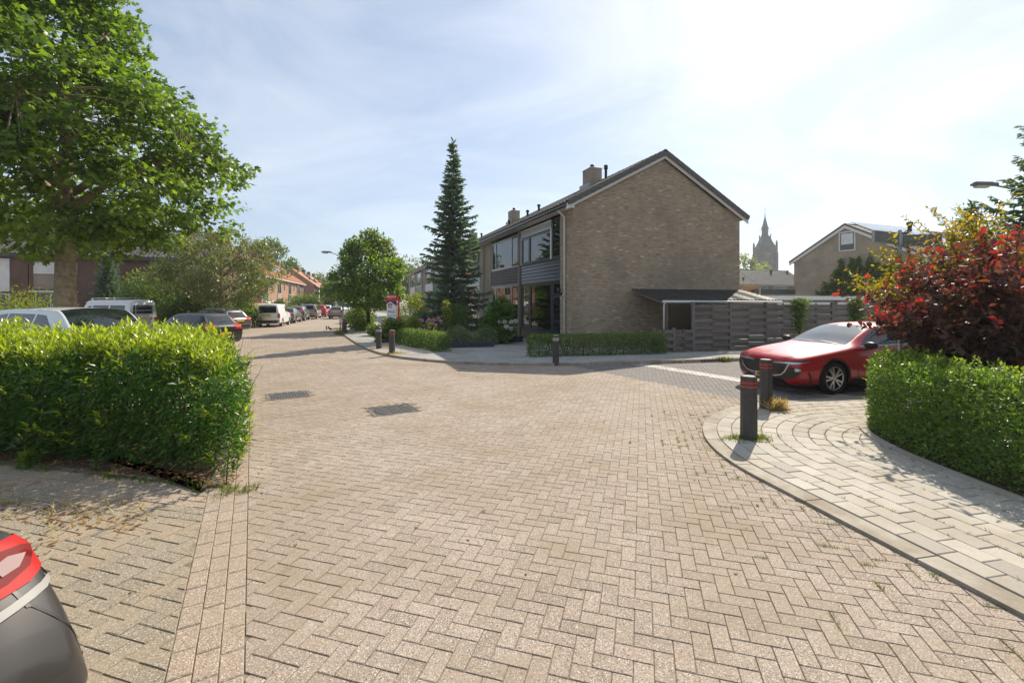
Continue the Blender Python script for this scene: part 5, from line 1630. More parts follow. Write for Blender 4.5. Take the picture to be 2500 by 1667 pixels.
# ---- the rest of the row
def small(name, label, kind, pt, rear_c, fwd, lenw, group=SG):
    L_, W_, H_ = lenw
    if kind == 'sedan': st = std_st(L_, W_, H_, .72, 1.25, .96, 2.0, 3.1, 3.75, 1.0, .92, .98, .64)
    elif kind == 'suv': st = std_st(L_, W_, H_, .9, 1.2, 1.1, 1.95, L_ - .75, L_ - .16, 1.12, 1.05, 1.1, .68, .26)
    elif kind == 'mpv': st = std_st(L_, W_, H_, .85, 1.05, 1.08, 1.9, L_ - .6, L_ - .1, 1.1, 1.02, 1.08, .72, .22, True)
    else: st = std_st(L_, W_, H_, .74, 1.1, .98, 1.85, L_ - .7, L_ - .15, 1.02, .92, 1.0, .66)
    rc = np.array(rear_c)
    c = Car(name, label, st, (.85, L_ - .8), .31 if kind != 'suv' else .34, M[pt], tuple(rc + np.array(fwd) * L_), fwd, group)
    hz_ = H_ - .14
    b_ = 1.0 if kind in ('sedan', 'hatch') else 1.12
    dress(c, [[(1.5, b_), (1.95, hz_ - .02), (2.3, hz_), (2.3, b_)], [(2.37, b_), (2.37, hz_), (3.05, hz_ - .02), (3.1 if kind == 'sedan' else 3.15, b_)]] + ([[(3.22, b_), (3.22, hz_ - .03), (L_ - .75, hz_ - .08), (L_ - .6, b_ + .04)]] if kind in ('mpv', 'suv') else []),
          [(1.2, -.64), (1.85, -.56), (1.85, .56), (1.2, .64)], [(-.58, b_ + .04), (.58, b_ + .04), (.5, hz_), (-.5, hz_)] if kind != 'sedan' else None,
          tail=[(45, [(-.2, b_ - .24), (-.2, b_ + .0), (.06, b_ + .02), (.04, b_ - .24)], 'tail')] if kind != 'suv' else [(45, [(-.1, .85), (-.1, 1.4), (.06, 1.35), (.08, .85)], 'tail')], plate=(.012, .8),
          bumper=[(-.75, .3), (.75, .3), (.75, .46), (-.75, .46)])
    if kind == 'sedan': c.patch('rear_window', [(3.15, -.52), (3.7, -.58), (3.7, .58), (3.15, .52)], ('T',), M['cardark'])
    return c
small('grey_saloon_car', 'grey saloon car directly ahead of the white delivery van', 'sedan', 'p_greygreen', (-21.0, 41.6), UP, (4.4, 1.72, 1.42))
small('dark_estate_car', 'dark estate car with tall red rear lamps in the parked row', 'suv', 'p_grey', (-22.45, 46.6), UP, (4.5, 1.82, 1.56))
small('taupe_people_carrier', 'taupe people carrier with wide rear window in the parked row', 'mpv', 'p_taupe', (-23.5, 52.0), UP, (4.6, 1.83, 1.74))
small('red_hatchback', 'small red car beyond the taupe people carrier', 'suv', 'p_red2', (-25.3, 59.0), UP, (4.3, 1.8, 1.6))
small('white_hatchback', 'white car just visible beyond the small red car', 'hatch', 'p_white', (-26.9, 65.0), UP, (4.2, 1.76, 1.55))
small('beige_hatchback', 'beige grey hatchback in the roadway ahead of the bicycle', 'hatch', 'p_taupe', (-20.75, 53.0), UP, (4.05, 1.73, 1.48))
small('far_white_van', 'pale van facing this way at the far end of the street', 'mpv', 'p_white', (-27.0, 74.5), tuple(-UP), (4.7, 1.85, 1.8), 'vehicles at the far end of the street')
small('far_dark_van', 'dark van at the far end of the street beside the pale van', 'mpv', 'p_black', (-27.6, 77.0), UP, (4.7, 1.85, 1.9), 'vehicles at the far end of the street')
# ---- dark car in the near bay, only its rear corner in the picture
st = std_st(4.45, 1.84, 1.58, .82, 1.25, 1.0, 2.0, 3.3, 4.1, 1.02, .97, 1.0, .66, .24)
st = st[:-2] + [(4.2, .22, .885, .915, .6, .875, .93, .74, .985, 1.005), (4.3, .23, .885, .912, .55, .865, .83, .73, .885, .905), (4.39, .24, .88, .905, .5, .855, .735, .72, .79, .81),
     (4.47, .25, .865, .89, .47, .84, .64, .7, .695, .715), (4.54, .27, .835, .86, .43, .81, .54, .66, .6, .62), (4.58, .31, .78, .8, .41, .77, .47, .6, .52, .535)]
NF = np.array((-.985, .17)); NF /= np.linalg.norm(NF); NR = np.array((NF[1], -NF[0]))
corner = np.array((-1.69, 1.9))
oc = corner + NF * 4.58 - NR * .92
c = Car('dark_parked_car', 'dark brown car with red tail light cropped at the lower left corner', st, (.9, 3.5), .33, M['p_brown'], tuple(oc), NF)
cv = ('C', math.radians(38), 1, 1)
c.patch('tail_light', [(-.42, .83), (-.38, .985), (.0, .99), (.22, .965), (.29, .93), (.2, .86), (.05, .825), (-.12, .82)], cv, M['tail'], .006, .03)
c.patch('lamp_insert', [(.01, .875), (.02, .915), (.08, .925), (.13, .91), (.07, .88)], cv, M['tail_clear'], .011, .03)
c.patch('lamp_shade', [(-.38, .855), (-.36, .95), (.0, .96), (.15, .94), (.19, .92), (.1, .868), (.0, .85)], cv, gloss('tail_dark', (.16, .012, .012), .55, .12), .008, .03)
c.line('tailgate_gap', [(-.04, 1.0), (-.01, .82), (-.03, .76)], .014, cv)
c.line('chrome_strip', [(-.54, .765), (-.12, .775), (.24, .81)], .024, cv, gloss('satin_trim', (.3, .29, .27), .5, .3), .01)
c.line('bumper_gap', [(-.02, .76), (.03, .5), (.07, .3)], .012, cv)
c.patch('lower_bumper', [(-.6, .24), (-.5, .34), (0, .36), (.3, .4), (.4, .24)], cv, M['black'], .005, .04)
dress(c, [[(1.6, 1.06), (2.1, 1.44), (2.6, 1.48), (2.6, 1.07)], [(2.68, 1.07), (2.68, 1.48), (3.4, 1.46), (3.6, 1.12)]], None, [(-.58, 1.1), (.58, 1.1), (.5, 1.45), (-.5, 1.45)])

# ================================================================== STREET FURNITURE
def lamp_post(label, base, h_, arm, az, headlen=.62):
    r = tag(empty('street_lamp', base), label, 'street lamp', 'street lamps')
    d = Vector((math.cos(az), math.sin(az), 0))
    mb = MB(); mb.tube([(0, 0, 0), (0, 0, 1.0), (0, 0, 1.02), (0, 0, h_ * .9)] , [.075, .075, .05, .045], 10); mb.build('post', M['steel'], r)
    pts = [Vector((0, 0, h_ * .9))] + [Vector((0, 0, h_ * .9)) + d * (arm * t) + Vector((0, 0, h_ * .1 * math.sin(t * PI / 2))) for t in (.15, .35, .6, 1.0)]
    mb = MB(); mb.tube(pts, .026, 8); mb.build('arm', M['steel'], r)
    mb = MB(); e = pts[-1]; rz_ = math.atan2(d.y, d.x)
    mb.X = Matrix.Translation(e) @ Matrix.Rotation(rz_, 4, 'Z') @ Matrix.Rotation(-.03, 4, 'Y')
    k = headlen
    mb.prism_ax([(-.06, -.01), (-.06, .05), (-.02, .085), (.02, .085), (.06, .05), (.06, -.01)], -.05, .1 * k / .62, 0)
    mb.prism_ax([(-.085, -.02), (-.085, .05), (-.05, .09), (.05, .09), (.085, .05), (.085, -.02)], .1 * k / .62, k - .08, 0)
    mb.prism_ax([(-.06, -.015), (-.05, .04), (.05, .04), (.06, -.015)], k - .08, k, 0)
    hd = mb.build('lamp_head', M['signgrey'], r)
    mb = MB(); mb.X = Matrix.Translation(e) @ Matrix.Rotation(rz_, 4, 'Z') @ Matrix.Rotation(-.03, 4, 'Y')
    mb.prism_ax([(-.075, -.02), (-.06, -.075), (.06, -.075), (.075, -.02)], .2 * k / .62, k - .1, 0); mb.build('lamp_lens', M['lampglass'], hd)
    return r
lamp_post('street lamp with curved arm standing beside the bicycle', (*G(837, 808.5), .06), 5.25, .85, PI * .985, .62)
LY = 12.6
lamp_post('street lamp reaching in from the right behind the dark conifer', (XA(2530, LY), LY, 0.06), 5.17, 1.1, PI * .985, .62)
lamp_post('slim street lamp far up the street by the orange houses', (XA(779, 78), 78, 0), 5.4, .8, 0.1, .6)

# street-name sign seen from behind
sx_, sy_ = 7.53, 8.75
sg_ = tag(empty('street_sign', (sx_, sy_, .06)), 'grey backs of two street-name plates on a steel post above the corner bushes', 'street sign')
mb = MB(); mb.lathe([(.034, 0), (.034, 3.27), (.02, 3.3), (.001, 3.3)], 12); mb.build('post', M['steel'], sg_)
for ang, ln_, z in ((math.radians(203), .8, 3.12), (math.radians(-18), .6, 3.08)):
    mb = MB(); mb.X = Matrix.Rotation(ang, 4, 'Z')
    mb.box((.04, -.012, z - .1), (.04 + ln_, .012, z + .1)); pl_ = mb.build('name_plate', M['signgrey'], sg_)
    mb = MB(); mb.X = Matrix.Rotation(ang, 4, 'Z')
    for lo, hi in (((.04, -.022, z + .1), (.04 + ln_, .022, z + .115)), ((.04, -.022, z - .115), (.04 + ln_, .022, z - .1)), ((.04 + ln_, -.022, z - .115), (.055 + ln_, .022, z + .115))): mb.box(lo, hi)
    mb.build('plate_rim', M['steel'], pl_)
mb = MB(); mb.lathe([(.05, 2.98), (.05, 3.2)], 10); mb.build('clamp', M['steel'], sg_)

# sold board
vb = tag(empty('sold_board', (XA(973, 22.0), 22.0, .05), math.radians(-8)), 'red-framed estate agent board reading VERKOCHT in the front garden', 'sign')
mb = MB(); mb.box((-.035, -.035, 0), (.035, .035, 2.22)); mb.build('post', M['red_paint'], vb)
mb = MB(); mb.box((-.72, -.03, 1.98), (.13, .03, 2.06)); mb.build('crossbar', M['red_paint'], vb)
mb = MB(); mb.box((-.6, -.012, 1.09), (-.1, .012, 1.96)); bo = mb.build('board', M['board_white'], vb)
mb = MB(); mb.box((-.6, -.012, 2.075), (-.12, .012, 2.26)); so_ = mb.build('sold_panel', M['red_paint'], vb)
TX = Matrix.Rotation(PI / 2, 4, 'X')
text_mesh('lettering', 'VERKOCHT', .115, M['board_white'], so_, Matrix.Translation((-.36, -.014, 2.165)) @ TX, .001, .86, .003)
def flat(name, poly, mat, y=-.0145):
    mb = MB(); mb.prism_ax(poly, y, y + .002, 1); return mb.build(name, mat, bo)
flat('blue_band', [(-.6, 1.96), (-.1, 1.96), (-.1, 1.72), (-.42, 1.94), (-.6, 1.82)], M['blue_print'])
flat('blue_band', [(-.6, 1.09), (-.1, 1.09), (-.42, 1.18)], M['blue_print'])
flat('logo_roof', [(-.55, 1.74), (-.55, 1.79), (-.425, 1.88), (-.3, 1.79), (-.3, 1.74), (-.36, 1.74), (-.425, 1.79), (-.49, 1.74)], M['red_print'], -.0165)
text_mesh('lettering', 'ERA', .11, M['blue_print'], bo, Matrix.Translation((-.425, -.0145, 1.685)) @ TX, .001, 1.0, .003)
text_mesh('lettering', 'Master*', .12, M['blue_print'], bo, Matrix.Translation((-.34, -.0145, 1.45)) @ TX, .001, 1.0, .001)
flat('red_line', [(-.53, 1.61), (-.32, 1.61), (-.32, 1.625), (-.53, 1.625)], M['red_print'])
flat('blue_line', [(-.4, 1.365), (-.16, 1.365), (-.16, 1.375), (-.4, 1.375)], M['blue_print'])
flat('phone_line', [(-.53, 1.225), (-.42, 1.225), (-.42, 1.255), (-.53, 1.255)], M['red_print']); flat('phone_line', [(-.4, 1.225), (-.3, 1.225), (-.3, 1.255), (-.4, 1.255)], M['red_print']); flat('phone_line', [(-.28, 1.225), (-.14, 1.225), (-.14, 1.255), (-.28, 1.255)], M['red_print'])

# bicycle leaning at the lamp post
bx, by = G(831, 807.5)
bk = tag(empty('bicycle', (bx, by, .0), math.radians(112)), 'bicycle parked against the lamp post at the kerb', 'bicycle')
def bike_wheel(x):
    mb = MB(); mb.tube([(x + .33 * math.cos(t), 0, .34 + .33 * math.sin(t)) for t in np.linspace(0, 2 * PI, 29)], .017, 6, cap=False); wv = mb.build('wheel', M['rubber'], bk)
    mb = MB()
    for k in range(14):
        t = k * 2 * PI / 14; mb.tube([(x, 0, .34), (x + .31 * math.cos(t), 0, .34 + .31 * math.sin(t))], .003, 3)
    mb.build('spokes', M['steel'], wv)['kind'] = 'stuff'
bike_wheel(0); bike_wheel(1.08)
mb = MB()
for a_, b_ in (((.42, 0, .3), (0, 0, .34)), ((0, 0, .34), (.3, 0, .78)), ((.42, 0, .3), (.26, 0, .9)), ((.42, 0, .3), (.86, 0, .72)), ((.3, 0, .78), (.84, 0, .82)), ((.82, 0, .95), (1.08, 0, .34))): mb.tube([a_, b_], .017, 6)
mb.build('frame', M['zinc'], bk)
mb = MB(); mb.tube([(.82, 0, .95), (.8, 0, 1.08)], .014, 6); mb.tube([(.62, -.26, 1.06), (.78, -.22, 1.1), (.8, 0, 1.08), (.78, .22, 1.1), (.62, .26, 1.06)], .014, 6); mb.build('handlebar', M['steel'], bk)
mb = MB(); mb.prism([(.12, -.1), (.12, .1), (.22, .09), (.42, .025), (.42, -.025), (.22, -.09)], .9, .97); mb.build('saddle', M['black'], bk)
mb = MB(); mb.box((-.2, -.08, .7), (.22, .08, .72)); mb.tube([(-.15, .08, .7), (0, .08, .36)], .008, 5); mb.tube([(-.15, -.08, .7), (0, -.08, .36)], .008, 5); mb.build('carrier', M['black'], bk)
mb = MB(); mb.lathe([(.09, -.03), (.09, -.02), (.001, -.02)], 12, (.42, 0, .3), ax=1); mb.build('chainring', M['black'], bk)

# two jackdaws on the road
def bird(loc, rz_, label):
    r = tag(empty('crow', loc, rz_), label, 'bird', 'birds on the road')
    mb = MB()
    body = [((-.2, 0, .1), .012), ((-.12, 0, .125), .035), ((-.03, 0, .14), .062), ((.06, 0, .165), .07), ((.12, 0, .2), .055), ((.15, 0, .235), .04), ((.17, 0, .27), .045), ((.2, 0, .285), .035), ((.225, 0, .28), .016), ((.26, 0, .268), .004)]
    mb.tube([b[0] for b in body], [b[1] for b in body], 10)
    mb.add([(-.1, -.04, .125), (-.1, .04, .125), (-.27, .045, .075), (-.27, -.045, .075), (-.1, 0, .105)], [(0, 1, 2, 3), (0, 3, 4), (1, 4, 2), (3, 2, 4)])
    for y in (-.025, .025):
        mb.tube([(.0, y, .11), (.01, y, .05), (-.005, y, .0)], .006, 5)
        for dy in (-.015, 0, .015): mb.tube([(-.005, y, .004), (.035, y + dy, .003)], .004, 4)
    mb.build('body', gloss('black_plumage', (.012, .012, .015), .5), r)
bird((*G(797.5, 806.5), 0), 2.0, 'black crow on the road facing the bicycle, upright')
bird((*G(806.5, 808), 0), 2.7, 'black crow bending down on the road nearer the kerb')

# pale board fence and gate post behind the white van, blue sign up the street
pfn = tag(empty('board_fence', (XA(640, 40.5), 40.5, 0), math.atan2(.96, -.27)), 'pale wooden board fence beside the white delivery van', 'fence')
for i in range(16):
    mb = MB(); mb.box((-3.2 + i * .3, -.012, 0), (-3.2 + i * .3 + .285, .012, 1.85 + .02 * (i % 3))); mb.build('board', M['wood'], pfn)
bs = tag(empty('blue_sign', (XA(836, 64), 64, 0)), 'small blue street sign on a thin post beyond the street lamp', 'sign')
mb = MB(); mb.tube([(0, 0, 0), (0, 0, 5.6)], .04, 8); mb.build('post', M['steel'], bs)
mb = MB(); mb.box((-1.5, -.02, 5.05), (-.05, .02, 5.45)); mb.build('plate', gloss('sign_blue', (.03, .12, .42), .4), bs)
# ================================================================== PLANTS
M['l_maple'] = leafmat('maple_leaf', [(0.056, 0.095, 0.024), (0.086, 0.142, 0.031), (0.123, 0.189, 0.037), (0.170, 0.237, 0.047)], trans=.5, rough=.38, spec=.45, tcol=(1.9, 2.0, .5))
M['l_laurel'] = leafmat('laurel_leaf', [(.04, .1, .022), (.058, .135, .026), (.08, .168, .03)], young=(.38, .45, .04), trans=.45, rough=.3, spec=.45, tcol=(1.7, 1.7, .5))
M['l_privet'] = leafmat('privet_leaf', [(0.074, 0.141, 0.027), (0.116, 0.207, 0.039), (0.179, 0.281, 0.051)], young=(.28, .38, .05), trans=.42, rough=.35, spec=.45, tcol=(1.6, 1.6, .55))
M['l_hedge2'] = leafmat('clipped_leaf', [(0.063, 0.123, 0.025), (0.105, 0.182, 0.036), (0.147, 0.231, 0.047)], young=(.14, .2, .03), trans=.4, rough=.4, spec=.4)
M['l_cotinus'] = leafmat('smoke_bush_leaf', [(.05, .032, .04), (.07, .04, .045), (.085, .055, .05), (.1, .085, .045), (.13, .07, .04)], young=(.36, .035, .035), trans=.36, rough=.5, spec=.3, tcol=(2.3, 1.1, .85))
M['l_yellow'] = leafmat('yellow_leaf', [(.150, .188, .025), (.250, .263, .033), (.350, .325, .037), (.413, .325, .037)], young=(.36, .24, .03), trans=.48, rough=.4, tcol=(1.5, 1.35, .45))
M['l_cherry'] = leafmat('cherry_leaf', [(0.082, 0.118, 0.040), (0.126, 0.166, 0.050), (0.180, 0.205, 0.069)], young=(.3, .17, .1), trans=.4, rough=.35, spec=.5)
M['l_linden'] = leafmat('linden_leaf', [(0.066, 0.125, 0.024), (0.104, 0.191, 0.034), (0.161, 0.250, 0.041)], young=(.25, .17, .06), trans=.5, rough=.4)
M['l_bush'] = leafmat('bush_leaf', [(0.055, 0.110, 0.024), (0.100, 0.169, 0.037), (0.155, 0.213, 0.043)], young=(.2, .24, .03), trans=.42, rough=.4)
M['l_glossy'] = leafmat('glossy_leaf', [(0.040, 0.112, 0.013), (0.073, 0.175, 0.019), (0.098, 0.213, 0.026)], trans=.35, rough=.28, spec=.5)
M['l_greygreen'] = leafmat('grey_green_leaf', [(0.165, 0.231, 0.123), (0.215, 0.281, 0.165), (0.123, 0.182, 0.099)], trans=.35, rough=.6)
M['l_lime'] = leafmat('lime_leaf', [(.14, .2, .02), (.2, .26, .028), (.26, .29, .04)], trans=.5, rough=.45, tcol=(1.5, 1.4, .5))
M['l_purple'] = leafmat('purple_leaf', [(.05, .03, .06), (.075, .04, .085)], trans=.35, rough=.5)
M['l_far'] = leafmat('far_leaf', [(0.082, 0.123, 0.046), (0.118, 0.165, 0.064), (0.162, 0.207, 0.082)], trans=.4, rough=.6)
M['l_spruce'] = leafmat('spruce_needle', [(.1, .165, .13), (.15, .22, .165), (.2, .27, .19)], young=(.24, .27, .1), trans=.35, rough=.6, spec=.3, tcol=(1.4, 1.5, .8))
M['l_grass'] = leafmat('grass_blade', [(.07, .12, .02), (.12, .17, .03), (.2, .19, .06)], trans=.4, rough=.6)
M['l_dry'] = leafmat('dry_grass', [(.36, .27, .12), (.44, .35, .18), (.28, .2, .1)], trans=.35, rough=.7)
M['l_litter'] = leafmat('leaf_litter', [(.16, .06, .025), (.24, .1, .04), (.3, .17, .06), (.1, .05, .03)], trans=.15, rough=.8)
M['f_white'] = leafmat('white_floret', [(.62, .64, .55), (.7, .7, .64)], trans=.3, rough=.7, tcol=(1, 1, .9))
M['f_pink'] = leafmat('pink_floret', [(.36, .23, .26), (.3, .19, .25), (.4, .3, .3)], trans=.3, rough=.7, tcol=(1.1, .9, .9))

def rn(*s): return RNG.normal(0, 1, s)
def leaf_obj(name, parent, mat, pos, out, size, tmpl, droop=.25, spread=.7, flat=.55, young=None, sj=.25):
    n = len(pos)
    xd = norm(norm(out) + rn(n, 3) * spread + np.array((0, 0, -droop)))
    up = norm(np.array((0, 0, 1.0)) * flat + rn(n, 3) * (1 - flat) * .8 + norm(out) * .25)
    ex, ey, ez = frames(xd, up)
    sc = size * np.clip(1 + rn(n) * sj, .45, 1.7) if np.isscalar(size) else size
    me = instance_mesh(name, tmpl[0], tmpl[1], pos, ex, ey, ez, sc, [mat], rnd=RNG.random(n), young=np.zeros(n) if young is None else young)
    return link(name, me, parent)
def envelope(z, prof):
    return np.interp(z, [p[0] for p in prof], [p[1] for p in prof])
def tree(name, label, loc, prof, ncl, nleaf, leafsize, mat, tmpl, trunk_r, bark, group=None, fork=None, clr=.55, limbs=9, seed=1, cat='tree', young_tip=0.0, inner=.25, trunk_lean=(0, 0), flatc=.6, twigs=True, spread=.8, droop=.35):
    """trunk with limbs and a crown of leaf clusters inside an outline given as (height, radius)"""
    rg = np.random.default_rng(seed)
    t = tag(empty(name, loc), label, cat, group)
    z0, z1 = prof[0][0], prof[-1][0]
    zz = rg.uniform(z0, z1, ncl * 6); rr = envelope(zz, prof)
    keep = rg.random(len(zz)) < rr / max(p[1] for p in prof)
    zz, rr = zz[keep][:ncl], rr[keep][:ncl]
    n = len(zz)
    rad = rr * (inner + (1 - inner) * rg.random(n) ** .45)
    th = rg.random(n) * 2 * PI
    lump = 1 + .13 * np.sin(3 * th + zz * 1.3) + .08 * np.sin(7 * th - zz * 2)
    cen = np.stack([rad * lump * np.cos(th), rad * lump * np.sin(th), zz], 1)
    cr = clr * (.7 + .6 * rg.random(n))
    k = nleaf // n
    idx = np.repeat(np.arange(n), k)
    off = rg.normal(0, 1, (len(idx), 3)); off = off / np.maximum(np.linalg.norm(off, axis=1, keepdims=True), .3) * (rg.random((len(idx), 1)) ** .5)
    pos = cen[idx] + off * cr[idx][:, None] * np.array((1, 1, flatc))
    mid = np.array((0, 0, z0 + (z1 - z0) * .35))
    out = norm(pos - mid) * .7 + off * .6
    tip = (np.linalg.norm(pos[:, :2], axis=1) / np.maximum(envelope(pos[:, 2], prof), .1))
    yg = np.clip((rg.random(len(idx)) < young_tip).astype(float) * (pos[:, 2] > z0 + .6 * (z1 - z0)), 0, 1)
    leaf_obj('crown', t, mat, pos, out, leafsize, tmpl, droop, spread, .6, yg)
    mb = MB()
    fk = fork or z0 + (z1 - z0) * .12
    top = z0 + (z1 - z0) * .82
    lx_, ly_ = trunk_lean
    tp = [(0, 0, -.1), (0, 0, .12), (lx_ * .3, ly_ * .3, fk * .5), (lx_, ly_, fk), (lx_ * 1.4, ly_ * 1.4, (fk + top) / 2), (lx_ * 1.2, ly_ * 1.2, top)]
    mb.tube(tp, [trunk_r * 1.45, trunk_r * 1.15, trunk_r, trunk_r * .85, trunk_r * .45, trunk_r * .1], 12)
    nodes = []
    for i in range(limbs):
        a = i * 2.4 + rg.random() * .5
        s = fk * (.92 + .3 * rg.random()) + (top - fk) * .6 * (i / limbs)
        ez_ = min(s + (1.2 + 2.2 * rg.random()) * (z1 - z0) / 9, z1 - .3)
        er = envelope(ez_, prof) * .8
        p0 = Vector((lx_, ly_, s)); p3 = Vector((er * math.cos(a), er * math.sin(a), ez_))
        p1 = p0.lerp(p3, .35) + Vector((0, 0, .25)); p2 = p0.lerp(p3, .7) + Vector((rg.normal() * .2, rg.normal() * .2, .2))
        r0 = trunk_r * (.5 - .2 * i / limbs)
        mb.tube([p0, p1, p2, p3], [r0, r0 * .7, r0 * .45, r0 * .15], 8)
        for q in range(13):
            f = q / 12
            nodes.append(p0.lerp(p1, min(1, f * 3)) if f < .33 else (p1.lerp(p2, (f - .33) * 3) if f < .67 else p2.lerp(p3, (f - .67) * 3)))
    if twigs:
        for q in range(20): nodes.append(Vector(tp[3]).lerp(Vector(tp[5]), q / 20))
        na = np.array([tuple(v) for v in nodes])
        for c_ in cen:
            d = np.sum((na - c_) ** 2, 1) + np.where(na[:, 2] > c_[2], 3, 0)
            if d.min() > 2.6 and c_[2] < fk + 1.2: continue
            b = na[np.argmin(d)]
            m_ = (b + c_) / 2 + np.array((0, 0, .12))
            mb.tube([b, m_, c_], [trunk_r * .09, trunk_r * .06, trunk_r * .025], 4, cap=False)
    mb.build('trunk', bark, t)
    return t
def sample_hedge(poly, hfun, n, depth=.13, inner=.08, zmin=.05, rq=.12):
    pts = np.array(poly); lo, hi = pts.min(0), pts.max(0)
    P_, O_ = [], []
    got = 0
    e0 = pts; e1 = np.roll(pts, -1, axis=0); ed = e1 - e0; el = np.linalg.norm(ed, axis=1); en = np.stack([ed[:, 1], -ed[:, 0]], 1) / el[:, None]
    while got < n:
        q = RNG.uniform(lo, hi, (n * 3, 2)); q = q[inside(q, [tuple(p) for p in poly])]
        hh = hfun(q[:, 0], q[:, 1])
        z = zmin + (hh - zmin) * RNG.random(len(q))
        rel = q[:, None, :] - e0[None]
        tt = np.clip(np.sum(rel * ed[None], 2) / el ** 2, 0, 1)
        dd = np.linalg.norm(rel - tt[..., None] * ed[None], axis=2)
        kb = np.argmin(dd, 1); db = dd[np.arange(len(q)), kb]; dt = hh - z
        d = np.minimum(db, dt)
        rr_ = np.where((db < rq) & (dt < rq), (rq - db) ** 2 + (rq - dt) ** 2 < rq * rq, True)
        ok = (RNG.random(len(q)) < np.exp(-d / depth) + inner) & rr_
        o = np.zeros((len(q), 3)); o[:, :2] = en[kb] * (db < dt)[:, None]; o[:, 2] = np.where(db < dt, .25, 1.0)
        P_.append(np.stack([q[ok, 0], q[ok, 1], z[ok]], 1)); O_.append(o[ok]); got += ok.sum()
    return np.concatenate(P_)[:n], np.concatenate(O_)[:n]
def hedge(name, label, poly, hfun, n, leaf, tmpl, mat, depth=.13, inner=.08, group=None, ycap=.0, shoots=0, zmin=.05, flat=.5, stems=12, shootlen=.16, sides=0.5, rq=.12):
    t = tag(empty(name, (0, 0, 0)), label, 'hedge', group)
    poly = ccw(poly)
    if not callable(hfun): h0 = hfun; hfun = lambda x, y: np.full(len(np.atleast_1d(x)), h0)
    pos, out = sample_hedge(poly, hfun, n, depth, inner, zmin, rq)
    pos = pos + rn(len(pos), 3) * leaf * .3
    top = hfun(pos[:, 0], pos[:, 1]) - pos[:, 2]
    yg = (RNG.random(len(pos)) < ycap * np.exp(-top / .12)).astype(float) * RNG.uniform(.4, 1, len(pos))
    leaf_obj('foliage', t, mat, pos, out, leaf, tmpl, .2, .7, flat, yg)
    if shoots:
        sp, so2 = sample_hedge(poly, hfun, shoots * 2, .02, 0.0, zmin, rq)
        msk = (so2[:, 2] > .9) | (RNG.random(len(so2)) < sides * .5)
        sp, so2 = sp[msk][:shoots], so2[msk][:shoots]
        k = 9
        idx = np.repeat(np.arange(len(sp)), k); f = np.tile(np.linspace(.1, 1, k), len(sp))
        ln_ = shootlen * RNG.uniform(.5, 1.5, len(sp))
        ax = norm(so2 + np.array((0, 0, .9)) + rn(len(sp), 3) * .25)
        ang = np.tile(np.arange(k) * 2.4, len(sp)) + np.repeat(RNG.random(len(sp)) * 6, k)
        p = sp[idx] + ax[idx] * (f * ln_[idx])[:, None]
        rad = np.stack([np.cos(ang), np.sin(ang), np.zeros(len(idx))], 1)
        o = rad * (1.15 - .75 * f)[:, None] + ax[idx] * (.25 + .75 * f)[:, None]
        leaf_obj('shoot_leaves', t, mat, p, o, leaf * 1.0, tmpl, .05, .12, .85, np.clip(.25 + .75 * f * RNG.uniform(.5, 1.1, len(f)), 0, 1))
        mb = MB()
        for i in range(len(sp)): mb.tube([sp[i] - ax[i] * .05, sp[i] + ax[i] * ln_[i] * .9], [.004, .002], 3, cap=False)
        mb.build('shoot_stems', M['twig'], t)['kind'] = 'stuff'
    if stems:
        mb = MB()
        sp, _ = sample_hedge(poly, hfun, stems * 6, 9, 1.0, zmin)
        e0_ = np.array(poly); e1_ = np.roll(e0_, -1, axis=0); ed_ = e1_ - e0_
        rl_ = sp[:, None, :2] - e0_[None]; tt_ = np.clip(np.sum(rl_ * ed_[None], 2) / np.sum(ed_ ** 2, 1), 0, 1)
        sp = sp[np.argsort(-np.min(np.linalg.norm(rl_ - tt_[..., None] * ed_[None], axis=2), 1))][:stems * 3][::3]
        for q in sp:
            hq = float(hfun(np.array([q[0]]), np.array([q[1]]))[0])
            mb.tube([(q[0], q[1], -.02), (q[0] + RNG.normal() * .05, q[1] + RNG.normal() * .05, hq * .4), (q[0] + RNG.normal() * .15, q[1] + RNG.normal() * .15, hq * .85)], [.02, .014, .005], 5, cap=False)
        mb.build('stems', M['twig'], t)['kind'] = 'stuff'
    return t
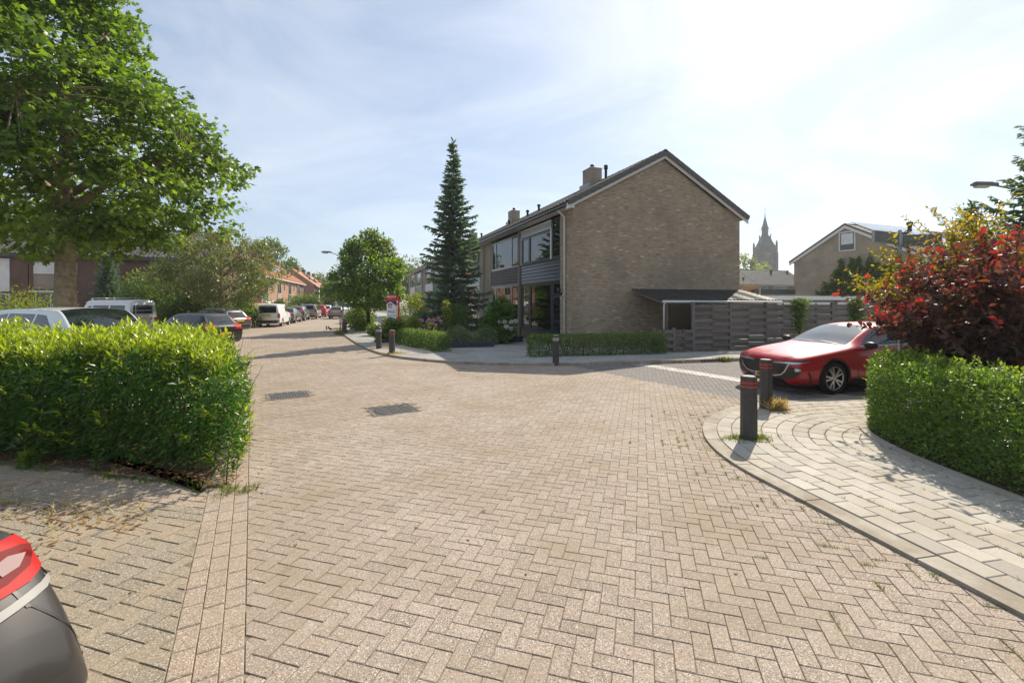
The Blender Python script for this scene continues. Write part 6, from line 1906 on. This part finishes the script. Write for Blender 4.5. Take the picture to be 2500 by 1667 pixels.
def bush(name, label, loc, r, n, leaf, mat, tmpl=LEAF_OVAL, group=None, lumps=14, young=.0, cat='shrub', flat=.5, stems=7, droop=.2, seed=None, lift=0.0, squash=1.0):
    """r = (rx, ry, height)"""
    t = tag(empty(name, loc), label, cat, group)
    rx, ry, h_ = r
    rg = np.random.default_rng(seed if seed is not None else abs(hash(label)) % 9999 if False else int(loc[0] * 97 + loc[1] * 31 + 5000))
    d = rg.normal(0, 1, (lumps, 3)); d[:, 2] = np.abs(d[:, 2]) ; d = norm(d)
    rad = rg.uniform(.45, .8, lumps)
    c_ = d * rad[:, None] * np.array((rx, ry, h_ * .82)) + np.array((0, 0, lift + h_ * .12))
    lr = np.minimum(rx, h_) * rg.uniform(.3, .46, lumps)
    idx = rg.integers(0, lumps, n)
    v = norm(rg.normal(0, 1, (n, 3))) * (rg.random((n, 1)) ** .4)
    pos = c_[idx] + v * lr[idx][:, None] * np.array((1, 1, squash))
    pos[:, 2] = np.clip(pos[:, 2], .03, None)
    out = norm(pos - np.array((0, 0, h_ * .3))) * .6 + v * .7
    hi = pos[:, 2] > h_ * .7
    yg = ((rg.random(n) < young) & hi).astype(float) * rg.uniform(.4, 1, n)
    leaf_obj('foliage', t, mat, pos, out, leaf, tmpl, droop, .6, flat, yg)
    mb = MB()
    for i in range(stems):
        q = c_[i % lumps]
        mb.tube([(rg.normal() * .06, rg.normal() * .06, -.03), (q[0] * .4, q[1] * .4, q[2] * .5), tuple(q)], [.02, .014, .005], 5, cap=False)
    mb.build('stems', M['twig'], t)['kind'] = 'stuff'
    return t
def conifer(name, label, loc, h_, r0, mat, z0=.6, nw=34, nb=9, twl=.22, seed=3, power=.85, droop=.16, group=None, per=26, trunk_r=.13, upturn=.1):
    rg = np.random.default_rng(seed)
    t = tag(empty(name, loc), label, 'tree', group)
    mb = MB(); mb.tube([(0, 0, -.1), (0, 0, h_ * .5), (0, 0, h_ * .97)], [trunk_r * 1.2, trunk_r * .6, .01], 9)
    Pp, Xx, Ss, Yy = [], [], [], []
    for i in range(nw):
        z = z0 + (h_ - z0) * (i / nw) ** .92
        fr = 1 - (z - z0) / (h_ - z0)
        Rr = r0 * fr ** power
        for b in range(nb if fr > .2 else max(4, nb - 3)):
            a = b * 2 * PI / nb + i * .83 + rg.normal() * .2
            L_ = max(.12, Rr * rg.uniform(.5, 1.22) * (1 + .16 * math.sin(a * 2 + 1.3 * z)))
            d = Vector((math.cos(a), math.sin(a), 0)); sd = Vector((-math.sin(a), math.cos(a), 0))
            pts = []
            lift_ = .35 * (1 - fr) * L_
            for q in range(6):
                f = q / 5
                pts.append(Vector((0, 0, z)) + d * (L_ * f) + Vector((0, 0, lift_ * f - droop * L_ * (f ** 1.5) * 1.6 + upturn * L_ * f ** 4 * 2)))
            mb.tube(pts, [.022 * (fr + .2), .018 * (fr + .2), .014 * (fr + .2), .01 * (fr + .2), .006, .003], 4, cap=False)
            m_ = max(6, int(per * (L_ / r0) ** .8))
            for q in range(m_):
                f = .12 + .88 * (q + rg.random()) / m_
                k = min(4, int(f * 5)); p = pts[k].lerp(pts[k + 1], f * 5 - k)
                s = 1 if q % 2 else -1
                x = d * (.55 + .5 * f) + sd * s * rg.uniform(.4, 1.1) * (1.15 - f * .7) + Vector((0, 0, rg.normal() * .22 - .12 * fr))
                Pp.append(tuple(p)); Xx.append(tuple(x)); Ss.append(twl * rg.uniform(.7, 1.25) * (1.25 - .5 * f) * (.6 + .5 * fr)); Yy.append(1.0 if (f > .8 and rg.random() < .12) else 0.0)
                if q % 2 == 0:
                    Pp.append(tuple(p)); Xx.append(tuple(d * .4 + sd * s * .3 + Vector((0, 0, -.7 + rg.normal() * .4)))); Ss.append(twl * .6 * rg.uniform(.6, 1.2)); Yy.append(0.0)
    for q in range(14):
        Pp.append((0, 0, h_ * (.94 + .06 * q / 14))); Xx.append((rg.normal() * .5, rg.normal() * .5, 1)); Ss.append(twl * .7); Yy.append(0.0)
    P_, X_, S_, Y_ = np.array(Pp), np.array(Xx), np.array(Ss), np.array(Yy)
    n = len(P_)
    up = norm(np.array((0, 0, 1.0)) + rn(n, 3) * .45)
    tv = [(0, -.07, 0), (.35, -.17, .0), (.75, -.13, -.02), (1, 0, -.04), (.75, .13, -.02), (.35, .17, 0), (0, .07, 0), (0, 0, .07), (.5, 0, .13), (.95, 0, .02), (.5, 0, -.1)]
    tf = [(0, 1, 2, 3, 4, 5, 6), (7, 8, 9, 10)]
    ex, ey, ez = frames(X_, up)
    me = instance_mesh('crown', tv, tf, P_, ex, ey, ez, S_, [mat], rnd=RNG.random(n), young=Y_)
    link('crown', me, t)
    mb.build('trunk', M['bark_dark'], t)
    return t

# ---- big maple on the left
tree('maple_tree', 'big maple tree with broad crown at the left edge', (XA(160, 13.6), 13.6, 0),
     [(3.5, .9), (4.05, 2.3), (4.7, 3.9), (5.4, 4.6), (6.5, 4.4), (7.7, 3.6), (9.1, 2.4), (10.6, 1.7), (11.8, 1.2), (12.8, .3)], 430, 40000, .165, M['l_maple'], LEAF_MAPLE, .27, M['bark'],
     fork=3.9, clr=.62, limbs=11, seed=5, inner=.3, flatc=.55, droop=.45)
# ---- cherry behind the parked cars
tree('cherry_tree', 'spreading ornamental cherry tree behind the grey estate car', (XA(540, 31.5), 31.5, 0),
     [(2.0, 1.5), (2.6, 3.3), (3.8, 3.9), (5.2, 3.5), (6.2, 2.4), (7.0, .6)], 330, 17000, .17, M['l_cherry'], LEAF_OVAL, .2, M['bark'], fork=1.9, clr=.55, limbs=9, seed=8, young_tip=.06, inner=.3, flatc=.7)
# ---- street linden
tree('linden_tree', 'round-headed green street tree beside the sold board', (XA(899, 31.0), 31.0, 0),
     [(1.7, 1.3), (2.4, 2.3), (3.4, 2.65), (4.6, 2.2), (5.7, 1.3), (6.6, .6), (7.0, .2)], 260, 15000, .18, M['l_linden'], LEAF_ROUND, .13, M['bark_dark'], fork=1.8, clr=.5, limbs=8, seed=14, young_tip=.1, inner=.2, flatc=.75)
# ---- spruce in the front garden
conifer('spruce_tree', 'tall dark spruce tree in the front garden', (XA(1106, 24.5), 24.5, 0), 10.75, 2.0, M['l_spruce'], .7, 33, 9, .4, 3, .85, .15, None, 40, .14)
# ---- conifers at the right edge
conifer('fir_tree', 'dark fir tree at the right edge behind the yellow bush', (XA(2575, 10.9), 10.9, 0), 7.0, 2.1, M['l_spruce'], 1.0, 30, 10, .26, 9, .8, .1, None, 46, .12, .16)
conifer('fir_tree', 'smaller dark fir rising behind the yellow bush', (XA(2372, 11.6), 11.6, 0), 4.5, 1.0, M['l_spruce'], .8, 20, 8, .24, 21, .7, .1, None, 30, .08, .16)
# ---- near hedge, left
hn = lambda x, y: 1.26 + .02 * (y - 5.2) + .07 * np.sin(x * 2.1 + y) + .06 * np.sin(x * 4.3 - y * 3.1) + .03 * np.sin(x * 9.1 + y * 7)
hedge('laurel_hedge', 'broad untrimmed laurel hedge in the left foreground', [(-3.12, 5.05), (-3.5, 5.9), (-4.5, 7.5), (-7.5, 8.1), (-11.5, 8.8), (-9.2, 6.2), (-6.0, 5.6)], hn, 52000, .09, LEAF_LANCE, M['l_laurel'], .26, .16, None, .6, 2500, .03, .55, 60, .17, .1, .3)
# ---- corner hedge, right
outer_h = [HP_.at(u, -.0) for u in np.linspace(.2, HP_.L[-1], 26)]
inner_h = [(10.8, 8.1), (7.4, 7.25), (6.5, 6.75), (6.05, 6.0), (5.95, 5.0), (5.98, 2.0)]
hp = lambda x, y: 1.13 + .04 * np.sin(x * 4 + y * 2.3) + .03 * np.sin(y * 7.1 - x * 3)
hedge('privet_hedge', 'dense green privet hedge round the corner bed at right', outer_h + inner_h, hp, 95000, .04, LEAF_SMALL, M['l_privet'], .13, .06, None, .5, 900, .06, .5, 30, .1, .25, .22)
# ---- clipped hedges of the corner house
def strip_poly(p, q, wd):
    p, q = np.array(p), np.array(q); d = (q - p) / np.linalg.norm(q - p); n_ = np.array((-d[1], d[0]))
    return [tuple(p), tuple(q), tuple(q + n_ * wd), tuple(p + n_ * wd)]
g1, g2 = G(1297, 873, .06), G(1630, 865, .06)
hedge('clipped_hedge', 'low clipped hedge along the pavement in front of the gable', strip_poly(g1, g2, .7), .8, 16000, .055, LEAF_SMALL, M['l_hedge2'], .1, .03, 'clipped front-garden hedges', .25, 0, .08, .5, 20)
g1, g2 = G(1066, 861, .06), G(966, 841, .06)
hedge('clipped_hedge', 'low clipped hedge beside the bollards and front-garden flowers', strip_poly(g1, g2, -.6), .78, 12000, .055, LEAF_SMALL, M['l_hedge2'], .1, .03, 'clipped front-garden hedges', .5, 0, .08, .5, 20)

# ---- stemmed shrubs with leaves along arching shoots
def arching(name, label, loc, r, h_, nst, mat, leaf, tmpl, seed, nside=4, step=.045, ytip=.28, up=.55, hmin=.5, yz=0.0, cat='shrub', flat=.5):
    rg = np.random.default_rng(seed)
    t = tag(empty(name, loc), label, cat)
    mb = MB(); Pp, Oo, Yy = [], [], []
    def run(pts, f0, young):
        L_ = sum((pts[i + 1] - pts[i]).length for i in range(len(pts) - 1)); n = max(4, int(L_ * (1 - f0) / step))
        for q in range(n):
            f = f0 + (1 - f0) * q / n; k = min(len(pts) - 2, int(f * (len(pts) - 1))); p = pts[k].lerp(pts[k + 1], f * (len(pts) - 1) - k)
            ax = (pts[k + 1] - pts[k]).normalized(); a = q * 2.4 + rg.random()
            u = ax.orthogonal().normalized(); w_ = ax.cross(u)
            o = u * math.cos(a) + w_ * math.sin(a) + ax * up
            Pp.append(tuple(p)); Oo.append(tuple(o)); Yy.append(young * max(0, (f - (1 - ytip)) / ytip) if p.z > yz else 0.0)
    for i in range(nst):
        a = rg.random() * 2 * PI; e = rg.random() ** .6
        hh = h_ * (1 - .45 * e ** 2) * rg.uniform(.75, 1.08)
        tipp = Vector((math.cos(a) * r[0] * e, math.sin(a) * r[1] * e, max(hmin, hh)))
        b = Vector((rg.normal() * .15, rg.normal() * .15, -.02))
        pts = [b.lerp(tipp, f) + Vector((0, 0, .35 * math.sin(f * PI) * e)) + Vector((rg.normal(), rg.normal(), 0)) * .03 for f in np.linspace(0, 1, 7)]
        mb.tube(pts, [.016, .014, .012, .01, .008, .005, .003], 5, cap=False)
        run(pts, .35, 1.0)
        for s in range(nside):
            k = rg.integers(2, 6); p0 = pts[k]
            a2_ = rg.random() * 2 * PI
            d = Vector((math.cos(a2_), math.sin(a2_), rg.uniform(.1, .9))).normalized() + (tipp - b).normalized() * .6
            L_ = rg.uniform(.25, .6) * h_ / 3
            q2 = [p0, p0 + d * L_ * .5, p0 + d * L_]
            mb.tube(q2, [.007, .005, .002], 4, cap=False); run(q2, .12, rg.choice([.2, .5, 1.0]))
    P_, O_ = np.array(Pp), np.array(Oo)
    P_[:, 2] = np.maximum(P_[:, 2], .1)
    leaf_obj('foliage', t, mat, P_, O_, leaf, tmpl, .1, .3, flat, np.clip(np.array(Yy), 0, 1))
    mb.build('stems', M['twig'], t)['kind'] = 'stuff'
    return t
arching('smoke_bush', 'dark purple smoke bush with red shoot tips above the corner hedge', (7.25, 6.75, .05), (1.95, 1.2), 3.0, 76, M['l_cotinus'], .098, LEAF_ROUND, 5, 6, .042, .17, .55, 1.0, 1.6)
arching('yellow_shrub', 'tall yellow-green shrub behind the purple smoke bush', (9.0, 8.3, .05), (2.7, 1.2), 3.6, 150, M['l_yellow'], .08, LEAF_OVAL, 6, 6, .036, .2, .6, 1.2)

# ---- front-garden plants
FG = 'front-garden plants of the terraced houses'
bush('glossy_shrub', 'rounded glossy green laurel shrub under the house windows', (XA(1212, 21.6), 21.6, .05), (1.0, .9, 2.5), 3400, .17, M['l_glossy'], LEAF_OVAL, FG, 18)
bush('leafy_shrub', 'loose green shrub between the spruce and the laurel', (XA(1117, 21.8), 21.8, .05), (1.0, .9, 2.3), 5200, .1, M['l_bush'], LEAF_LANCE, FG, 18)
bush('lime_shrub', 'pale lime shoots of a shrub in front of the spruce', (XA(1090, 21.2), 21.2, .05), (.35, .35, 2.5), 500, .1, M['l_lime'], LEAF_OVAL, FG, 8)
bush('grey_green_shrub', 'low grey-green shrub spilling over the dark planter', (XA(1120, 19.5), 19.5, .15), (1.0, .55, .75), 5200, .075, M['l_greygreen'], LEAF_LANCE, FG, 20)
bush('silver_shrub', 'low silvery shrub beside the white hydrangea', (XA(1185, 20.4), 20.4, .15), (.9, .6, .7), 3600, .075, M['l_greygreen'], LEAF_LANCE, FG, 16)
def flowering(name, label, loc, r, mat, nfl, fr, seed, leafm='l_bush'):
    t = bush(name, label, loc, r, 1500, .11, M[leafm], LEAF_OVAL, FG, 12)
    rg = np.random.default_rng(seed)
    for i in range(nfl):
        a = rg.random() * 2 * PI; e = rg.random() ** .5
        c_ = np.array((math.cos(a) * r[0] * e * .95, math.sin(a) * r[1] * e * .95 - .1, r[2] * (.62 + .45 * rg.random())))
        v = norm(rg.normal(0, 1, (110, 3)))
        me = leaf_obj('flower_head', t, mat, c_ + v * fr * np.array((1, 1, .8)), v, .05, LEAF_ROUND, 0, .8, .1)
    return t
flowering('white_hydrangea', 'white flowering hydrangea near the dark house door', (XA(1236, 20.6), 20.6, .1), (.55, .4, .95), M['f_white'], 13, .065, 3)
flowering('pink_hydrangea', 'pink flowering hydrangea behind the clipped hedge', (XA(1050, 19.6), 19.6, .1), (.6, .45, 1.05), M['f_pink'], 16, .045, 4)
bush('yellow_green_shrub', 'feathery yellow-green shrub behind the clipped hedge', (XA(1008, 21.2), 21.2, .05), (.6, .55, 1.75), 3000, .085, M['l_lime'], LEAF_LANCE, FG, 14)
bush('purple_shrub', 'dark purple shrub between the yellow-green plants', (XA(1036, 23.0), 23.0, .05), (.5, .5, 1.5), 1600, .08, M['l_purple'], LEAF_OVAL, FG, 10)
bush('broadleaf_shrub', 'broad-leaved green plant at the foot of the sold board', (XA(962, 21.4), 21.4, .05), (.75, .6, 1.3), 2200, .15, M['l_bush'], LEAF_OVAL, FG, 12)
bush('acer_shrub', 'golden-green small acer beyond the spruce', (XA(1010, 28.0), 28.0, .05), (1.3, 1.2, 3.4), 4200, .12, M['l_lime'], LEAF_OVAL, FG, 16)
bush('yard_shrub', 'green shrub at the foot of the street tree, beside the sold board', (XA(930, 25.5), 25.5, .05), (.9, .8, 1.6), 2600, .13, M['l_bush'], LEAF_OVAL, FG, 12)
bush('yard_shrub', 'overgrown green shrub beyond the street tree', (XA(872, 35.0), 35.0, .05), (1.3, 1.2, 2.3), 2600, .16, M['l_bush'], LEAF_OVAL, FG, 12)
bush('yard_shrub', 'yellowing low plants beside the street tree trunk', (XA(882, 30.0), 30.0, .05), (.8, .7, 1.0), 1600, .13, M['l_lime'], LEAF_OVAL, FG, 10)
bush('yard_shrub', 'dense shrub further up the street before the hatchback', (XA(880, 43.0), 43.0, .05), (1.6, 1.4, 2.4), 2200, .2, M['l_bush'], LEAF_OVAL, FG, 12)
# planters of dark blocks
pl_ = tag(empty('planter_wall', (XA(1077, 18.7), 18.7, .05), math.atan2(.5, 2.2)), 'low dark block planter wall below the grey-green shrubs', 'planter')
for r in range(2):
    for i in range(4):
        mb = MB(); mb.box((i * .56 - (.12 if r else 0), 0, r * .135), (i * .56 + .55 - (.12 if r else 0), .2, r * .135 + .132), 0, .008); mb.build('block', M['anthra'], pl_)
mb = MB(); mb.box((0, .205, 0), (2.1, 1.4, .24)); mb.build('soil', M['soil'], pl_)
p2 = tag(empty('planter_wall', (XA(1207, 20.75), 20.75, .05), math.atan2(1.0, 1.35)), 'low dark block planter wall below the white hydrangea', 'planter')
for r in range(2):
    for i in range(3):
        mb = MB(); mb.box((i * .56, 0, r * .135), (i * .56 + .55, .2, r * .135 + .132), 0, .008); mb.build('block', M['anthra'], p2)

# ---- left background greenery
LGp = 'shrubs and trees behind the parking place'
bush('lime_hedge_shrub', 'yellow-green unclipped shrub behind the white people carrier', (XA(55, 17.5), 17.5, 0), (2.7, 1.2, 2.5), 6000, .14, M['l_lime'], LEAF_LANCE, LGp, 26)
bush('laurel_shrub', 'big rounded evergreen shrub behind the camper van', (XA(360, 33.0), 33.0, 0), (2.6, 2.0, 5.0), 9000, .19, M['l_bush'], LEAF_OVAL, LGp, 26, .25)
bush('laurel_shrub', 'dark shrub under the cherry tree', (XA(455, 32.0), 32.0, 0), (2.3, 1.6, 3.0), 6000, .18, M['l_bush'], LEAF_OVAL, LGp, 20)
bush('laurel_shrub', 'dark shrub right of the cherry trunk', (XA(560, 34.5), 34.5, 0), (2.4, 1.6, 3.0), 5000, .18, M['l_bush'], LEAF_OVAL, LGp, 20)
bush('ivy_shrub', 'pale ivy-like shrub beside the board fence', (XA(607, 38.0), 38.0, 0), (1.0, .9, 2.7), 3200, .15, M['l_hedge2'], LEAF_OVAL, LGp, 14)
conifer('yew_tree', 'dark columnar yew beside the brown brick house', (XA(262, 33.5), 33.5, 0), 5.2, .95, M['l_spruce'], .3, 26, 9, .35, 31, .5, -.5, LGp, 26, .1)
bush('garden_shrub', 'dense round shrub before the orange-roofed houses', (XA(745, 62), 62, 0), (2.6, 2.2, 3.8), 4200, .26, M['l_bush'], LEAF_OVAL, LGp, 18, .2)
bush('garden_shrub', 'low hedge-like shrub at the front gardens behind the dark estate car', (XA(718, 58), 58, 0), (2.2, 1.4, 1.5), 2200, .22, M['l_lime'], LEAF_OVAL, LGp, 12)
bush('garden_shrub', 'shrub with purple leaves by the nearest orange-roofed house', (XA(668, 50), 50, 0), (2.0, 1.6, 3.3), 3000, .2, M['l_cherry'], LEAF_OVAL, LGp, 16)
FT = 'trees in the distance'
def far_tree(label, px, Y, h_, r, n=2600, leaf=.5, mat='l_far', seed=1, base=.25):
    return tree('far_tree', label, (XA(px, Y), Y, 0), [(h_ * base, r * .6), (h_ * .42, r), (h_ * .65, r * .9), (h_ * .85, r * .55), (h_, r * .12)], 70, n, leaf, M[mat], LEAF_ROUND, .03 * h_, M['bark_dark'], FT, None, r * .34, 5, seed, 'tree', 0, .25, (0, 0), .8, False)
far_tree('tall tree rising behind the orange roofs, left one', 655, 96, 15.5, 5.0, 3600, .55, 'l_far', 41)
far_tree('tall tree rising behind the orange roofs, right one', 700, 104, 12.5, 4.4, 3200, .55, 'l_bush', 42)
far_tree('small tree closing the view at the end of the street', 812, 96, 6.5, 3.4, 2600, .4, 'l_bush', 43)
far_tree('leafy tree at the end of the street beside the lamp', 790, 120, 9.5, 4.5, 2600, .5, 'l_far', 44)
far_tree('bushy tree at the end of the street behind the vans', 850, 92, 7.2, 3.6, 2800, .4, 'l_linden', 45)
far_tree('broad tree beyond the vans and the green fence', 885, 105, 8.6, 4.6, 2800, .5, 'l_bush', 46)
far_tree('tree over the far end of the terraced row', 965, 118, 13.5, 6.0, 3600, .6, 'l_far', 47)
far_tree('second tree over the terraced roofs left of the spruce', 1030, 126, 14.2, 6.0, 3600, .6, 'l_far', 48)
far_tree('rounded treetop left of the church tower', 1815, 150, 17.5, 6.5, 3000, .8, 'l_lime', 49)
far_tree('rounded treetop below the church clock', 1862, 158, 15.2, 5.2, 2600, .8, 'l_lime', 50)
far_tree('darker treetop between corner house and tower', 1780, 140, 16.6, 5.5, 2600, .8, 'l_far', 51)
far_tree('tree behind the brown brick house roof', 470, 62, 11.0, 4.2, 3000, .4, 'l_far', 52)
# ---- creeper on the tan gable, ivy on the fence posts
iv = tag(empty('creeper', (0, 0, 0)), 'green creeper climbing the tan brick gable', 'creeper')
gx0 = tf; gd = -dv
n = 11000
uu = RNG.uniform(2.2, 9.0, n); top_ = np.interp(uu, [2.2, 3.0, 3.6, 4.2, 4.8, 5.4, 6.0, 6.6, 7.2, 7.8, 8.4, 9.0], [2.6, 3.4, 4.2, 5.5, 4.6, 5.9, 4.8, 5.7, 4.6, 5.0, 4.2, 3.2]) + .35 * np.sin(uu * 9)
zz = RNG.uniform(.6, 6.1, n); k = zz < top_
uu, zz = uu[k], zz[k]
dd = RNG.random(len(uu)) ** 1.5 * np.where(uu > 6.0, 1.1, .35) * np.clip((5.2 - zz) / 2.5, .12, 1)
pos = np.stack([gx0[0] + gd[0] * uu - gv[0] * (dd + .03), gx0[1] + gd[1] * uu - gv[1] * (dd + .03), zz], 1)
leaf_obj('foliage', iv, M['l_hedge2'], pos, np.tile((-gv[0], -gv[1], .2), (len(uu), 1)), .2, LEAF_ROUND, .4, .5, .2)
for lab, q in (('ivy clump over the fence post nearer the corner house', 2.95), ('ivy clump over the fence post nearer the red bush', 4.75)):
    c_ = FP + FD * q * 1.7 * .99
    t = tag(empty('ivy_clump', (c_[0], c_[1], 0)), lab, 'ivy', 'ivy clumps on the fence')
    n = 2200
    zz = .75 + 1.35 * RNG.random(n) ** .7; wdt = np.interp(zz, [.75, 1.2, 1.8, 2.0, 2.1], [.1, .2, .28, .36, .2])
    pos = np.stack([rn(n) * wdt * .6 * FD[0], rn(n) * wdt * .6 * FD[1] - np.abs(rn(n)) * .09 - .04, zz], 1)
    leaf_obj('foliage', t, M['l_hedge2'], pos, np.tile((0, -1, .3), (n, 1)) + rn(n, 3) * .4, .065, LEAF_ROUND, .3, .6, .3, (RNG.random(n) < .3) * (zz > 1.85) * .8)
bush('buddleia', 'wispy buddleia shrub rising above the fence', (XA(1962, 20.4), 20.4, 0), (.8, .6, 2.6), 900, .1, M['l_greygreen'], LEAF_LANCE, None, 10)

# ---- weeds, grass tufts, litter
def tufts(name, pts, n_each, size, mat, spread=.05, kind='stuff', tmpl=BLADE, flat=.2, up=1.0, label=None, cat=None):
    P_ = np.array(pts); idx = np.repeat(np.arange(len(P_)), n_each)
    pos = P_[idx] + np.concatenate([rn(len(idx), 2) * spread, np.zeros((len(idx), 1))], 1)
    o = rn(len(idx), 3) * .6; o[:, 2] = up
    ob2 = leaf_obj(name, None, mat, pos, o, size, tmpl, -.1, .35, flat)
    if kind: ob2['kind'] = kind
    if label: tag(ob2, label, cat)
    return ob2
pts = []
for k in range(1, 10):
    for u in np.arange(-3.5, 5.5, .11):
        if random.random() < .5 * (1 + math.sin(u * 2.3 + k * 1.7)) ** 1.5 * .6: pts.append((*kerb_pt(u, .195 + k * .2), .033))
for u in np.arange(-4.0, 6.0, .07):
    if random.random() < .35: pts.append((*kerb_pt(u, -.02 + random.gauss(0, .02)), .0))
near_kerb = [q for q in polys if 1.5 < q[0][0] < 6 and 2.2 < q[0][1] < 10]
cen_ = np.array([np.mean(q, axis=0) for q in near_kerb]); kk = np.array([kerb_pt(u, 0) for u in np.arange(-4.0, 6.5, .1)])
dk = np.array([np.min(np.sum((kk - c_) ** 2, 1)) ** .5 for c_ in cen_])
for q, d in zip(near_kerb, dk):
    if random.random() < .55 * math.exp(-d / .35) * (.4 + math.sin(q[0][1] * 2.1 + 1) ** 2):
        e = random.randrange(len(q)); p0, p1 = np.array(q[e]), np.array(q[(e + 1) % len(q)])
        for t in np.arange(.1, .9, .22): pts.append((*(p0 + (p1 - p0) * t), -.004))
tufts('joint_grass', pts, 12, .026, M['l_grass'], .014)
b1 = (*G(1828, 1066, .06), .036); b2 = (*G(1876, 994, .06), .036)
tufts('bollard_grass', [(b1[0] + random.gauss(0, .16), b1[1] + random.gauss(0, .07), .036) for i in range(90)], 16, .045, M['l_grass'], .03)
tufts('dry_tuft', [(b2[0] + .09 + random.gauss(0, .06), b2[1] - .12 + random.gauss(0, .05), .036) for i in range(16)], 18, .2, M['l_dry'], .02, None, BLADE, .1, 1.3, 'tuft of dry straw-coloured grass at the foot of the second bollard', 'grass tuft')
pts = []
for u in np.arange(KF.near((-10, 27)), KF.near((14, 16.6)), .12):
    if random.random() < .35: pts.append((*KF.at(u, random.choice((-.03, .15, 1.9, 1.95))), .03))
for q in ((925, 851), (957, 864), (842, 812)):
    p_ = G(q[0] + 6, q[1], .06); pts += [(p_[0] + random.gauss(0, .2), p_[1] + random.gauss(0, .15), .07) for i in range(30)]
tufts('kerb_grass', pts, 12, .09, M['l_dry'], .05)
tufts('verge_weeds', [(*KF.at(KF.near((-10.6, 28.3)) + random.gauss(0, .9), random.gauss(-.1, .18)), .02) for i in range(90)], 14, .16, M['l_grass'], .06)
tufts('drain_grass', [(gx + .55 + random.gauss(0, .14), gy + .1 + random.gauss(0, .04), .05) for i in range(24)], 14, .12, M['l_grass'], .03)
tufts('fence_foot_weeds', [(*(FP + FD * random.uniform(-1.5, 8) + np.array((.25, -.968)) * random.uniform(.05, .16)), .06) for i in range(150)], 10, .07, M['l_grass'], .05)
pts = [(*(BK0 + bd * random.uniform(-.2, 4.5) + bn * random.gauss(.02, .03)), .0) for i in range(90)] + [(*(BK0 + bd * random.uniform(-.4, .2) + bn * random.gauss(.08, .1)), .0) for i in range(25)]
tufts('bay_grass', pts, 11, .055, M['l_grass'], .03)
tufts('bay_dry_grass', [(*(BK0 + bd * random.uniform(.1, 2.6) + bn * random.gauss(.75, .22)), .0) for i in range(40)], 8, .09, M['l_dry'], .08, 'stuff', BLADE, .7, .15)
lp_ = []
for i in range(700): lp_.append((*(BK0 + bd * random.uniform(-.1, 4) - bn * abs(random.gauss(.1, .22))), .03))
for i in range(260):
    q = BK0 + bd * abs(random.gauss(.9, .7)) + bn * random.choice((.8, .95, 1.25)) + np.array((random.gauss(0, .1), random.gauss(0, .05))); lp_.append((q[0], q[1], .004))
for i in range(160): lp_.append((*kerb_pt(random.uniform(-3, 3), random.gauss(2.4, .12)), .05))
for i in range(90):
    q = (random.uniform(-3, 4), random.uniform(3, 13)); lp_.append((q[0], q[1], .004))
P_ = np.array(lp_); o = rn(len(P_), 3); o[:, 2] *= .15
lo_ = leaf_obj('leaf_litter', None, M['l_litter'], P_, o, .042, LEAF_OVAL, 0, .1, .93); lo_['kind'] = 'stuff'
def tall_weed(label, base, h_, lean, seed, leaf=.1, n=70):
    rg = np.random.default_rng(seed)
    t = tag(empty('tall_weed', base), label, 'weed', 'tall weeds by the near hedge')
    pts = [Vector((lean[0] * f * f, lean[1] * f * f, h_ * f)) for f in np.linspace(0, 1, 8)]
    mb = MB(); mb.tube(pts, [.007, .0065, .006, .0055, .005, .004, .003, .001], 5); mb.build('stem', M['l_grass'], t)
    P_, O_ = [], []
    for q in range(n):
        f = .06 + .94 * q / n; k = min(6, int(f * 7)); p = pts[k].lerp(pts[k + 1], f * 7 - k); a = q * 2.4
        P_.append(tuple(p)); O_.append((math.cos(a), math.sin(a), .55))
    leaf_obj('leaves', t, M['l_bush'], np.array(P_), np.array(O_), leaf * np.linspace(1.1, .35, n), LEAF_LANCE, .1, .15, .7)
tall_weed('tall thin weed leaning out beside the end of the near hedge', (*lp(3.02, -.2), 0), 1.28, (.35, .1), 2, .1, 80)
tall_weed('upright leafy weed in the bed edge in front of the near hedge', (*(BK0 + bd * 1.72 - bn * .03), .03), .42, (-.06, 0), 3, .1, 42)
bush('bed_weed', 'broad-leaved weed at the bed edge at the far left', (*(BK0 + bd * 2.75 - bn * .05), .02), (.16, .12, .2), 90, .09, M['l_bush'], LEAF_OVAL, 'low weeds', 5, 0, 'weed')
# ================================================================== AIR
hz_ = MB()
hz_.box((-140, -25, -1.5), (260, 420, 66.0))
hm = bpy.data.materials.new('haze_air'); hm.use_nodes = True
hn_ = hm.node_tree; hn_.nodes.clear()
ho = hn_.nodes.new('ShaderNodeOutputMaterial'); hv = hn_.nodes.new('ShaderNodeVolumePrincipled')
hv.inputs['Color'].default_value = (.93, .96, 1.0, 1); hv.inputs['Density'].default_value = .0005; hv.inputs['Anisotropy'].default_value = .3
hn_.links.new(hv.outputs['Volume'], ho.inputs['Volume'])
haze = hz_.build('haze', hm); haze['kind'] = 'stuff'
SC.cycles.volume_bounces = 0
